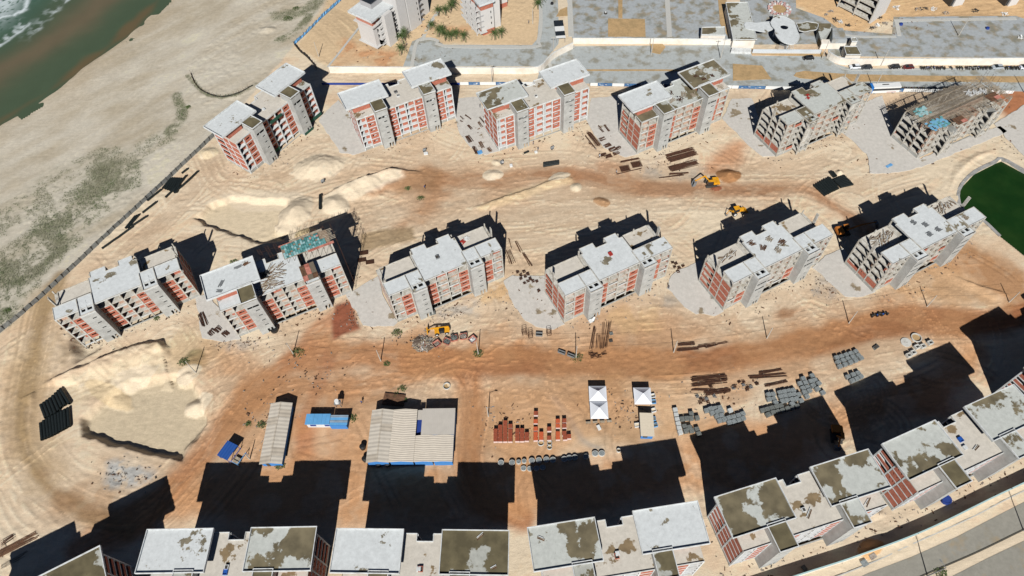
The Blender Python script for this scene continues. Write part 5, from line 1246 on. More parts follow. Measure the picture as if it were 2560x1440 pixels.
# long shed
c5b = cr((500, 940), 0.2656)
a = G(*c5b(560, 842), 0); b = G(*c5b(772, 842), 0); top = G(*c5b(765, 262), 0)
zr = 2.6
A = G(*c5b(553, 832), zr); Bp = G(*c5b(768, 830), zr); Cp = G(*c5b(858, 242), zr); Dp = G(*c5b(666, 256), zr)
def shed_frame(A, Bp, Cp, Dp):
    u = ((Bp-A)+(Cp-Dp)); rz = math.atan2(u.y, u.x); return A.copy(), ((Bp-A).length+(Cp-Dp).length)/2, ((Dp-A).length+(Cp-Bp).length)/2, rz
ud = (Dp-A); rz = math.atan2(ud.y, ud.x)-math.pi/2; Ls = ud.length; Ws = (Bp-A).length
t = thing('long_shed', 'long narrow shed with pale corrugated gable roof and blue end wall', 'shed', (A.x, A.y, 0), rz); gable_shed(t, 0.3, Ws-0.3, 0.3, Ls-0.3, 2.5, 3.3, M_SHEDB, M_FIBRE)
MB().box(1.5, 2.4, 0.33, 0.39, 0, 2.0).build('door', M_DARK, t)
# big shed: four roofs in one building
H = 3.6
q0 = G(*c5b(1565, 815), H); q1 = G(*c5b(2372, 805), H); rz = ang(q0, q1); base = Vector((q0.x, q0.y, 0)); ca_, sa_ = math.cos(rz), math.sin(rz)
def loc(px, z=H):
    p = G(*c5b(*px), z)-base; return (p.x*ca_+p.y*sa_, -p.x*sa_+p.y*ca_)
t = thing('big_shed', 'largest site shed, four adjoining pale corrugated roofs with blue front wall', 'shed', base, rz)
W1 = loc((1775, 815))[0]; W2 = loc((2005, 805))[0]; W3 = loc((2372, 805))[0]; DP = loc((1810, 322))[1]; DM = loc((2200, 552))[1]
gable_shed(t, 0.0, W1-0.2, 0.2, DP, 3.4, 4.2, M_SHEDB, M_FIBRE, over=0.2)
gable_shed(t, W1+0.1, W2-0.1, 0.2, DP, 3.5, 4.0, M_SHEDB, M_METALR, over=0.15, cap=False)
gable_shed(t, W2+0.1, (W2+W3)/2-0.1, 0.2, DM-0.2, 3.3, 3.7, M_SHEDB, M_METALR, over=0.1, cap=False)
gable_shed(t, (W2+W3)/2+0.1, W3, 0.2, DM-0.2, 3.3, 3.6, M_SHEDB, M_METALR, over=0.1, cap=False)
MB().box(W2+1.6, W3+0.1, DM+0.05, DP+0.2, 0, 3.6).build('shed_walls', M_SHEDB, t); fr = MB().box(W2+1.5, W3+0.2, DM-0.05, DP+0.3, 3.62, 3.7).build('flat_roof', M_METALG, t)
MB().box(W2+0.05, W2+1.4, DM+0.05, DP, 0, 2.4).build('shed_walls', M_NAVY, t); MB().box(W2+0.1, W2+1.45, DP-2.6, DP+0.2, 2.9, 2.96).build('lean_to_sheet', M_METALG, t)
for k in range(4):
    tk = on(908+k*0+ (0, 6, 40, 62)[k], (1120, 1150, 1162, 1162)[k]); 
    tt = thing('water_tank', ('black water tank at the left corner of the big shed', 'black water tank at the lower left corner of the big shed', 'black water tank in the shade below the big shed', 'rightmost black water tank below the big shed')[k], 'water tank', tk, 0)
    MB().tube((0, 0, 0), (0, 0, 1.3), 0.75, 0.8, 16).build('tank_body', M_BLACK, tt); MB().tube((0, 0, 1.3), (0, 0, 1.45), 0.8, 0.4, 16).build('tank_lid', M_BLACK, tt)
# blue-roofed hut with patched annex
H2 = 2.5; q0 = G(*c5b(985, 455), H2); q1 = G(*c5b(1215, 455), H2); rz = ang(q0, q1); Lh = (q1-q0).length; Dh = (G(*c5b(1000, 360), H2)-q0).length
t = thing('blue_hut', 'small hut with light blue sheet roof and white wall beside the long shed', 'hut', (q0.x, q0.y, 0), rz)
MB().box(0.3, Lh-0.05, 0.15, Dh-0.2, 0, 2.4).build('hut_walls', M_SHEDW, t)
for k in range(6): MB().box(Lh*k/6+0.01, Lh*(k+1)/6-0.01, -0.1, Dh+0.1, 2.5+0.02*(k % 2), 2.55+0.02*(k % 2)).build('roof_sheet', M_BLUER, t)
for u in (1.2, 5.2): MB().box(u, u+1.6, 0.09, 0.14, 0.9, 1.8).build('window', M_NAVY, t)
MB().box(Lh+0.1, Lh+5.0-0.3, -0.3, Dh-0.2, 0, 2.3).build('annex_walls', M_SHEDB, t); 
for k in range(4): MB().box(Lh+0.05, Lh+4.9, -0.2+Dh*k/4, -0.22+Dh*(k+1)/4, 2.45+0.015*k, 2.5+0.015*k).build('annex_sheet', M_MIXR if k % 2 else M_BLUER, t)
tt = thing('water_tank', 'small white water tank on a stand behind the blue hut', 'water tank', on(848, 1014), 0)
for dx in (-0.7, 0.7): 
    for dy in (-0.5, 0.5): MB().box(dx-0.06, dx+0.06, dy-0.06, dy+0.06, 0, 2.2).build('leg', M_STEEL, tt)
MB().box(-0.9, 0.9, -0.7, 0.7, 2.2, 2.3).build('platform', M_STEEL, tt); MB().tube((0, 0, 2.3), (0, 0, 3.3), 0.65, 0.6, 14).build('tank_body', M_WHITEP, tt)
# deep blue canopy with open frame
q0 = G(*c5b(158, 745), 2.6); q1 = G(*c5b(255, 795), 2.6); rz = ang(q0, q1); Lw = (q1-q0).length; Dw = (G(*c5b(258, 605), 2.6)-q0).length
t = thing('blue_canopy', 'small shelter with deep blue mono-pitch roof and open frame beside the sandy track', 'shelter', (q0.x, q0.y, 0), rz)
MB().box(0, Lw, 0, Dw, 2.55, 2.62).build('roof_sheet', M_DBLUE, t)
for u in (0.15, Lw-0.15):
    for v in (0.15, Dw-0.15): MB().box(u-0.06, u+0.06, v-0.06, v+0.06, 0, 2.55).build('post', M_BLUE, t)
MB().box(Lw+0.1, Lw+0.22, 0.3, Dw, 0.9, 1.0).build('rail', M_BLUE, t); MB().box(Lw+2.6, Lw+2.75, 0.3, Dw-0.5, 1.6, 1.72).build('rail', M_SKYBL, t); MB().box(Lw+0.1, Lw+2.7, 0.3, 0.42, 1.6, 1.72).build('rail', M_SKYBL, t)
for v in (0.36, Dw-0.6): MB().box(Lw+2.6, Lw+2.72, v-0.06, v+0.06, 0, 1.6).build('post', M_SKYBL, t)
MB().box(Lw+0.3, Lw+2.3, 0.6, 2.2, 0.7, 0.78).build('bench_top', M_TIMBER, t)
for u in (Lw+0.4, Lw+2.2): MB().box(u-0.05, u+0.05, 1.0, 1.8, 0, 0.7).build('bench_leg', M_TIMBER, t)
# white pyramid tents
M_TENT = mat('white_tent_cloth', alb(240, 242, 246), rough=0.7, var=0.02)
def tent(c, apex_px, label):
    E_, A_ = 2.5, 4.1
    ps = [G(*c6(*q), E_) for q in c]; ctr = sum(ps, Vector())/4; rz = ang(ps[3], ps[2]); w = ((ps[2]-ps[3]).length+(ps[1]-ps[0]).length)/4; d = ((ps[0]-ps[3]).length+(ps[1]-ps[2]).length)/4
    t = thing('pyramid_tent', label, 'tent', (ctr.x, ctr.y, 0), rz, 'white pyramid tents')
    N = 6
    for k in range(4):
        m = MB(); cs = [(-w, -d), (w, -d), (w, d), (-w, d)]; a = cs[k]; b = cs[(k+1) % 4]
        for i in range(N+1):
            f = i/N; prof = (1-f); hz = E_+(A_-E_)*(f**1.25)
            m.v += [(a[0]*prof, a[1]*prof, hz), (b[0]*prof, b[1]*prof, hz)]
        for i in range(N): m.f.append((i*2, i*2+1, i*2+3, i*2+2))
        m.build('canopy_face', M_TENT, t)
        v = MB(); v.v = [(a[0], a[1], E_), (b[0], b[1], E_), (b[0], b[1], E_-0.3), (a[0], a[1], E_-0.3)]; v.f = [(0, 3, 2, 1)]; v.build('valance', M_TENT, t)
        MB().tube((a[0]*0.97, a[1]*0.97, 0), (a[0]*0.97, a[1]*0.97, E_), 0.05, n=6).build('post', M_STEEL, t)
tent([(1490, 230), (1715, 230), (1730, 420), (1505, 420)], None, 'upper one of the two joined white pyramid tents')
tent([(1505, 426), (1730, 426), (1750, 645), (1520, 645)], None, 'lower one of the two joined white pyramid tents')
tent([(2065, 250), (2290, 250), (2300, 460), (2080, 460)], None, 'single white pyramid tent above the cream roofed kiosk')
q0 = G(*c6(2165, 866), 2.6); q1 = G(*c6(2332, 872), 2.6); q3 = G(*c6(2145, 575), 2.6); rz = ang(q0, q1); Lk = (q1-q0).length; Dk = (q3-q0).length
t = thing('kiosk', 'kiosk with cream flat sheet roof and light blue front wall', 'kiosk', (q0.x, q0.y, 0), rz)
MB().box(0.1, Lk-0.2, 0.2, Dk-0.2, 0, 2.5).build('kiosk_walls', M_SHEDB, t)
for k in range(7): MB().box(-0.1, Lk+0.1, -0.1+(Dk+0.2)*k/7, -0.1+(Dk+0.2)*(k+1)/7-0.01, 2.55+0.01*(k % 2), 2.6+0.01*(k % 2)).build('roof_sheet', mat('cream_sheet', alb(226, 212, 188), var=0.05), t)
MB().box(0.6, 1.8, 0.13, 0.19, 1.0, 1.9).build('window', M_DARK, t)
for i, (x, y) in enumerate(((2310, 345), (2315, 420), (2320, 530), (2335, 720), (2110, 720), (2325, 640))):
    p = on(*c6(x, y+18)); t = thing('site_bin', 'pale blue material box %s the single tent and kiosk' % ('top right of', 'right of', 'between and right of', 'beside the wall of', 'left of', 'just right of')[i], 'box', p, RND.uniform(-0.2, 0.2)); w_ = RND.uniform(0.5, 0.9)
    m = MB(); m.plate([-w_, -w_+0.08, w_-0.08, w_], [-0.55, -0.47, 0.47, 0.55], [(-w_+0.08, w_-0.08, -0.47, 0.47)], 0, 0.7); m.build('box_sides', M_SKYBL if i % 2 else M_SHEDW, t); MB().box(-w_+0.09, w_-0.09, -0.46, 0.46, 0.02, 0.1+0.1*i).build('box_contents', M_BLKD if i % 2 else M_SANDPILE, t)
t = thing('mixing_trough', 'clutter of trestles and barrows below the joined tents', 'trestle', on(*c6(1620, 700)), 0)
for k in range(4): MB().box(-3.5+k*1.9, -2.2+k*1.9, -0.3, 0.3, 0.6, 0.68).build('trestle_top', M_TIMBER, t); [MB().box(-3.4+k*1.9+d, -3.32+k*1.9+d, -0.25, 0.25, 0, 0.6).build('trestle_leg', M_WOOD, t) for d in (0.05, 1.0)]

# ------------------------------------------------------------------ poles and wires
M_POLE = mat('concrete_pole', alb(196, 190, 178), var=0.08)
def pole(px, py, h, label, arm=True, m=None, group='site lamp and cable poles', lamp=False, rz=0.0, z=None):
    p = on(px, py) if z is None else Vector((G(px, py).x, G(px, py).y, z)); t = thing('utility_pole', label, 'pole', p, rz, group)
    MB().tube((0, 0, -0.3), (0, 0, h), 0.17, 0.1, 8).build('pole_shaft', m or M_POLE, t)
    if arm:
        MB().box(-0.9, 0.9, -0.05, 0.05, h-0.5, h-0.38).build('cross_arm', M_POLE, t)
        for d in (-0.8, 0.0, 0.8): MB().tube((d, 0, h-0.38), (d, 0, h-0.2), 0.05, n=6).build('insulator', M_WHITEP, t)
    if lamp:
        MB().tube((0, 0, h-0.1), (1.6, 0, h+0.3), 0.05, n=6).build('lamp_arm', M_STEEL, t); MB().box(1.4, 2.0, -0.13, 0.13, h+0.24, h+0.36).build('lamp_head', M_STEEL, t)
    return (p.x, p.y, p.z+h-0.25)
P1 = {}
for nm, px, py, h, l in (('a', 490, 932, 7.0, 'pole at the edge of the left sand basin'), ('b', 733, 884, 6.5, 'pole beside the green bush left of centre'), ('c', 952, 902, 6.5, 'pole left of the rubble heap'), ('d', 1196, 886, 7.0, 'pole right of the red skips'), ('e', 1440, 894, 7.0, 'pole beside the upright rebar bundle'),
                         ('f', 1684, 881, 6.5, 'pole at the left end of the lying rebar'), ('g', 1917, 846, 6.0, 'pole in the open sand below the fifth middle block'), ('h', 2122, 808, 6.5, 'pole near the row of black drums'), ('i', 2318, 766, 6.0, 'pole on the furrowed sand below the pond'), ('j', 2522, 756, 5.5, 'pole at the far right near the big shadow')):
    P1[nm] = pole(px, py, h, l, arm=False)
P1['k'] = pole(1221, 1041, 6.0, 'thin lamp pole left of the brick pallets', arm=False, lamp=True); pole(625, 1148, 4.5, 'thin post beside the blue shelter', arm=False)
for px, py, h, l in ((1231, 210, 9, 'street pole with cross arm in front of the long white wall'), (1383, 140, 9, 'street pole with cross arm at the white wall bend'), (1628, 137, 8, 'street pole beside the round sand patch'), (1801, 147, 9, 'tall street pole left of the gatehouse'), (2055, 146, 8.5, 'leaning street pole at the gatehouse corner'),
                     (2202, 164, 7, 'street pole behind the gap between cars'), (2184, 226, 8, 'pale street pole in front of the bus'), (2396, 90, 8, 'pole standing in the right yard'), (797, 142, 7, 'thin pole behind the shade net fence'), (1332, 60, 7, 'thin pole beside the driveway'), (2560, 232, 8, 'street pole at the right edge of the street')):
    pole(px, py, h, l, arm=px in (1231, 1383, 1801), group='street poles')
for px, py, l in ((2318, 1440, 'street lamp on the lower median near the bottom edge'), (2558, 1326, 'street lamp on the lower median at the right edge')): pole(px, py, 9, l, arm=False, lamp=True, rz=R(115), group='street lamps', m=M_STEEL)
M_WIRE = mat('cable_black', (0.03, 0.028, 0.025), var=0)
def wire(a, b, label, sag=0.5, r=0.022):
    a = Vector(a); b = Vector(b); m = MB(); N = 10; pr = None
    for k in range(N+1):
        t_ = k/N; q = a.lerp(b, t_)-Vector((0, 0, sag*4*t_*(1-t_)))
        if pr is not None: m.tube(pr, q, r, n=4, cap=False)
        pr = q
    tag(m.build('cable', M_WIRE), label, 'cable', 'cables strung between the poles')
for u, v, l in (('a', 'b', 'cable from the basin pole to the bush pole'), ('b', 'c', 'cable from the bush pole to the rubble pole'), ('c', 'd', 'cable over the rubble heap and skips'), ('d', 'e', 'cable from the skips to the upright rebar'), ('e', 'f', 'cable from the upright rebar to the lying rebar'), ('f', 'g', 'cable across the open sand right of centre'), ('g', 'h', 'cable towards the row of black drums'), ('h', 'i', 'cable over the furrowed sand'), ('i', 'j', 'cable at the far right above the main track')): wire(P1[u], P1[v], l)

# ------------------------------------------------------------------ reinforcing steel
def bars(name, p0, p1, n, width, label, m=None, h=0.18, r=0.05, jit=0.25, seed=0, cat='rebar', group=None, spacers=True):
    a = on(*p0); b = on(*p1); d = b-a; L = d.length; r_ = random.Random(seed+int(p0[0]*7)); t = thing(name, label, cat, a, math.atan2(d.y, d.x), group)
    for k in range(n):
        y = -width/2+width*(k+0.5)/n; x0 = r_.uniform(0, jit)*L*0.35; x1 = L-r_.uniform(0, jit)*L*0.35; z = 0.1+r_.uniform(0, h)
        MB().tube((x0, y+r_.uniform(-0.1, 0.1), z), (x1, y+r_.uniform(-0.25, 0.25), 0.1+r_.uniform(0, h)+d.z*0), r, n=5).build('bar', m or M_RUST, t)
    if spacers:
        for u in (0.2, 0.8): MB().box(L*u-0.1, L*u+0.1, -width/2-0.2, width/2+0.2, -0.05, 0.1).build('sleeper', M_TIMBER, t)
    return t
for i, (a, b, n, w, l) in enumerate((((290, 436), (600, 408), 12, 1.6, 'upper rusty rebar bundle left of the loose block pallets'), ((295, 482), (610, 440), 12, 1.2, 'second rusty rebar bundle below the upper one'), ((285, 518), (640, 522), 7, 0.6, 'thin long rebar bundle under the second one'), ((400, 555), (622, 520), 12, 1.4, 'thick short rebar bundle near the L shaped pallets'), ((770, 416), (1100, 386), 10, 1.2, 'long rebar bundle above the square pallet group'), ((860, 380), (1064, 348), 8, 0.9, 'short rebar bundle nearest the main track'), ((910, 490), (1106, 444), 7, 0.8, 'slim rebar bundle just above the square pallets'),
                                     ((180, 142), (330, 128), 8, 0.9, 'left part of the rebar lying beside the main track'), ((340, 160), (610, 112), 9, 1.0, 'right part of the rebar lying beside the main track'), ((170, 188), (360, 168), 7, 0.8, 'lower part of the rebar lying beside the main track'), ((405, 165), (520, 140), 5, 0.6, 'short lower piece of rebar beside the main track'))):
    bars('rebar_bundle', c7(*a), c7(*b), n, w, l, seed=i, group='rebar bundles on the storage ground', r=0.06)
c8 = cr((960, 760), 0.2344)
for i, (a, b, l) in enumerate((((2195, 490), (2255, 225), 'leftmost rebar of the upright fan beside the pole'), ((2215, 490), (2256, 230), 'second rebar group of the upright fan'), ((2265, 480), (2280, 310), 'short middle rebar group of the upright fan'), ((2305, 485), (2310, 320), 'thin middle rebar of the upright fan'), ((2325, 485), (2340, 170), 'tall rebar of the fan left of the tallest'), ((2340, 485), (2388, 168), 'tallest rebar group of the upright fan'), ((2362, 485), (2418, 172), 'rightmost rebar of the upright fan'))):
    bars('rebar_bundle', c8(*a), c8(*b), 3, 0.7, l, seed=40+i, group='fan of rebar beside the pole', r=0.07, spacers=False, jit=0.3)
for i, (x, y) in enumerate(((2205, 525), (2250, 535), (2290, 560), (2345, 530), (2230, 560))): bars('rebar_cage', c8(x-28, y+8), c8(x+30, y-6), 6, 0.9, 'tangled offcut heap %s at the foot of the rebar fan' % ('at the left end', 'second from left', 'in the middle', 'at the right end', 'lowest')[i], seed=60+i, h=0.5, group='offcuts under the rebar fan', spacers=False)
for i, (a, b, n, w, l) in enumerate((((1666, 398), (1740, 378), 26, 4.0, 'wide bed of rusty rebar in front of the fourth rear block'), ((1672, 424), (1746, 404), 18, 2.6, 'lower half of the wide rebar bed'), ((1672, 436), (1722, 432), 7, 0.7, 'small rebar bundle below the wide bed'), ((1550, 406), (1600, 396), 7, 0.7, 'thin rebar line behind the two rusty mats'), ((1540, 436), (1606, 420), 4, 0.4, 'thin rebar line in front of the two rusty mats'),
                                     ((1646, 446), (1712, 438), 3, 0.4, 'slim bar line left of the excavator'), ((1470, 330), (1500, 366), 10, 1.6, 'rebar heap on the slab between third and fourth rear blocks'), ((1462, 338), (1490, 374), 3, 0.5, 'single long steel beams at the slab edge'), ((1494, 315), (1510, 332), 6, 0.9, 'short dark steel bundle on the slab behind'), ((1510, 312), (1524, 330), 6, 0.7, 'second short dark steel bundle on the slab behind'))):
    bars('rebar_bundle', a, b, int(n*1.4), w, l, seed=80+i, group='rebar around the fourth rear block', r=0.09)
def mesh_mat(px, py, w, d, rz, label):
    p = on(px, py); t = thing('rebar_mat', label, 'rebar', p, rz, 'rusty rebar mats')
    for k in range(12): MB().box(-w/2, w/2, -d/2+d*k/11-0.03, -d/2+d*k/11+0.03, 0.12, 0.18).build('bar', M_RUST, t)
    for k in range(10): MB().box(-w/2+w*k/9-0.03, -w/2+w*k/9+0.03, -d/2, d/2, 0.185, 0.24).build('bar', M_RUST, t)
    MB().box(-w/2+0.2, w/2-0.2, -d/2+0.2, d/2-0.2, 0.0, 0.115).build('stacked_mats', M_RUST, t)
mesh_mat(1562, 421, 3.4, 2.6, 0.15, 'left of the two rusty rebar mats'); mesh_mat(1591, 411, 3.6, 2.8, 0.15, 'right of the two rusty rebar mats')
r_ = random.Random(5)
for i, (x, y, s) in enumerate(((1505, 350, 1.0), (1518, 365, 1.1), (1530, 375, 1.2), (1540, 385, 1.0), (1520, 392, 1.1), (1508, 388, 0.9), (1545, 372, 0.8))): bars('rebar_cage', (x-7*s, y+3), (x+8*s, y-3), 9, 1.5*s, ('rearmost', 'second', 'third', 'nearest the block of the', 'frontmost', 'leftmost of the', 'rightmost of the')[i]+' tangled rebar heaps left of the fourth rear block', seed=120+i, h=0.7, r=0.09, group='tangled rebar heaps', spacers=False)
ca2 = cr((1150, 240), 1/9)
for i, (a, b, n, w, l) in enumerate((((160, 900), (260, 1060), 9, 1.6, 'big dark rebar heap on the slab left of the third rear block'), ((300, 1140), (390, 1320), 8, 1.4, 'lower end of the dark rebar heap on that slab'), ((440, 1040), (530, 1190), 7, 1.2, 'dark timber stack between rebar heap and brick end wall'), ((110, 430), (260, 540), 3, 0.6, 'pair of dark beams at the top left of the slab'), ((440, 480), (570, 660), 3, 0.7, 'long dark beam pair beside the brick end wall'), ((520, 460), (575, 560), 2, 0.4, 'short dark beam nearest the brick end wall'), ((410, 590), (510, 710), 6, 0.9, 'dark plank stack near the brick end wall'), ((180, 670), (270, 760), 6, 1.1, 'dark scrap heap in the middle of the slab'), ((0, 460), (90, 540), 2, 0.5, 'dark beam at the left edge of the slab'), ((0, 560), (60, 600), 3, 0.5, 'stub of dark beams at the left slab edge'), ((625, 1170), (700, 1270), 7, 1.1, 'brown plank stack at the front corner of the third rear block'))):
    bars('steel_stack', ca2(*a), ca2(*b), n, w, l, M_WOOD if i in (2, 6, 10) else M_RUST, seed=140+i, h=0.4, r=0.09, group='stacks on the slab left of the third rear block')
for i, (x, y, l) in enumerate(((508, 800, 'dark stack left of the second middle block'), (545, 825, 'dark scrap heap at the front left of the second middle block'), (565, 835, 'dark scrap heap by the corner of the second middle block'), (530, 832, 'dark scrap heap nearest the sand at the second middle block'))): bars('steel_stack', (x-6, y-18 if i == 0 else y-5), (x+6, y+18 if i == 0 else y+5), 8, 2.0, l, M_RUST, seed=170+i, h=0.5, r=0.09, group='scrap by the second middle block')
c23 = cr((900, 520), 0.3203)
for i, (a, b, n, w, l) in enumerate((((1150, 330), (1190, 440), 6, 2.0, 'brown timber lengths right of the third middle block'), ((1215, 260), (1260, 350), 3, 0.7, 'upper long brown beams right of the third middle block'), ((1270, 350), (1340, 460), 3, 0.7, 'lower long brown beams right of the third middle block'), ((1160, 235), (1185, 320), 3, 0.5, 'short beams beside the shadow of the third middle block'))): bars('timber_stack', c23(*a), c23(*b), n, w, l, M_WOOD, seed=180+i, r=0.1, group='timber right of the third middle block', cat='timber')
for i, (x, y) in enumerate(((1230, 505), (1255, 530), (1280, 500), (1290, 540), (1310, 520), (1330, 560), (1285, 590), (1350, 575), (1380, 578), (1255, 555), (1310, 575), (1395, 650))): bars('formwork_bundle', c23(x-12, y+4), c23(x+12, y-4), 6, 1.0, 'rusty formwork bundle %s on the slab between third and fourth middle blocks' % ('top left', 'second left', 'top centre', 'centre', 'top right', 'right', 'bottom centre', 'far right', 'outermost right', 'low left', 'low centre', 'lying apart')[i], seed=200+i, h=0.5, group='formwork bundles on the slab', spacers=False, cat='formwork', r=0.08)
for i, (x, y) in enumerate(((2465, 440), (2490, 470), (2455, 465), (2520, 455), (2480, 500), (2440, 430))): bars('formwork_bundle', c23(x-12, y+4), c23(x+12, y-4), 5, 0.9, 'rusty formwork bundle %s on the slab right of the fourth middle block' % ('top', 'centre', 'left', 'outermost right', 'lowest', 'nearest the wall')[i], seed=230+i, h=0.5, group='formwork on the next slab', spacers=False, cat='formwork', r=0.08)
for i, (x, y) in enumerate(((345, 575), (375, 600), (395, 610), (425, 600), (435, 625), (370, 630), (490, 575), (700, 455), (735, 455), (735, 480), (770, 505), (765, 520), (800, 500), (845, 470), (660, 495), (650, 510), (580, 545), (460, 495))): bars('formwork_bundle', c7(x-14, y+5), c7(x+14, y-5), 6, 0.9, 'rusty clamp heap %s among the rebar bundles' % ('at far left', 'left upper', 'left middle', 'left right', 'left lower', 'left lowest', 'left single', 'central first', 'central second', 'central third', 'central fourth', 'central fifth', 'central sixth', 'right single', 'at bundle end', 'below bundle end', 'low middle', 'upper left single')[i], seed=250+i, h=0.4, group='clamp heaps among the rebar', spacers=False, cat='formwork', m=M_RUST if i % 3 else M_STEEL, r=0.07)
bars('timber_stack', (-20, 1395), (98, 1335), 9, 2.0, 'long timber stack at the bottom left corner', M_WOOD, seed=300, r=0.11, cat='timber'); bars('timber_stack', (5, 1362), (38, 1340), 8, 1.6, 'small scrap heap at the bottom left corner', M_RUST, seed=301, h=0.6, cat='timber')
bars('timber_stack', (0, 1420), (70, 1380), 6, 1.2, 'second timber stack at the bottom left corner', M_TIMBER, seed=302, r=0.1, cat='timber')
for i, (x, y) in enumerate(((910, 632), (905, 650), (925, 655))): mesh_mat(x, y, 2.6, 1.6, 0.1, 'rusty mat stack %s right of the second middle block' % ('upper', 'left', 'right')[i])
# steel lifting cages at the slab
for i, (x, y) in enumerate(((1495, 270), (1560, 300), (1758, 275))):
    p = on(*c8(x, y+45)); t = thing('lifting_cage', 'rusty wire cage %s at the edge of the round slab' % ('at left', 'second from left', 'at right')[i], 'cage', p, 0.2)
    for sx in (-0.6, 0.6):
        for sy in (-0.6, 0.6): MB().tube((sx, sy, 0), (sx, sy, 2.0), 0.05, n=5).build('upright', M_RUST, t)
    for z in (0.1, 0.75, 1.4, 2.0):
        for s in (-0.6, 0.6): MB().box(-0.6, 0.6, s-0.03, s+0.03, z-0.03, z+0.03).build('rail', M_RUST, t); MB().box(s-0.03, s+0.03, -0.6, 0.6, z-0.03, z+0.03).build('rail', M_RUST, t)
t = thing('steel_box', 'black open steel box between the wire cages', 'box', on(*c8(1655, 330)), -0.15); MB().plate([-1.0, -0.9, 0.9, 1.0], [-0.55, -0.45, 0.45, 0.55], [(-0.9, 0.9, -0.45, 0.45)], 0, 0.8).build('box_sides', M_STEEL, t); MB().box(-0.89, 0.89, -0.44, 0.44, 0.02, 0.08).build('box_floor', M_DARK, t)
for i, (x, y) in enumerate(((1895, 520), (1995, 555))):
    t = thing('steel_box', 'dark steel trough %s of the pole by the rebar fan' % ('farther left', 'just left')[i], 'box', on(*c8(x, y)), -0.5); MB().plate([-1.1, -1.0, 1.0, 1.1], [-0.4, -0.3, 0.3, 0.4], [(-1.0, 1.0, -0.3, 0.3)], 0, 0.8).build('box_sides', M_STEEL, t); MB().box(-0.99, 0.99, -0.29, 0.29, 0.02, 0.08).build('box_floor', M_DARK, t)
# ------------------------------------------------------------------ skips, rubble
M_SKIP = mat('skip_red', alb(206, 138, 120), var=0.15, second=alb(160, 92, 76), amount=0.4)
M_RUB = mat('rubble_grey', alb(186, 176, 164), var=0.25, scale=1.5, second=alb(120, 104, 92), amount=0.5)
def rubble(parent, n, rx, ry, h, seed, z0=0.0, s=(0.15, 0.6), m=None, name='rubble_piece'):
    r_ = random.Random(seed); mb = MB()
    for k in range(n):
        a = r_.uniform(0, 6.28); q = math.sqrt(r_.random()); x, y = math.cos(a)*q*rx, math.sin(a)*q*ry; z = z0+h*(1-q)*r_.uniform(0.6, 1)
        L = r_.uniform(*s); mb.obox((x, y, z+0.08), (L*r_.uniform(0.7, 2.2), L*r_.uniform(0.12, 0.5), L*r_.uniform(0.1, 0.4)), r_.uniform(0, 6.28), r_.uniform(-0.6, 0.6), r_.uniform(-0.5, 0.5))
    o = mb.build(name, m or M_RUB, parent); o['kind'] = 'stuff'; return o
t = thing('rubble_heap', 'large heap of broken timber and concrete left of the red skips', 'rubble heap', on(*c8(425, 425)), 0)
core = MB(); core.tube((-0.8, 0.3, 0.0), (-0.6, 0.2, 1.0), 2.4, 0.5, 11); core.tube((1.6, -0.9, 0.0), (1.5, -0.7, 0.7), 1.6, 0.4, 9); core.build('heap_core', mat('dark_rubble', alb(104, 90, 78), var=0.3, scale=2), t)
for k, (n_, m_, s_, nm_) in enumerate(((200, M_RUB, (0.2, 0.7), 'rubble_piece'), (130, M_TIMBER, (0.3, 1.0), 'broken_timber'), (90, M_DARK, (0.2, 0.7), 'dark_scrap'), (60, M_WHITE, (0.2, 0.6), 'plaster_piece'), (50, M_SKIP, (0.2, 0.5), 'brick_piece'))): rubble(t, n_, 3.4-0.2*k, 2.6, 1.1, 11+k, 0.1, s_, m_, nm_)
def skip(x, y, rz, label, fillm, full, seed):
    t = thing('skip', label, 'skip', on(*c8(x, y+12)), rz, 'red skips')
    w, d, h, fl = 1.12, 0.95, 1.1, 0.3
    for (a, b) in (((-w, -d), (w, -d)), ((w, -d), (w, d)), ((w, d), (-w, d)), ((-w, d), (-w, -d))):
        m = MB(); k = 0.78; ia = (a[0]*0.94, a[1]*0.94); ib = (b[0]*0.94, b[1]*0.94)
        m.v = [(a[0]*k, a[1]*k, 0.05), (b[0]*k, b[1]*k, 0.05), (b[0], b[1], h), (a[0], a[1], h), (ia[0]*k, ia[1]*k, 0.1), (ib[0]*k, ib[1]*k, 0.1), (ib[0], ib[1], h), (ia[0], ia[1], h)]
        m.f = [(0, 1, 2, 3), (5, 4, 7, 6), (3, 2, 6, 7), (0, 4, 5, 1)]; m.build('side_plate', M_SKIP, t)
    MB().box(-w*0.75, w*0.75, -d*0.75, d*0.75, 0.04, 0.12).build('floor_plate', M_SKIP, t)
    m = MB().disc((0, 0), 0.8, 0.12, full*h, 10); m.build('load', fillm, t); rubble(t, 26, 0.9, 0.75, 0.25, seed, full*h, (0.2, 0.6), fillm, 'load_piece')
for i, (x, y, rz, l, f, fu) in enumerate(((565, 425, 0.6, 'red skip touching the rubble heap', M_RUB, 0.4), (675, 400, -0.5, 'second red skip, half full of grey rubble', M_BLKD, 0.75), (750, 365, 0.2, 'third red skip, heaped with grey rubble', M_BLKD, 0.95), (850, 350, 0.1, 'fourth red skip, full of pale rubble', M_RUB, 0.9), (945, 380, 0.7, 'rightmost red skip with white load, next to the pole', M_WHITEP, 0.45))): skip(x, y, rz, l, f, fu, 20+i)
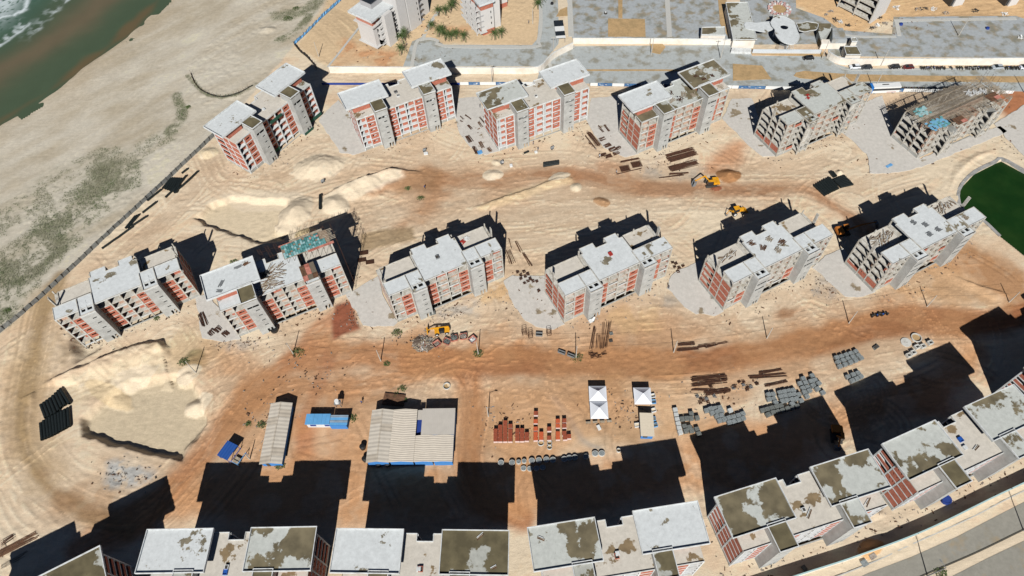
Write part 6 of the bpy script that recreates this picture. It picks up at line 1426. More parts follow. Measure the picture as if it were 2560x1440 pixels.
# ------------------------------------------------------------------ machines
def wheel(parent, x, y, z, r, w, name='wheel'):
    t_ = MB().tube((x, y-w/2, z), (x, y+w/2, z), r, n=16).build(name, M_TYRE, parent); s = -1 if y < 0 else 1
    MB().tube((x, y+s*w/2, z), (x, y+s*(w/2+0.03), z), r*0.55, n=12).build('rim', M_WHITEP, t_)
t = thing('telehandler', 'yellow telehandler with raised boom beside the rubble heap', 'telehandler', on(1104, 830), R(6))
for x in (-1.4, 1.5):
    for y in (-1.0, 1.0): wheel(t, x, y, 0.55, 0.55, 0.42)
MB().extr([(-0.75, 0.5), (0.75, 0.5), (0.75, 1.15), (-0.75, 1.15)], -2.0, 2.3).build('chassis', M_YELL, t)
MB().box(1.1, 2.5, -1.0, 0.3, 1.15, 1.75).build('engine_cover', M_YELL, t)
c_ = MB().extr([(-1.05, 0.9), (-0.15, 0.9), (-0.2, 2.3), (-0.95, 2.3)], -0.6, 0.85).build('cab', M_GLASS, t); MB().box(-0.65, 0.9, -1.0, -0.15, 2.3, 2.38).build('cab_roof', M_BLACK, c_)
MB().tube((2.3, 0.45, 1.7), (-2.6, 0.45, 2.1), 0.26, 0.24, 4).build('boom', M_YELL, t); MB().tube((-2.4, 0.45, 2.1), (-4.0, 0.45, 1.5), 0.18, 0.16, 4).build('boom_extension', M_YELL, t)
MB().box(-4.2, -3.9, -0.6, 1.4, 0.9, 1.9).build('carriage', M_YELL, t)
for y in (-0.2, 0.9): MB().box(-5.2, -4.1, y-0.07, y+0.07, 0.85, 0.95).build('fork', M_STEEL, t)
def tracks_(t, L, w, gauge):
    for s in (-1, 1):
        MB().extr([(0, 0)], 0, 0) if False else None
        prof = [(-L/2+0.25, 0), (L/2-0.25, 0), (L/2, 0.35), (L/2-0.2, 0.75), (-L/2+0.2, 0.75), (-L/2, 0.35)]
        m = MB(); n = len(prof); y0, y1 = s*gauge-w/2, s*gauge+w/2
        m.v = [(p[0], y0, p[1]) for p in prof]+[(p[0], y1, p[1]) for p in prof]; m.f = [tuple(range(n)), tuple(range(2*n-1, n-1, -1))]+[(k, n+k, n+(k+1) % n, (k+1) % n) for k in range(n)]
        m.build('crawler_track', M_BLACKIN, t)
def excavator(p, rz, label, boom=((0.6, 1.6), (-3.0, 4.2), (-6.3, 2.6), (-6.9, 0.4)), shade=None):
    t = thing('excavator', label, 'excavator', p, rz); ym = shade or M_YELL
    tracks_(t, 4.0, 0.6, 1.1); MB().tube((0, 0, 0.6), (0, 0, 1.0), 0.8, n=14).build('slew_ring', M_BLACK, t)
    MB().box(-1.4, 2.3, -1.3, 1.3, 1.0, 1.25).build('house_base', M_BLACK, t); MB().box(0.5, 2.4, -1.35, 1.35, 1.25, 2.1).build('engine_cover', ym, t); MB().box(1.9, 2.6, -1.3, 1.3, 1.1, 1.9).build('counterweight', ym, t)
    c_ = MB().extr([(-1.3, 1.25), (-0.3, 1.25), (-0.35, 2.75), (-1.25, 2.75)], -1.5, 0.3).build('cab', M_GLASS, t); MB().box(-1.45, 0.25, -1.25, -0.35, 2.75, 2.82).build('cab_roof', ym, c_)
    (x0, z0), (x1, z1), (x2, z2), (x3, z3) = boom
    MB().tube((-x0, 0.2, z0), (x1, 0.2, z1), 0.28, 0.25, 4).build('boom', ym, t); MB().tube((x1, 0.2, z1), (x2, 0.2, z2), 0.24, 0.18, 4).build('stick', ym, t)
    MB().tube((-1.6, 0.2, 1.8), (x1*0.8, 0.2, z1*0.78), 0.09, n=6).build('hydraulic_ram', M_STEEL, t)
    m = MB(); m.v = [(x2-0.4, -0.5, z2), (x2+0.5, -0.5, z2-0.3), (x3+0.7, -0.5, z3+0.3), (x3-0.4, -0.5, z3), (x2-0.4, 0.9, z2), (x2+0.5, 0.9, z2-0.3), (x3+0.7, 0.9, z3+0.3), (x3-0.4, 0.9, z3)]
    m.f = [(0, 1, 2, 3), (7, 6, 5, 4), (0, 4, 5, 1), (1, 5, 6, 2), (2, 6, 7, 3)]; m.build('bucket', M_STEEL, t)
    return t
excavator(on(1776, 462), R(2), 'yellow crawler excavator on the upper track beside the brown earth heap', ((0.6, 1.6), (-2.6, 4.4), (-5.6, 2.4), (-6.0, 0.2)))
M_ORNG = mat('rig_orange', alb(196, 120, 48), var=0.1)
excavator(on(2106, 583), R(185), 'drilling excavator in the shade behind the rightmost middle block, long orange boom', ((0.6, 1.6), (-5.0, 3.4), (-9.5, 3.8), (-10.5, 1.2)), M_ORNG)
excavator(on(2089, 1092), R(78), 'machine with upright arm in the building shadow near the bottom row', ((0.4, 1.6), (-1.6, 3.6), (-3.4, 1.8), (-3.6, 0.3)), M_ORNG)
def backhoe(p, rz, label):
    t = thing('backhoe_loader', label, 'backhoe loader', p, rz)
    for y in (-0.95, 0.95): wheel(t, -1.1, y, 0.8, 0.8, 0.5); wheel(t, 1.7, y, 0.5, 0.5, 0.35)
    MB().box(-1.3, 1.2, -0.55, 0.55, 0.7, 1.3).build('chassis', M_YELL, t); MB().extr([(-0.45, 1.0), (0.45, 1.0), (0.4, 1.75), (-0.4, 1.75)], 0.5, 2.2).build('engine_hood', M_YELL, t)
    c_ = MB().extr([(-0.75, 1.3), (0.75, 1.3), (0.7, 2.7), (-0.7, 2.7)], -1.1, 0.5).build('cab', M_GLASS, t); MB().box(-1.25, 0.6, -0.8, 0.8, 2.7, 2.8).build('cab_roof', M_YELL, c_)
    for y in (-0.6, 0.6): MB().tube((0.4, y, 1.4), (3.0, y, 0.7), 0.11, n=4).build('loader_arm', M_YELL, t)
    m = MB(); m.extr([(-1.15, 0.1), (1.15, 0.1), (1.15, 0.9), (-1.15, 0.9)], 3.0, 3.1); m.extr([(-1.15, 0.05), (1.15, 0.05), (1.15, 0.12), (-1.15, 0.12)], 3.1, 3.9); m.build('loader_bucket', M_YELL, t)
    MB().tube((-1.5, 0, 1.2), (-2.9, 0, 2.6), 0.16, 0.13, 4).build('backhoe_boom', M_YELL, t); MB().tube((-2.9, 0, 2.6), (-3.7, 0, 0.9), 0.13, 0.1, 4).build('dipper', M_YELL, t); MB().box(-3.9, -3.4, -0.35, 0.35, 0.3, 0.9).build('backhoe_bucket', M_STEEL, t)
backhoe(on(1840, 533), R(14), 'yellow backhoe loader at the edge of the fifth middle block shadow')
# ------------------------------------------------------------------ cars, bus, motorcycles
def car(px, py, rz, m, label, L=4.1):
    p = on(px, py); p.z = 0.06; t = thing('car', label, 'car', p, rz, 'cars on the street')
    xs = [-0.5, -0.49, -0.36, -0.2, 0.12, 0.3, 0.47, 0.5]; zt = [0.55, 0.85, 0.95, 0.98, 0.98, 0.9, 0.78, 0.5]; hw = [0.7, 0.8, 0.86, 0.88, 0.88, 0.87, 0.8, 0.68]
    b = MB()
    for x, z, w in zip(xs, zt, hw): b.v += [(x*L, -w, 0.28), (x*L, -w*1.02, 0.6), (x*L, -w*0.9, z), (x*L, w*0.9, z), (x*L, w*1.02, 0.6), (x*L, w, 0.28)]
    n = 6
    for k in range(len(xs)-1):
        for j in range(n): b.f.append((k*n+j, k*n+(j+1) % n, (k+1)*n+(j+1) % n, (k+1)*n+j))
    b.f += [tuple(range(n-1, -1, -1)), tuple((len(xs)-1)*n+j for j in range(n))]; b.build('body', m, t)
    g = MB(); st = [(-0.47*L, 0.96, 0.7), (-0.34*L, 1.4, 0.62), (0.06*L, 1.43, 0.62), (0.27*L, 0.94, 0.74)]
    for x, z, w in st: g.v += [(x, -w-0.06, 0.9), (x, -w, z), (x, w, z), (x, w+0.06, 0.9)]
    for k in range(3):
        for j in range(3): g.f.append((k*4+j, k*4+j+1, (k+1)*4+j+1, (k+1)*4+j))
    g.build('glasshouse', M_GLASS, t)
    MB().box(-0.33*L, 0.06*L, -0.6, 0.6, 1.405, 1.46).build('roof_panel', m, t)
    for x in (-0.31*L, 0.3*L):
        for y in (-0.8, 0.8): wheel(t, x, y, 0.3, 0.31, 0.2)
    for y in (-0.55, 0.55):
        MB().box(0.485*L, 0.505*L, y-0.16, y+0.16, 0.58, 0.7).build('headlight', M_WHITEP, t); MB().box(-0.505*L, -0.49*L, y-0.14, y+0.14, 0.62, 0.78).build('tail_light', M_REDP, t)
M_CBLK = mat('car_black', (0.012, 0.012, 0.013), rough=0.2, spec=0.6, var=0.0); M_CRED = mat('car_maroon', alb(96, 26, 26), rough=0.25, spec=0.6, var=0.0); M_CWHT = mat('car_white', alb(232, 236, 238), rough=0.3, var=0.0); M_CSIL = mat('car_silver', alb(176, 182, 186), rough=0.3, var=0.0); M_CGRY = mat('car_graphite', alb(60, 62, 64), rough=0.3, var=0.0)
for px, py, rz, m, l in ((2136, 170, 180, M_CWHT, 'white hatchback at the left end of the parked row'), (2165, 171, 180, M_CGRY, 'graphite hatchback parked behind the white one'), (2235, 170, 180, M_CBLK, 'black hatchback parked left of the maroon car'), (2269, 171, 180, M_CRED, 'maroon saloon parked left of the motorcycles'), (2492, 171, 180, M_CSIL, 'silver saloon parked between the motorcycles'), (2020, 148, 180, M_CBLK, 'black car parked in front of the gatehouse fence'), (2560, 171, 180, M_CWHT, 'pale car cut by the right edge of the photo')): car(px, py, R(rz)+RND.uniform(-0.03, 0.03), m, l)
p = G(2240, 229); p2 = G(2168, 226)
t = thing('bus', 'white bus with blue front parked along the hoarding', 'bus', (G(2206, 229).x, G(2206, 229).y, 0.05), R(178)); L = 10.8
MB().box(-L/2, L/2-0.9, -1.22, 1.22, 0.4, 1.5).build('lower_body', M_WHITEP, t); MB().box(-L/2+0.02, L/2-0.9, -1.23, 1.23, 1.5, 2.4).build('window_band', M_GLASS, t); MB().box(-L/2, L/2-0.9, -1.22, 1.22, 2.4, 3.05).build('roof', M_WHITEP, t)
MB().box(L/2-0.9, L/2, -1.22, 1.22, 0.4, 3.04).build('front_section', mat('bus_blue', alb(40, 120, 196), var=0.05), t); MB().box(L/2-0.02, L/2+0.02, -1.1, 1.1, 1.4, 2.6).build('windscreen', M_GLASS, t); MB().box(-1.2, 1.2, -0.4, 0.0, 3.05, 3.15).build('roof_vent', M_BLACKIN, t); MB().box(-4.2, -0.8, 1.225, 1.24, 0.6, 0.8).build('red_stripe', M_REDP, t); MB().box(-4.2, -0.8, -1.24, -1.225, 0.6, 0.8).build('red_stripe', M_REDP, t)
for x in (-3.4, 3.2):
    for y in (-1.05, 1.05): wheel(t, x, y, 0.5, 0.5, 0.3)
def moto_proto(m, nm):
    t = thing('motorcycle', nm, 'motorcycle')
    for x in (-0.65, 0.65): w_ = MB().tube((x, -0.06, 0.31), (x, 0.06, 0.31), 0.31, n=12).build('wheel', M_TYRE, t); MB().tube((x, 0.06, 0.31), (x, 0.075, 0.31), 0.18, n=8).build('rim', M_STEEL, w_)
    MB().extr([(-0.12, 0.45), (0.12, 0.45), (0.16, 0.85), (-0.16, 0.85)], -0.05, 0.45).build('fuel_tank', m, t); MB().box(-0.75, -0.05, -0.13, 0.13, 0.72, 0.84).build('seat', M_BLACK, t); MB().box(-0.3, 0.3, -0.16, 0.16, 0.25, 0.5).build('engine', M_STEEL, t)
    MB().tube((0.65, 0, 0.31), (0.42, 0, 1.0), 0.05, n=6).build('fork', M_STEEL, t); MB().tube((0.42, -0.36, 1.02), (0.42, 0.36, 1.02), 0.03, n=6).build('handlebar', M_BLACK, t); MB().box(0.48, 0.6, -0.09, 0.09, 0.8, 0.98).build('headlight', M_WHITEP, t)
    return t
MP = [moto_proto(mat('moto_black', (0.02, 0.02, 0.02), rough=0.3), 'm'), moto_proto(M_CRED, 'm'), moto_proto(mat('moto_olive', alb(120, 110, 70), var=0.1), 'm'), moto_proto(mat('moto_blue', alb(50, 70, 150), var=0.1), 'm')]; mu = set()
def moto(px, py, k, label, group, rz):
    p = G(px, py); p.z = 0.052
    if k not in mu: mu.add(k); o = MP[k]; o.location = p; o.rotation_euler = (0, 0, rz); o['label'] = label; o['group'] = group
    else: copy_thing(MP[k], p, rz, label, group)
runs = [(2301, 2320, 5, 'just right of the maroon car'), (2326, 2340, 3, 'in the cluster with the yellow one'), (2343, 2360, 4, 'in the four before the gap'), (2376, 2379, 1, 'standing alone in the gap'), (2391, 2403, 3, 'in the group of three'), (2413, 2432, 5, 'at the left of the long middle run'), (2436, 2453, 5, 'in the middle of the long middle run'), (2456, 2474, 5, 'next to the silver saloon on its left'), (2512, 2530, 5, 'right of the silver saloon'), (2534, 2552, 5, 'near the right edge of the photo')]
r_ = random.Random(9)
for x0, x1, n, where in runs:
    for i in range(n): moto(x0+(x1-x0)*(i/max(1, n-1)), 172+r_.uniform(-0.6, 0.6), r_.choice((0, 0, 0, 1, 2, 3)), '%s parked motorcycle from the left %s' % (ORD[i], where), 'motorcycles parked below the white wall', R(90)+r_.uniform(-0.25, 0.25)+math.pi*r_.choice((0, 0, 1)))
for i in range(14): moto(2250+i*4.6, 224.5+r_.uniform(-0.6, 0.6), r_.choice((0, 0, 1, 2)), '%s motorcycle from the bus in the row behind it along the hoarding' % (ORD[i] if i < 13 else 'last'), 'motorcycles along the hoarding', R(80)+r_.uniform(-0.3, 0.3))
for i, px in enumerate((2328, 2358, 2388)): car(px, 227, R(180), M_CBLK, ('black car right of the motorcycles along the hoarding', 'second black car in the shadow along the hoarding', 'third black car in the shadow along the hoarding')[i])
# ------------------------------------------------------------------ palms, shrubs
M_PALM = mat('palm_leaf', (0.075, 0.12, 0.035), rough=0.6, var=0.25, scale=1.5, second=(0.05, 0.085, 0.025), amount=0.5)
M_PALMD = mat('palm_dead_leaf', (0.16, 0.12, 0.06), rough=0.8, var=0.2)
M_TRUNK = mat('palm_trunk', (0.16, 0.13, 0.10), var=0.2, scale=2)
def frond(mb, az, el, L, droop, base, w=0.55):
    d = Vector((math.cos(az), math.sin(az), 0)); pr = None; N = 7; side = Vector((-d.y, d.x, 0))
    for k in range(N+1):
        t_ = k/N; p = base+d*(L*t_*math.cos(el)*(1-0.12*t_))+Vector((0, 0, L*(math.sin(el)*t_-droop*t_*t_)))
        if pr is not None:
            for s in (-1, 1):
                for q in range(2):
                    a = pr.lerp(p, q*0.5); tip = a+side*s*w*(1-0.55*abs(t_-0.35))+d*0.35-Vector((0, 0, 0.18)); i = len(mb.v); b2 = a.lerp(p, 0.4)
                    mb.v += [tuple(a), tuple(b2), tuple(tip)]; mb.f.append((i, i+1, i+2))
        pr = p
def palm(px, py, h, label, seed):
    p = on(px, py); r_ = random.Random(seed); t = thing('palm_tree', label, 'palm tree', p, r_.uniform(0, 6), 'young coconut palms'); lean = Vector((r_.uniform(-0.3, 0.3), r_.uniform(-0.3, 0.3), h))
    m = MB(); n = 5
    for k in range(n): m.tube(Vector((0, 0, -0.2)).lerp(lean, k/n), Vector((0, 0, -0.2)).lerp(lean, (k+1)/n), 0.22-0.02*k, 0.2-0.02*k, 7)
    m.build('trunk', M_TRUNK, t); c_ = MB()
    for k in range(26):
        ring_ = k/26; frond(c_, k*2.399+r_.uniform(-0.2, 0.2), 1.25-1.25*ring_, r_.uniform(2.6, 3.5), 0.25+0.5*ring_, lean, r_.uniform(0.4, 0.6))
    c_.build('crown', M_PALM, t); d_ = MB()
    for k in range(4): frond(d_, r_.uniform(0, 6.28), -0.5, 1.8, 0.3, lean-Vector((0, 0, 0.2)), 0.3)
    d_.build('dead_fronds', M_PALMD, t)
cp = cr((860, 0), 0.16406)
for i, (x, y, h, l) in enumerate(((1440, 245, 2.6, 'left palm of the three behind the driveway'), (1550, 235, 2.6, 'middle palm of the three behind the driveway'), (1630, 190, 2.8, 'right palm of the three behind the driveway'), (1660, 120, 2.4, 'rearmost palm near the top edge'), (1340, 440, 1.6, 'leftmost low palm of the planted row by the driveway'), (1450, 560, 2.6, 'second palm of the planted row by the driveway'), (1545, 625, 3.0, 'third palm of the planted row by the driveway'), (1500, 520, 2.4, 'palm just behind the third of the planted row'), (1640, 625, 2.6, 'fourth palm of the planted row by the driveway'), (1720, 595, 2.6, 'fifth palm of the planted row by the driveway'), (1825, 625, 2.4, 'rightmost palm of the planted row by the driveway'), (2300, 610, 3.0, 'left palm of the pair at the grey tower'), (2400, 585, 2.8, 'right palm of the pair at the grey tower'), (905, 670, 3.4, 'tall palm at the corner of the white tower'), (935, 620, 3.4, 'palm leaning on the white tower wall'), (880, 835, 2.6, 'single palm at the lower end of the pavement'))): palm(*cp(x, y), h+0.7, l, 500+i)
palm(1345, 24, 3.0, 'lone palm beside the top of the driveway', 530); palm(1348, 8, 2.6, 'palm at the very top edge above the driveway', 531)
M_BUSH = mat('bush_leaf', (0.06, 0.10, 0.03), rough=0.7, var=0.25, scale=2, second=(0.10, 0.13, 0.04), amount=0.4)
def shrub(px, py, r, label, seed, n=160, flat_=0.5):
    p = on(px, py); r_ = random.Random(seed); t = thing('shrub', label, 'shrub', p, 0, 'low shrubs on the sand'); m = MB(); s_ = MB()
    for k in range(n):
        a = r_.uniform(0, 6.28); q = r_.random()**0.6; x, y = math.cos(a)*q*r, math.sin(a)*q*r*0.8; z = r_.uniform(0.05, flat_*r)*(1.1-q); i = len(m.v); u = r_.uniform(0, 6.28); L = r_.uniform(0.12, 0.3)
        m.v += [(x, y, z), (x+math.cos(u)*L, y+math.sin(u)*L, z+r_.uniform(0, 0.2)), (x+math.cos(u+0.9)*L, y+math.sin(u+0.9)*L, z+r_.uniform(-0.05, 0.2)), (x+math.cos(u+0.45)*L*1.6, y+math.sin(u+0.45)*L*1.6, z)]; m.f += [(i, i+1, i+3), (i, i+3, i+2)]
    for k in range(6): a = r_.uniform(0, 6.28); s_.tube((0, 0, 0), (math.cos(a)*r*0.6, math.sin(a)*r*0.5, flat_*r*0.5), 0.03, 0.015, 5)
    m.build('foliage', M_BUSH, t); s_.build('stems', M_TRUNK, t)
for i, (x, y, r, l) in enumerate(((745, 880, 2.0, 'green bush at the foot of the pole left of centre'), (992, 832, 1.6, 'green bush in front of the third middle block slab'), (1197, 884, 1.6, 'green tuft at the foot of the pole by the skips'), (1442, 893, 2.0, 'green tuft at the foot of the pole by the rebar fan'), (990, 990, 1.5, 'bush behind the big shed, lower'), (1006, 970, 1.4, 'bush behind the big shed, upper'), (1010, 1000, 1.0, 'small bush behind the big shed'), (968, 908, 1.0, 'small bush right of the rubble pole'), (1020, 470, 1.2, 'small green shrub on the sand of the upper track'), (1052, 495, 1.4, 'green shrub right of the sand berm'), (392, 796, 1.0, 'small green tuft in front of the leftmost middle block'), (585, 655, 1.4, 'green shrub behind the second middle block'), (880, 1045, 1.6, 'weeds right of the patched annex'), (655, 1062, 1.4, 'weeds left of the long shed'), (620, 1060, 1.0, 'small weeds left of the long shed'), (700, 1165, 1.4, 'weeds below the blue end wall of the long shed'), (20, 778, 1.3, 'green shrub outside the fence at the left edge'), (460, 905, 1.8, 'olive shrub beside the left basin pole'), (2352, 1432, 1.5, 'weeds on the lower median by the lamp'), (470, 268, 1.2, 'small shrub on the beach above the first rear block'), (720, 48, 2.2, 'round dune shrub near the top of the beach'), (740, 22, 1.6, 'smaller dune shrub near the top of the beach'))): shrub(x, y, r, l, 600+i, int(90*r))
# dune grass: a mass of small tufts
rs = np.random.RandomState(77); jj, ii = np.nonzero(VEGM > 0.25); pick = rs.choice(len(jj), min(9000, len(jj)), replace=False); gb = MB()
for k in pick:
    x = GX[ii[k]]+rs.uniform(-0.4, 0.4); y = GY[jj[k]]+rs.uniform(-0.4, 0.4); z = HT[jj[k], ii[k]]; s = rs.uniform(0.2, 0.5)*(0.5+VEGM[jj[k], ii[k]])
    for q in range(3):
        a = rs.uniform(0, 6.28); i = len(gb.v); gb.v += [(x-0.09, y, z), (x+0.09, y, z), (x+math.cos(a)*s*0.8, y+math.sin(a)*s*0.8, z+s*0.7)]; gb.f.append((i, i+1, i+2))
M_DGRASS = mat('dune_grass', (0.17, 0.165, 0.11), rough=0.8, var=0.3, scale=0.15, second=(0.085, 0.11, 0.05), amount=0.45)
o = gb.build('dune_grass', M_DGRASS); o['kind'] = 'stuff'; o['label'] = 'sparse grey green dune grass on the beach'; o['category'] = 'grass'
# ------------------------------------------------------------------ buildings beyond the street
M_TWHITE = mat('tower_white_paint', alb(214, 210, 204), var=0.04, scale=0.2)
M_TSHADE = mat('tower_white_shaded', alb(176, 174, 172), var=0.04, scale=0.2)  # darker copy of the tower white; recess and loggia shade put into the colour
def local_frame(origin_px, along_px):
    a = G(*origin_px); b = G(*along_px); return a, ang(a, b)
def loc_in(o, rz, px, z):
    p = G(px[0], px[1], z)-Vector((o.x, o.y, 0)); c, s = math.cos(rz), math.sin(rz); return (p.x*c+p.y*s, -p.x*s+p.y*c)
# white tower with balconies, upper left
t = thing('white_tower_block', 'white finished tower with overhanging roof and balconies beside the palms', 'building', G(*cp(515, 760)), R(50.8))
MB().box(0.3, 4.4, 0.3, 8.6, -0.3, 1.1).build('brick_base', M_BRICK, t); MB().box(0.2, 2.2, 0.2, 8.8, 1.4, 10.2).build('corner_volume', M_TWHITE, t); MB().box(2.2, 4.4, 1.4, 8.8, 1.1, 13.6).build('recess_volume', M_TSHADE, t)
MB().box(-0.7, 4.39, -0.7, 9.5, 1.1, 1.4).build('base_slab', M_TWHITE, t); MB().box(-0.8, 4.39, -0.8, 9.6, 10.2, 10.6).build('cornice_slab', M_TWHITE, t); MB().box(0.3, 4.35, 0.3, 8.8, 10.6, 13.6).build('brick_band', M_BRICK, t)
rf = MB().box(-1.4, 14.5, -1.7, 11, 13.6, 14.1).build('roof_slab', M_ROOF, t); rim_of(rf, [(-1.4, -1.7), (14.5, -1.7), (14.5, 11), (-1.4, 11)], 14.1, 0.4, 0.25)
MB().box(4.4, 8.7, -3.1, 8, -0.3, 13.9).build('side_fin', M_TWHITE, t); pent = MB().box(5, 12, 4, 10, 14.1, 16.6).build('penthouse', M_TSHADE, t); MB().box(4.6, 12.4, 3.6, 10.4, 16.6, 16.8).build('penthouse_roof', M_GLASS, pent)
for k in range(5):
    z = 1.4+k*2.45
    MB().box(2.22, 4.38, -1.4, 1.38, z-0.25, z).build('balcony_slab', M_TWHITE, t); w_ = MB().box(2.6, 3.9, 1.3, 1.38, z+0.05, z+1.9).build('balcony_door', M_GLASS, t); MB().box(3.2, 3.26, 1.27, 1.31, z, z+1.9).build('door_frame', M_TWHITE, w_)
    rl = MB().box(2.25, 4.36, -1.38, -1.32, z+0.85, z+0.92).build('balcony_rail', M_WHITEP, t)
    for q in range(5): MB().box(2.4+q*0.45, 2.44+q*0.45, -1.37, -1.33, z, z+0.85).build('baluster', M_WHITEP, rl)
for k in range(3): MB().box(2.19, 2.25, 0.6, 1.0, 3.0+k*2.45, 4.0+k*2.45).build('window', M_GLASS, t)
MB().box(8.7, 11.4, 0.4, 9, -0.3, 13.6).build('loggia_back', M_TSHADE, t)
for k in range(6):
    z = 0.4+k*2.45; MB().box(8.72, 11.38, -2.3, 0.4, z-0.35, z).build('loggia_slab', M_TWHITE, t)
    if k < 5: MB().box(8.8, 11.3, -2.25, -2.15, z, z+0.8).build('loggia_rail', M_GLASS, t); MB().box(9.4, 10.6, 0.33, 0.42, z+0.1, z+1.8).build('window', M_GLASS, t)
MB().box(11.4, 16.2, -3.6, 10, -0.3, 17.5).build('tower_fin', M_TWHITE, t); MB().box(16.2, 16.6, -2.8, 10, -0.3, 17.0).build('dark_joint', M_GLASS, t); MB().box(16.6, 23.2, -3.9, 10, -0.3, 17.8).build('blind_volume', M_TWHITE, t)
for k in range(4): MB().box(21.9, 22.25, -3.96, -3.88, 2.2+k*2.45, 3.2+k*2.45).build('window', M_GLASS, t)
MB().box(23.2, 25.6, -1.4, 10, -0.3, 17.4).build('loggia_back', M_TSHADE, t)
for k in range(6): MB().box(23.22, 25.58, -3.4, -1.4, 0.4+k*2.45, 0.7+k*2.45).build('loggia_slab', M_TSHADE, t)
MB().box(25.6, 31.0, -1.6, 10, -0.3, 17.6).build('end_volume', M_TWHITE, t)
# second grey tower
t = thing('grey_tower_block', 'pale grey tower with brick bands at the top edge behind the palm row', 'building', G(*cp(2120, 545)), R(25))
MB().box(0, 5.6, 0, 16, -0.3, 2.0).build('brick_base', M_BRICK, t); MB().box(-0.2, 5.5, 0.15, 16, 2.0, 11.2).build('front_volume', M_TWHITE, t); MB().box(0, 5.4, 0.2, 16, 11.2, 13.6).build('brick_band', M_BRICK, t); MB().box(-1.6, 1.6, -1.2, 0.1, 1.9, 2.2).build('base_slab', M_TWHITE, t)
rf = MB().box(-0.8, 5.9, -0.6, 16.4, 13.6, 14.0).build('roof_slab', M_ROOF, t); rim_of(rf, [(-0.8, -0.6), (5.9, -0.6), (5.9, 16.4), (-0.8, 16.4)], 14.0, 0.4, 0.2)
for k in range(3):
    MB().box(-0.6, 0.9, -0.15, 0.1, 3.9+k*2.5, 4.15+k*2.5).build('canopy', M_TSHADE, t); MB().box(4.1, 4.45, 0.09, 0.17, 3.9+k*2.5, 4.9+k*2.5).build('window', M_GLASS, t)
MB().box(5.9, 9.4, 2.2, 15, -0.3, 14.8).build('blind_volume', M_TWHITE, t); MB().box(5.5, 5.9, 3.0, 15, -0.3, 14).build('dark_joint', M_GLASS, t); MB().box(9.4, 10.2, 4.6, 15, -0.3, 14.6).build('dark_joint', M_GLASS, t)
MB().box(12.6, 18.0, 12.4, 20, 2.2, 15).build('rear_volume', M_TWHITE, t); MB().box(12.7, 17.9, 12.5, 20, -0.3, 2.2).build('brick_base', M_BRICK, t)
for k in range(5):
    z = 1.2+k*2.5; MB().box(-2.2, -0.22, 1.0, 16, z-0.3, z).build('balcony_slab', M_TWHITE, t); rl = MB().box(-2.2, -2.12, 1.0, 16, z+0.85, z+0.95).build('balcony_rail', M_WHITEP, t)
    for q in range(16): MB().box(-2.18, -2.14, 1.1+q*0.95, 1.15+q*0.95, z, z+0.85).build('baluster', M_WHITEP, rl)
    for q in range(3): MB().box(-0.26, -0.19, 3+q*4.2, 5+q*4.2, z+0.1, z+1.9).build('balcony_opening', M_BRICK if (q+k) % 2 else M_GLASS, t)
for y in (1.2, 6, 11): MB().box(-2.25, -1.95, y-0.18, y+0.18, -0.3, 13.6).build('column', M_TWHITE, t)
# bare frame at the top right
cg = cr((1960, 0), 0.234375)
o = G(*cg(905, 255)); rzf = ang(G(*cg(560, 80)), G(*cg(905, 255))); t = thing('frame_block', 'bare concrete frame block at the top edge with open floors', 'building', o, rzf)
Lf = (G(*cg(905, 255))-G(*cg(545, 90))).length
for k in range(5):
    z = 1.2+k*2.9; MB().box(-Lf, 0.0, 0.3, 11, z-0.4, z).build('floor_slab', M_FRAME, t); 
    MB().box(-Lf+0.3, -0.3, 3.4, 3.55, z, z+2.5).build('partition_wall', M_BRICK, t); MB().box(-Lf+2, -2.4, 1.6, 1.7, z, z+0.9).build('parapet_wall', M_FRAME, t)
for x in (-Lf+0.15, -Lf*0.5, -0.15):
    for y in (0.3, 10.8): MB().box(x-0.2, x+0.2, y-0.22, y+0.3, -0.3, 14.5).build('column', M_FRAME, t)
MB().box(-0.02, 0.35, 0.2, 11, -0.3, 14.4).build('end_wall', M_TWHITE, t)
for i, (x, y, w, l) in enumerate(((1850, 60, 4.5, 'left one of the two white wall pieces at the top right'), (2430, 60, 4.0, 'right one of the two white wall pieces at the top right'))):
    p = G(*cg(x, y)); t = thing('white_building_corner', l, 'building', p, R(12)); MB().box(-w/2, w/2, 0, 8, -0.3, 5.0).build('wall', M_TWHITE, t); MB().box(-w/2-1.2, -w/2, 0.6, 7, -0.3, 4.6).build('side_recess', M_GLASS, t); MB().box(-w/2-1.5, w/2+0.3, -0.3, 8.3, 5.0, 5.3).build('roof_slab', M_ROOF, t)

# ------------------------------------------------------------------ gatehouse with its curved roofs
ch = cr((1740, 0), 0.15625)
def outline_px(pts, z): return [tuple(G(*ch(*q), z)[:2]) for q in pts]
t = thing('gatehouse', 'gatehouse with stained rectangular roof, guitar shaped concrete canopy and wavy roof', 'building', (0, 0, 0))
q = outline_px(((470, 45), (825, 40), (975, 640), (590, 645)), 4.2); rf = MB().prism(q, 4.0, 4.3).build('rectangular_roof', M_ROOFM, t); rim_of(rf, q, 4.3, 0.25, 0.2)
q2 = outline_px(((485, 60), (815, 55), (955, 630), (600, 632)), 4.2); MB().prism(q2, -0.3, 4.0).build('hall_wall', M_WALLW, t)
q = outline_px(((595, 655), (880, 660), (875, 750), (585, 750)), 0.6); MB().prism(q, -0.3, 0.5).build('planter_bed', mat('planter_soil', alb(190, 138, 92), var=0.1), t)
q = outline_px(((580, 755), (890, 770), (885, 830), (560, 815)), 1.2); MB().prism(q, -0.3, 1.1).build('front_wall', M_WHITE, t)
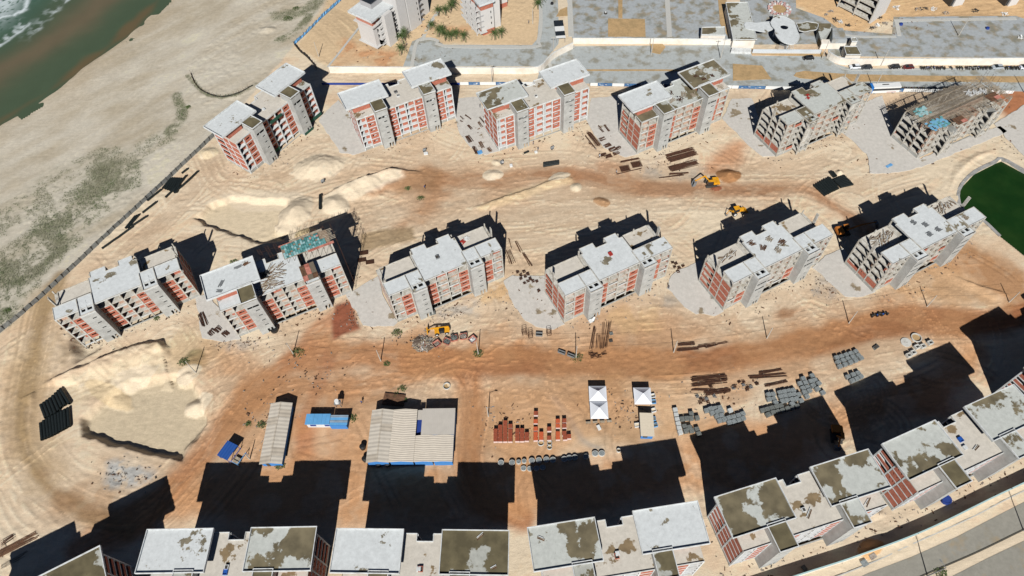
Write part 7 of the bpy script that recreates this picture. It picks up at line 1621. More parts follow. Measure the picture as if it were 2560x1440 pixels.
ea = spline(np.array([G(*ch(*p), 4.6)[:2] for p in ((770, 395), (790, 360), (860, 350), (960, 365), (1080, 350), (1190, 350), (1240, 450), (1180, 490), (1110, 510), (1020, 500), (930, 480), (840, 465), (785, 440))]), 0.6)
w1 = MB().prism([tuple(p) for p in ea], 4.35, 4.65).build('guitar_neck_roof', M_ROOF, t)
bd = spline(np.array([G(*ch(*p), 5.2)[:2] for p in ((1230, 300), (1330, 265), (1450, 285), (1560, 350), (1600, 430), (1620, 500), (1650, 580), (1630, 660), (1550, 710), (1440, 695), (1340, 640), (1270, 550), (1260, 470), (1215, 420), (1190, 360))]), 0.6)
hole = np.array(G(*ch(1412, 435), 5.2)[:2]); a_ = [tuple(p) for p in bd]; n_ = len(a_); hr = 1.5
hp = []
for p in a_:
    d_ = np.array(p)-hole; hp.append(tuple(hole+d_/np.hypot(*d_)*hr))
gb_ = MB(); z0, z1 = 4.95, 5.3
for k in range(n_):
    gb_.v += [(*a_[k], z0), (*a_[k], z1), (*hp[k], z1), (*hp[k], z0)]
for k in range(n_):
    k2 = (k+1) % n_
    for j in range(4): gb_.f.append((k*4+j, k2*4+j, k2*4+(j+1) % 4, k*4+(j+1) % 4))
g_ = gb_.build('guitar_body_roof', M_ROOF, t); rb = MB()
for k in range(n_): rb.tube((*a_[k], z1), (*a_[(k+1) % n_], z1), 0.13, n=4)
rb.build('roof_rim', M_WHITE, g_)
for i, (x, y) in enumerate(((1290, 420), (1560, 480), (1500, 640), (1330, 330))): p = G(*ch(x, y), 4.9); MB().tube((p.x, p.y, -0.3), (p.x, p.y, 4.95), 0.25, n=10).build('column', M_WHITE, t)
wv = spline(np.array([G(*ch(*p), 4.2)[:2] for p in ((1600, 370), (1690, 370), (1770, 350), (1860, 362), (1950, 380), (1930, 470), (1830, 490), (1740, 510), (1650, 490))]), 0.6)
w2 = MB().prism([tuple(p) for p in wv], 3.9, 4.2).build('wavy_roof', M_ROOFD, t)
rb = MB(); 
for k in range(len(wv)): rb.tube((*wv[k], 4.22), (*wv[(k+1) % len(wv)], 4.22), 0.16, n=4)
rb.build('roof_rim', M_WHITE, w2)
q = outline_px(((1970, 370), (2155, 370), (2180, 460), (2000, 630), (1960, 500)), 3.4); MB().prism(q, -0.3, 3.3).build('lobby_volume', M_ROOFM, t)
q = outline_px(((2185, 445), (2350, 445), (2420, 630), (2185, 630)), 4.2); MB().prism(q, -0.3, 4.2).build('lobby_block', M_COURT, t); q = outline_px(((2000, 630), (2420, 632), (2400, 700), (2010, 700)), 2.4); MB().prism(q, -0.3, 2.4).build('lobby_front', M_WALLW, t)
for k in range(12):     # pergola slats
    a0 = G(*ch(1350+k*19, 700), 3.0); b0 = G(*ch(1325+k*21, 800), 3.0); MB().tube(a0, b0, 0.07, n=4).build('pergola_slat', M_WHITE, t)
q = outline_px(((1230, 240), (1440, 240), (1440, 275), (1235, 270)), 3.2); MB().prism(q, -0.3, 3.2).build('rear_volume', M_ROOFM, t)
def low_block(name, pts, z, label, roofm, cat='building', parapet=0.3):
    q = outline_px(pts, z); t = thing(name, label, cat, (0, 0, 0)); MB().prism(q, -0.3, z-0.25).build('wall', M_WALLW, t); rf = MB().prism(q, z-0.245, z).build('roof_slab', roofm, t); rim_of(rf, q, z, parapet, 0.2); return t
low_block('annex', ((90, 440), (460, 430), (470, 570), (85, 560)), 3.2, 'low annex with brown stained roof behind the courtyard wall', M_ROOFM)
low_block('annex', ((2360, 745), (2570, 745), (2640, 880), (2400, 880)), 3.0, 'olive roofed annex at the end of the curved white wall', M_ROOFD)
low_block('annex', ((2470, 610), (2560, 605), (2580, 670), (2490, 672)), 3.0, 'tiny flat roofed cabin right of the lobby', M_ROOFD)
wall_line('metal_hoarding', [ch(*p) for p in ((895, 855), (1100, 858), (1400, 858), (1800, 862), (1990, 862))], 2.0, 0.1, mat('shiny_sheet', alb(222, 228, 232), rough=0.35, var=0.05, metal=0.2), 'shiny metal sheet hoarding in front of the gatehouse', smooth=False)
t = thing('brick_stock', 'round stock of pink paving blocks behind the gatehouse canopy', 'paver stock', G(*ch(1330, 160)), 0)
r_ = random.Random(4); M_PINK = mat('pink_pavers', alb(196, 150, 142), var=0.2, second=alb(226, 206, 196), amount=0.4)
for k in range(40): a0 = k/40*6.28; rr = 4.2 if k % 2 else 3.2; MB().obox((math.cos(a0)*rr, math.sin(a0)*rr*1.15, 0.45), (0.9, 0.7, 0.9), a0).build('paver_cube', M_PINK if k % 3 else M_WHITE, t)
mb_ = MB().disc((0, 0), 2.8, 0, 0.35, 20, 1, 1.15).build('sand_bed', M_VERGE, t)
t = thing('carport_roof', 'dark glass solar carport with white middle strip beside the driveway', 'carport', G(1402, 108), 0)
for y0, y1, m in ((0, 1.5, M_WHITEP), (1.5, 4.4, M_GLASS), (4.4, 7.6, M_WHITEP), (7.6, 11.6, M_GLASS)): MB().box(-1.9, 1.9, y0, y1-0.02, 2.4, 2.5).build('roof_panel', m, t)
for x in (-1.7, 1.7):
    for y in (0.3, 5.8, 11.2): MB().box(x-0.08, x+0.08, y-0.08, y+0.08, 0, 2.4).build('post', M_STEEL, t)
for i, (px, py, m, l) in enumerate(((1514, 34, M_BLACKIN, 'black and white dumper in the courtyard'), (1380, 10, M_CBLK, 'small dark object on the driveway near the top'), (2252, 62, M_NAVY, 'blue tank in the left of the right yard'), (2468, 72, M_NAVY, 'blue drum in the middle of the right yard'))):
    t = thing('site_tank', l, 'tank', on(px, py), 0.2); MB().tube((0, 0, 0.05), (0, 0, 0.7), 0.75, 0.6, 12).build('tank_body', m, t); MB().tube((0, 0, 0.7), (0, 0, 0.78), 0.4, n=10).build('tank_lid', M_WHITEP if i == 0 else m, t)
for i, (x, y, s) in enumerate(((500, 125, 1.0), (1010, 190, 1.0), (1200, 80, 1.4), (450, 160, 0.7), (540, 215, 1.2), (600, 240, 1.0), (1430, 95, 1.3), (1500, 95, 1.3), (1590, 92, 1.3), (1725, 135, 1.2), (940, 305, 0.9), (990, 270, 0.9), (1080, 250, 0.9), (2040, 110, 1.4), (2350, 150, 1.2), (950, 300, 0.7), (680, 275, 0.8), (2520, 400, 1.0))):
    p = on(*cg(x, y)); t = thing('material_heap', '%s heap of scattered building material in the sandy plot at top right' % (ORD[i] if i < 13 else ('fourteenth', 'fifteenth', 'sixteenth', 'seventeenth', 'eighteenth')[i-13]), 'heap', p, 0, 'material heaps in the top right plot'); rubble(t, 26, 1.2*s, 1.0*s, 0.5, 700+i, 0, (0.2, 0.7), (M_RUB, M_DARK, M_WHITEP)[i % 3])

# ------------------------------------------------------------------ loose things on the decks of the blocks
def world_on(key, u, v, z):
    x, y, a = BLOCKS[key]; c, s = math.cos(R(a)), math.sin(R(a)); return Vector((x+c*u-s*v, y+s*u+c*v, z)), R(a)
def planks(key, u, v, z, n, L, W_, label, m=None, rot=0.0, seed=0, criss=0.25, name='plank_pile', cat='timber', r=0.1):
    p, a = world_on(key, u, v, z); t = thing(name, label, cat, p, a+rot, 'timber left on the block decks'); r_ = random.Random(seed)
    for k in range(n): MB().obox((r_.uniform(-0.3, 0.3)*L*0.4, -W_/2+W_*k/max(1, n-1), 0.07+0.1*r_.random()*criss*4), (L*r_.uniform(0.6, 1), r*1.6, 0.07), r_.uniform(-criss, criss)).build('plank', m or (M_WOOD if k % 5 == 0 else M_WHITE if k % 5 == 2 else M_TIMBER), t)
    return t
Z = 14.5
for i, (u, v, n, L, w, rt) in enumerate(((12.5, 8.5, 9, 3.5, 2.2, 0.3), (15, 5.5, 12, 5.0, 2.6, 0.1), (14, 3.0, 12, 6.5, 1.8, 0.25), (17, 8, 9, 3.5, 2.0, 0.5), (18.5, 5, 9, 3.8, 2.4, -0.3), (13, 1.2, 9, 5.0, 0.9, 0.2), (17, 1.6, 8, 4.0, 1.0, 0.12), (19.5, 7.8, 8, 3.0, 1.6, 0.8))): planks('22', u, v, Z+0.01, n, L, w, '%s plank heap from the left on the cluttered deck of the second middle block' % ORD[i], rot=rt, seed=i, criss=0.5)
planks('22', 14.6, 6.6, Z+0.02, 1, 1, 1, 'crumpled black sheet on the cluttered deck of the second middle block', M_BLACK, name='plastic_sheet', cat='sheet'); rubble(bpy.data.objects[[o.name for o in COL.objects if o.name.startswith('plastic_sheet')][-1]], 26, 1.4, 1.2, 0.6, 5, 0, (0.6, 1.1), M_BLACK, 'sheet_fold')
t0_ = planks('22', 12.0, 2.0, Z+0.02, 3, 1.6, 1.2, 'small blue tarpaulin bundle on the deck of the second middle block', M_NAVY, name='tarpaulin', cat='sheet')
for i, (u, v, L, rt, l) in enumerate(((3, 7, 2.4, 0.9, 'L shaped board on the left roof of the second middle block'), (2, 4.6, 1.8, -0.5, 'small board at the front of that left roof'), (8.5, 10.5, 2.4, 0.05, 'board at the back of that left roof'), (11, 10.6, 2.2, 0.3, 'dark board pile at the back right of that left roof'))): planks('22', u, v, 17.35, 5, L, 0.8, l, M_STEEL if i < 3 else M_WOOD, rot=rt, seed=20+i, criss=0.05)
for i, (u, v, n, L, w) in enumerate(((3.5, 9.5, 12, 3.5, 3.0), (6.5, 9.2, 12, 3.5, 3.0), (8.8, 9.8, 9, 3.0, 2.5), (5, 8.2, 8, 3, 1.5))): planks('26', u, v, ZL[4]+0.04, n, L, w, '%s timber heap from the left on the lower left terrace of the pond block' % ORD[i], rot=0.4*i, seed=40+i, criss=0.6)
for i, (u, v) in enumerate(((27, 10), (29, 9.3), (31, 10.2), (33, 9.6))): planks('26', u, v, ZL[4]+0.04, 11, 2.6, 2.4, '%s timber heap from the left on the right terrace of the pond block' % ORD[i], rot=0.5*i, seed=50+i, criss=0.7)
for i, (u, v) in enumerate(((16, 8.5), (18.3, 6.3), (20.2, 3.3), (16.8, 3.2), (30.5, 2.8))): planks('26', u, v, Z+0.02, 7, 1.8, 1.4, '%s square board stack on the top deck of the pond block' % ORD[i], M_STEEL if i != 4 else M_TIMBER, rot=0.15, seed=60+i, criss=0.15)
for i, (u, v) in enumerate(((13, 8.8), (18.5, 7.5), (21.0, 5.0), (18.0, 3.2), (15, 6))): planks('25', u, v, Z+0.02, 7, 2.2, 1.6, '%s board stack on the white deck of the fifth middle block' % ORD[i], M_TIMBER if i % 2 else M_WOOD, rot=0.2*i, seed=70+i, criss=0.25)
for i, (u, v) in enumerate(((4, 9.6), (6, 9.4), (8, 10))): planks('25', u, v, ZL[4]+0.04, 7, 2.2, 1.6, '%s plank heap on the left terrace of the fifth middle block' % ORD[i], rot=0.3*i, seed=80+i, criss=0.4)
for i, (u, v) in enumerate(((27, 9.6), (28.5, 10.2))): planks('23', u, v, ZL[4]+0.04, 9, 1.8, 1.2, ('left', 'right')[i]+' heap of red and white boards on the terrace of the third middle block', M_REDP if i == 0 else M_WHITEP, rot=0.3, seed=90+i, criss=0.6)
for i, (u, v, L) in enumerate(((14.5, 4.2, 3.5), (17.5, 3.4, 3.2), (20, 5, 3.4), (16, 7.5, 3), (22.5, 3, 2.6), (30, 1.8, 3.0), (33, 2.0, 2.6))): planks('14', u, v, Z+0.03, 8, L, 1.5, '%s debris heap from the left on the deck of the fourth rear block' % ORD[i], M_RUST if i % 2 else M_TIMBER, rot=0.4*i, seed=100+i, criss=0.6)
for i, (u, v) in enumerate(((26.5, 8.0), (29.5, 9.5), (31.5, 5.5), (34, 7.5), (28, 5.5))): planks('14', u, v, 17.35, 6, 1.9, 0.8, '%s scrap board pile on the right roof of the fourth rear block' % ORD[i], M_TIMBER if i % 2 else M_RUST, rot=0.7*i, seed=110+i, criss=0.5)
for i, (u, v, l) in enumerate(((15, 8.5, 'red board pile'), (16.5, 7.8, 'pale board pile'), (14.2, 7.2, 'small red board pile'))): planks('15', u, v, Z+0.03, 5, 1.6, 0.8, l+' on the deck of the fifth rear block', M_REDP if i != 1 else M_TIMBER, rot=0.2, seed=120+i)
for i, (key, u, v, L, rt) in enumerate((('33', 30.5, 11.0, 2.2, 0.7), ('33', 34, 4.6, 1.6, 0.5), ('34', 0.8, 9.6, 1.8, -0.6), ('35', 17.8, 3.4, 2.6, 0.7), ('35', 31.8, 2.0, 2.6, 0.6), ('36', 19.5, 3.5, 2.2, 0.3), ('12', 3.2, 2.2, 1.4, 0.3))): planks(key, u, v, 17.36 if v > 4 else 14.56, 3, L, 0.5, 'thin planks left on a roof, %s' % ('back right of the centre bottom block', 'front right of the centre bottom block', 'left roof of the block right of centre', 'middle deck of the block with the brick end wall', 'front bay of the block with the brick end wall', 'middle deck of the rightmost bottom block', 'front left bay of the second rear block')[i], rot=rt, seed=130+i, criss=0.1)
for i, (key, u, v) in enumerate((('32', 17, 3.5), ('33', 17.5, 4.5), ('34', 16.8, 4.0), ('36', 17.5, 6.5), ('12', 17.0, 6.8), ('24', 18.5, 6.5), ('23', 17.5, 6.0))):
    p, a = world_on(key, u, v, 14.52); t = thing('roof_box', 'small %s box on the middle deck of the %s' % (('blue', 'black', 'black', 'blue', 'dark', 'red', 'dark')[i], ('second bottom block', 'centre bottom block', 'block right of bottom centre', 'rightmost bottom block', 'second rear block', 'fourth middle block', 'third middle block')[i]), 'box', p, a)
    MB().plate([-0.5, -0.42, 0.42, 0.5], [-0.6, -0.52, 0.52, 0.6], [(-0.42, 0.42, -0.52, 0.52)], 0, 0.5).build('box_sides', (M_BLUE, M_BRICK, M_BRICK, M_BLUE, M_STEEL, M_REDP, M_STEEL)[i], t); MB().box(-0.41, 0.41, -0.51, 0.51, 0.01, 0.3).build('box_lid', (M_BLUE, M_DARK, M_DARK, M_BLUE, M_DARK, M_REDP, M_DARK)[i], t)
# formwork with teal waffle moulds on the second middle block
p, a = world_on('22', 21.4, 7.2, 0); t = thing('formwork_deck', 'slab formwork with teal waffle moulds on the right of the second middle block', 'formwork', p, a)
M_TEALM = [mat('mould_teal', alb(104, 162, 160), var=0.15), mat('mould_green', alb(76, 132, 130), var=0.15), mat('mould_pale', alb(160, 196, 196), var=0.12), mat('mould_pink', alb(206, 150, 140), var=0.12)]
MB().box(0, 14.0, 0, 5.4, 16.95, 17.02).build('formwork_board', mat('ply_brown', alb(150, 128, 108), var=0.15), t); r_ = random.Random(3)
for i in range(18):
    for j in range(7):
        if r_.random() < 0.08 or (i > 15 and j > 2) : continue
        put('mould', cached(('mould', 1), lambda: MB().prism([(-0.31, -0.31), (0.31, -0.31), (0.31, 0.31), (-0.31, 0.31)], 0, 0.22), M_TEALM[r_.choice((0, 0, 1, 1, 2, 3 if j > 4 else 0))]), t, (0.5+i*0.7, 0.5+j*0.72, 17.03))
for i in range(8): MB().box(11.8, 15.6+r_.uniform(-0.6, 0.4), 1.0+i*0.56, 1.14+i*0.56, 17.06, 17.2).build('joist', M_TIMBER, t)
MB().box(7.0, 14.8, -0.7, 0.2, 17.05, 17.12).build('red_board', M_SKIP, t); MB().box(-0.4, 3.6, 5.0, 5.6, 17.05, 17.12).build('red_board', M_SKIP, t); MB().box(3.0, 13, 5.45, 6.3, 17.0, 17.08).build('edge_board', M_TIMBER, t)
for i in range(8):
    for j in range(3): MB().tube((0.6+i*1.8, 0.4+j*2.4, 14.5 if i < 2 else ZL[4]), (0.6+i*1.8, 0.4+j*2.4, 16.95), 0.05, n=5).build('prop', M_RUST, t)
p, a = world_on('22', 24.3, -2.6, 0); t = thing('tower_formwork', 'red and brown panel formwork over the right stair tower of the second middle block', 'formwork', p, a)
for i in range(3):
    for j in range(3): MB().box(0.05+i*1.45, 1.45+i*1.45, 0.1+j*2.0, 2.05+j*2.0, 16.2, 16.28+0.01*((i+j) % 2)).build('form_panel', (M_SKIP, M_WOOD, mat('ply_grey', alb(120, 108, 92), var=0.15))[(i*2+j*j) % 3], t)
for u in (0.2, 4.2):
    for v in (0.2, 3, 5.8): MB().tube((u, v, 14.5), (u, v, 16.2), 0.06, n=5).build('prop', M_RUST, t)
p, a = world_on('22', 0, 0, 0); t = thing('scaffold', 'rusty scaffold frames along the back and right end of the second middle block', 'scaffold', p, a)
for i in range(9):
    u = 15+i*2.4; 
    for q in (0, 0.8): MB().tube((u+q, 14.2, 0), (u+q, 14.2, 17.6), 0.06, n=5).build('standard', M_RUST, t)
    for k in range(9): MB().tube((u, 14.2, 1.5+k*1.9), (u+0.8, 14.2, 1.5+k*1.9), 0.045, n=4).build('rung', M_RUST, t)
for i in range(6):
    v = 1.5+i*2.4
    for q in (0, 0.8): MB().tube((37.2, v+q, 0), (37.2, v+q, 17.0), 0.06, n=5).build('standard', M_RUST, t)
    for k in range(9): MB().tube((37.2, v, 1.5+k*1.9), (37.2, v+0.8, 1.5+k*1.9), 0.045, n=4).build('rung', M_RUST, t)
for k in range(5): MB().tube((15, 14.2, 2.5+k*3.3), (35.2, 14.2, 2.5+k*3.3), 0.05, n=4).build('ledger', M_RUST, t); MB().tube((37.2, 1.5, 2.5+k*3.3), (37.2, 14.3, 2.5+k*3.3), 0.05, n=4).build('ledger', M_RUST, t)
# joist formwork on the rightmost rear block
p, a = world_on('16', 0, 0, 0); t = thing('joist_formwork', 'timber joist formwork with blue moulds on the rightmost rear block', 'formwork', p, a); z = 11.9; r_ = random.Random(8)
for i in range(5): MB().box(-0.6, 36.2, 0.4+i*2.8, 0.6+i*2.8, z, z+0.18).build('bearer', M_TIMBER, t)
for i in range(62):
    u = 0.2+i*0.57; v0, v1 = (-0.4+r_.uniform(-0.3, 0.2), 12.6+r_.uniform(-0.3, 0.5))
    if 11 < u < 24: v1 += 1.2
    if u > 27 and r_.random() < 0.4: continue
    if r_.random() < 0.35: v0 += r_.uniform(1, 4)
    MB().box(u, u+0.14, v0, v1, z+0.185, z+0.33).build('joist', M_TIMBER, t)
for i in range(84):
    u, v = (r_.uniform(0.5, 7.4), r_.uniform(0.2, 4.4)) if i < 50 else (r_.uniform(1.0, 6.0), r_.uniform(7.0, 10.8))
    MB().obox((u, v, z+0.43+0.002*i), (0.9, 0.7, 0.14), r_.uniform(-0.3, 0.3)).build('mould', mat('mould_skyblue', alb(120, 178, 208), var=0.15) if i < 50 and i % 3 else M_TEALM[(0, 2, 2)[i % 3]], t)
for i, (u, v, w, d) in enumerate(((9.5, -1.4, 4.2, 3.0), (27.5, 1.5, 4.5, 3.2))): MB().box(u, u+w, v, v+d, z+0.36, z+0.44).build('form_panel', M_WOOD, t); MB().box(u+w*0.5, u+w, v, v+d*0.45, z+0.445, z+0.5).build('form_panel', M_SKIP, t)
for i in range(12):
    for j in range(5): MB().tube((0.8+i*3.05, 0.5+j*2.8, ZL[3]), (0.8+i*3.05, 0.5+j*2.8, z), 0.05, n=5).build('prop', M_TIMBER, t)
for i in range(24): u = r_.uniform(0, 36); MB().tube((u, 12.9, z-0.5), (u+r_.uniform(-0.1, 0.1), 12.9, z+r_.uniform(0.5, 1.1)), 0.035, n=4).build('guard_post', M_TIMBER, t)
for i in range(5): planks('16', 24+i*2.4, 8-i*0.6, z+0.36, 9, 3.0, 2.2, '%s loose board heap on the right of the joist formwork' % ORD[i], M_WHITEP if i < 3 else M_TIMBER, rot=0.5*i, seed=140+i, criss=0.7)
p, a = world_on('16', 36.8, 2, 0); t = thing('scaffold', 'scaffold frames at the far end of the rightmost rear block', 'scaffold', p, a)
for i in range(5):
    for q in (0, 0.9): MB().tube((1.0, i*2.6+q, 0), (1.0, i*2.6+q, 13.2), 0.04, n=5).build('standard', M_RUST, t)
    for k in range(8): MB().tube((1.0, i*2.6, 1.2+k*1.8), (1.0, i*2.6+0.9, 1.2+k*1.8), 0.03, n=4).build('rung', M_RUST, t)

# loose small things on the ground
for i, (x, y, l) in enumerate(((687, 826, 'round black water tank at the corner of the second middle block'), (2192, 790, 'left half of the row of black drums on the sand'), (2206, 788, 'right half of the row of black drums on the sand'), (2362, 1251, 'dark blue round tank behind the perimeter wall'))):
    t = thing('water_tank', l, 'water tank', on(x, y), 0.1)
    if i in (1, 2):
        for k in range(5): dr = MB().tube((k*0.72-1.5, (k % 2)*0.35, 0), (k*0.72-1.5, (k % 2)*0.35, 0.85), 0.33, n=12).build('drum', M_BLACK, t); MB().tube((k*0.72-1.5, (k % 2)*0.35, 0.85), (k*0.72-1.5, (k % 2)*0.35, 0.88), 0.25, n=10).build('drum_lid', M_BLUE if k == 2 else M_BLACKIN, dr)
    else: MB().tube((0, 0, 0), (0, 0, 1.0), 1.15, 1.2, 18).build('tank_body', M_BLACK if i == 0 else M_NAVY, t); MB().ring((0, 0), 1.2, 1.0, 1.0, 1.12, 18).build('tank_rim', M_BLACK if i == 0 else M_NAVY, t)
def mixer(px, py, rz, label, m):
    t = thing('concrete_mixer', label, 'concrete mixer', on(px, py), rz); MB().tube((-0.4, 0, 0.7), (0.6, 0, 1.2), 0.5, 0.3, 12).build('drum', m, t); MB().box(-0.7, 0.5, -0.45, 0.45, 0.35, 0.45).build('frame', M_STEEL, t)
    for y in (-0.5, 0.5): MB().tube((-0.3, y-0.04, 0.25), (-0.3, y+0.04, 0.25), 0.25, n=10).build('wheel', M_TYRE, t)
for px, py, rz, l, m in ((1255, 409, 0.4, 'small concrete mixer in front of the third rear block', M_STEEL), (808, 455, 0.3, 'generator on the sand between two heaps', M_STEEL), (1483, 801, 0.8, 'white mixer below the fourth middle block', M_WHITEP), (2129, 643, 0.2, 'white unit right of the pond block', M_WHITEP), (1062, 378, 0.0, 'small grey unit in front of the second rear block', M_STEEL), (1381, 372, 0.2, 'concrete pump in front of the third rear block', M_STEEL)): mixer(px, py, rz, l, m)
def sheet_pile(px, py, w, d, h, rz, m, name, label, cat):
    t = thing(name, label, cat, on(px, py), rz); n = max(3, int(h/0.12))
    for k in range(n): MB().obox((RND.uniform(-0.05, 0.05), RND.uniform(-0.05, 0.05), (k+0.5)*h/n), (w, d, h/n*0.92), RND.uniform(-0.04, 0.04)).build('board', m, t)
for px, py, w, d, h, rz, m, l in ((1065, 385, 1.4, 1.2, 0.4, 0.1, M_WHITEP, 'white board pile in front of the second rear block'), (985, 1000, 6.0, 3.4, 0.5, -0.15, M_WOOD, 'brown sheet pile behind the big shed'), (1200, 382, 1.6, 1.4, 0.5, 0.3, M_SKYBL, 'blue sheet pile on the slab left of the third rear block'), (1340, 382, 0.9, 0.8, 0.6, 0.3, M_WHITEP, 'white bag pile left of the concrete pump'), (1278, 416, 0.9, 1.2, 0.6, 0.1, M_WHITEP, 'white bag pile on the upper track edge'), (1497, 1070, 0.8, 1.4, 0.5, 0.3, M_WHITEP, 'small white pallet left of the kiosk'), (1478, 803, 1.4, 1.0, 0.6, 0.4, M_WHITEP, 'white bag pile below the fourth middle block'), (2222, 415, 2.6, 1.0, 0.3, 0.5, M_SKYBL, 'blue sheets on the slab corner near the pond'), (1408, 788, 1.5, 1.1, 0.5, 0.3, M_STEEL, 'grey crate at the stair tower of the fourth middle block'), (1082, 784, 1.6, 1.0, 0.7, 0.3, M_BLKD, 'dark crate at the stair tower of the third middle block'), (1528, 834, 1.0, 0.9, 0.4, 0.2, M_BLKD, 'grey crate right of the rebar fan, upper'), (1527, 852, 1.0, 0.8, 0.4, 0.1, M_DARK, 'dark crate right of the rebar fan, lower'), (2010, 1420, 1.0, 1.2, 0.4, 0.4, M_BLKD, 'grey crate outside the boundary wall'), (2160, 1408, 1.4, 1.4, 0.5, 0.4, M_BLK, 'precast box outside the boundary wall'), (2180, 1392, 1.6, 1.2, 0.4, 0.4, M_RUB, 'pale rubble stack outside the boundary wall')): sheet_pile(px, py, w, d, h, rz, m, 'board_pile', l, 'board pile')
# ------------------------------------------------------------------ people
def person_mesh(name, shirt, legs_apart=0.14, step=0.12):
    """one continuous skinned figure"""
    V = [(0, 0, 0.95), (0, 0, 1.2), (0, 0, 1.42), (0, 0, 1.55), (0, 0.02, 1.68), (0, 0.01, 1.78), (0.19, 0, 1.42), (0.26, 0.03, 1.15), (0.25, 0.12, 0.92), (0.24, 0.17, 0.84), (-0.19, 0, 1.42), (-0.27, -0.03, 1.15), (-0.27, 0.02, 0.9), (-0.27, 0.05, 0.82), (0.1, 0, 0.9), (0.12, step*0.6, 0.5), (0.13, step, 0.08), (0.13, step+0.16, 0.04), (-0.1, 0, 0.9), (-0.12, -step*0.3, 0.5), (-0.13, -step, 0.08), (-0.13, -step+0.16, 0.04)]
    Rr = [0.16, 0.15, 0.16, 0.065, 0.105, 0.09, 0.075, 0.055, 0.042, 0.04, 0.075, 0.055, 0.042, 0.04, 0.1, 0.075, 0.055, 0.045, 0.1, 0.075, 0.055, 0.045]
    E_ = [(0, 1), (1, 2), (2, 3), (3, 4), (4, 5), (2, 6), (6, 7), (7, 8), (8, 9), (2, 10), (10, 11), (11, 12), (12, 13), (0, 14), (14, 15), (15, 16), (16, 17), (0, 18), (18, 19), (19, 20), (20, 21)]
    me = bpy.data.meshes.new(name); me.from_pydata(V, E_, []); o = bpy.data.objects.new(name, me); COL.objects.link(o)
    md = o.modifiers.new('skin', 'SKIN'); sv = me.skin_vertices[0].data
    for k, r in enumerate(Rr): sv[k].radius = (r, r*(0.75 if k in (0, 1, 2) else 1)); sv[k].use_root = k == 0
    o.modifiers.new('sub', 'SUBSURF').levels = 1
    dg = bpy.context.evaluated_depsgraph_get(); m2 = bpy.data.meshes.new_from_object(o.evaluated_get(dg)); bpy.data.objects.remove(o)
    m2.materials.clear(); mats = [mat('skin_brown', (0.2, 0.11, 0.07), var=0.05), shirt, mat('work_trousers', (0.05, 0.055, 0.075), var=0.1), mat('hair_dark', (0.015, 0.012, 0.01), var=0)]
    for q in mats: m2.materials.append(q)
    for pl in m2.polygons:
        z = pl.center.z; x = abs(pl.center.x); y = pl.center.y
        pl.material_index = 3 if z > 1.72 else 0 if z > 1.5 or (x > 0.2 and z < 1.12) else 1 if z > 0.95 else 2
    return m2
if not hasattr(bpy.types.Mesh, 'skin_vertices'): pass
try:
    sh = [mat('shirt_grey', alb(120, 124, 130), var=0.05), mat('shirt_white', alb(226, 226, 226), var=0.05), mat('shirt_blue', alb(60, 90, 150), var=0.05)]
    pm = []
    for k, s in enumerate(sh):
        pm.append(person_mesh('person', s, step=0.1+0.08*k))
    for i, (px, py, l) in enumerate(((1200, 270, 'person in grey walking on the slab between second and third rear blocks'), (1499, 395, 'person in white standing at the slab edge by the rebar heaps'), (1333, 362, 'person in blue at the stair tower of the third rear block'), (1345, 376, 'person in grey in front of the third rear block'), (1541, 433, 'person in white beside the two rusty mats'), (1062, 470, 'person in blue walking on the brown patch of the upper track'), (1671, 722, 'person in grey on the slab right of the fourth middle block'), (1258, 412, 'person in white beside the small mixer'), (905, 1008, 'person in blue near the sandy yard behind the blue hut'), (1322, 60, 'person in green light near the driveway palms'))):
        o = put('person', pm[(0, 1, 2, 0, 1, 2, 0, 1, 2, 0)[i]], None, on(px, py, 0.02), RND.uniform(0, 6.28)); g_ = o.location
        if i in (0, 1, 6): o.location.z = 0.23
        tag(o, l.replace('in green light ', 'in grey '), 'person', 'people on the site')
except Exception as ex:
    print('people', ex)

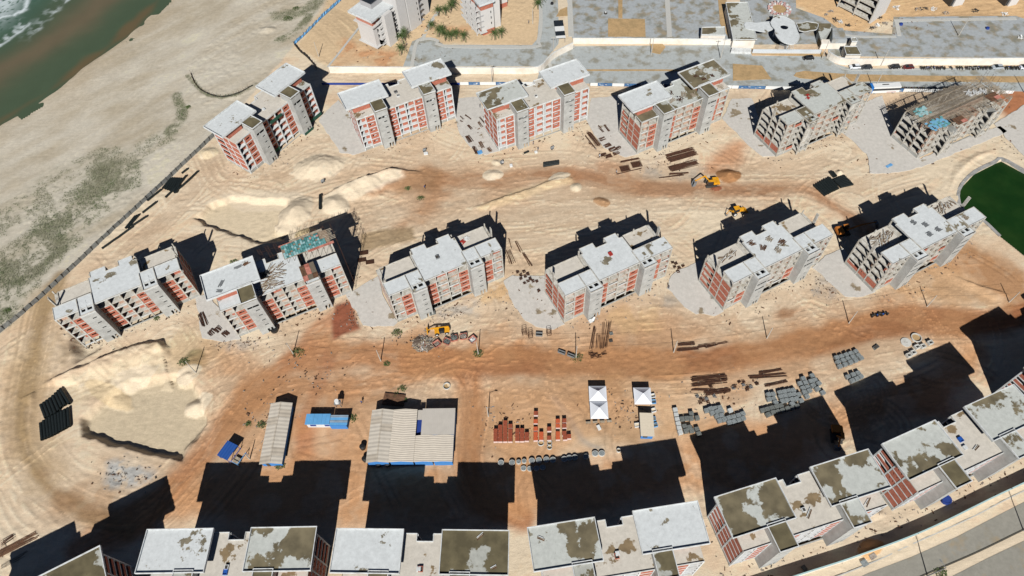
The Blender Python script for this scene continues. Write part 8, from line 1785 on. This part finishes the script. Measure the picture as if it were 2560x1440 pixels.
# ------------------------------------------------------------------ loose site debris, too small and too many to count
rs = np.random.RandomState(55)
def debris(name, m, n, label, smin, smax):
    mb = MB(); keys = [k for k in BLOCKS if k[0] in '12']+['35', '36']; yards = ((1060, 850, 60, 30), (1260, 1060, 70, 50), (1560, 1020, 70, 40), (1800, 990, 130, 50), (1490, 350, 50, 35), (1190, 330, 40, 50), (1680, 410, 70, 30), (2200, 410, 60, 30), (1300, 750, 60, 50), (780, 940, 90, 50), (660, 1050, 60, 60), (900, 800, 40, 30), (1120, 780, 70, 25), (600, 860, 70, 20), (2070, 720, 40, 30), (2520, 330, 40, 50), (1000, 130, 120, 30), (2200, 60, 100, 25), (320, 1190, 70, 30), (1080, 60, 60, 40))
    for k in range(n):
        if rs.rand() < 0.45:
            x, y, a = BLOCKS[keys[rs.randint(len(keys))]]; c, s = math.cos(R(a)), math.sin(R(a)); u = rs.uniform(-3, 39); v = -abs(rs.normal(0, 2.2))-0.9 if not (6 < u < 11.5 or 24 < u < 29.2) else -abs(rs.normal(0, 2.0))-2.8
            if rs.rand() < 0.3: u = rs.choice([-1.2-abs(rs.normal(0, 2)), 36.6+abs(rs.normal(0, 2))]); v = rs.uniform(-2, 12)
            px, py = x+c*u-s*v, y+s*u+c*v
        else:
            q = yards[rs.randint(len(yards))]; g = G(q[0]+rs.normal(0, q[2]*0.6), q[1]+rs.normal(0, q[3]*0.6)); px, py = g.x, g.y
        L = rs.uniform(smin, smax); mb.obox((px, py, max(gz(px, py), 0.0)+L*0.1+0.03), (L*rs.uniform(0.6, 2.0), L*rs.uniform(0.3, 0.8), L*rs.uniform(0.2, 0.5)), rs.uniform(0, 6.28), rs.uniform(-0.2, 0.2), rs.uniform(-0.2, 0.2))
    o = mb.build(name, m); o['kind'] = 'stuff'; o['label'] = label; o['category'] = 'debris'
debris('pale_debris', M_RUB, 1500, 'scattered pale rubble and offcuts across the site', 0.12, 0.42)
debris('dark_debris', M_DARK, 600, 'scattered dark scraps across the site', 0.12, 0.4)
debris('timber_debris', M_WOOD, 700, 'scattered timber scraps across the site', 0.15, 0.6)
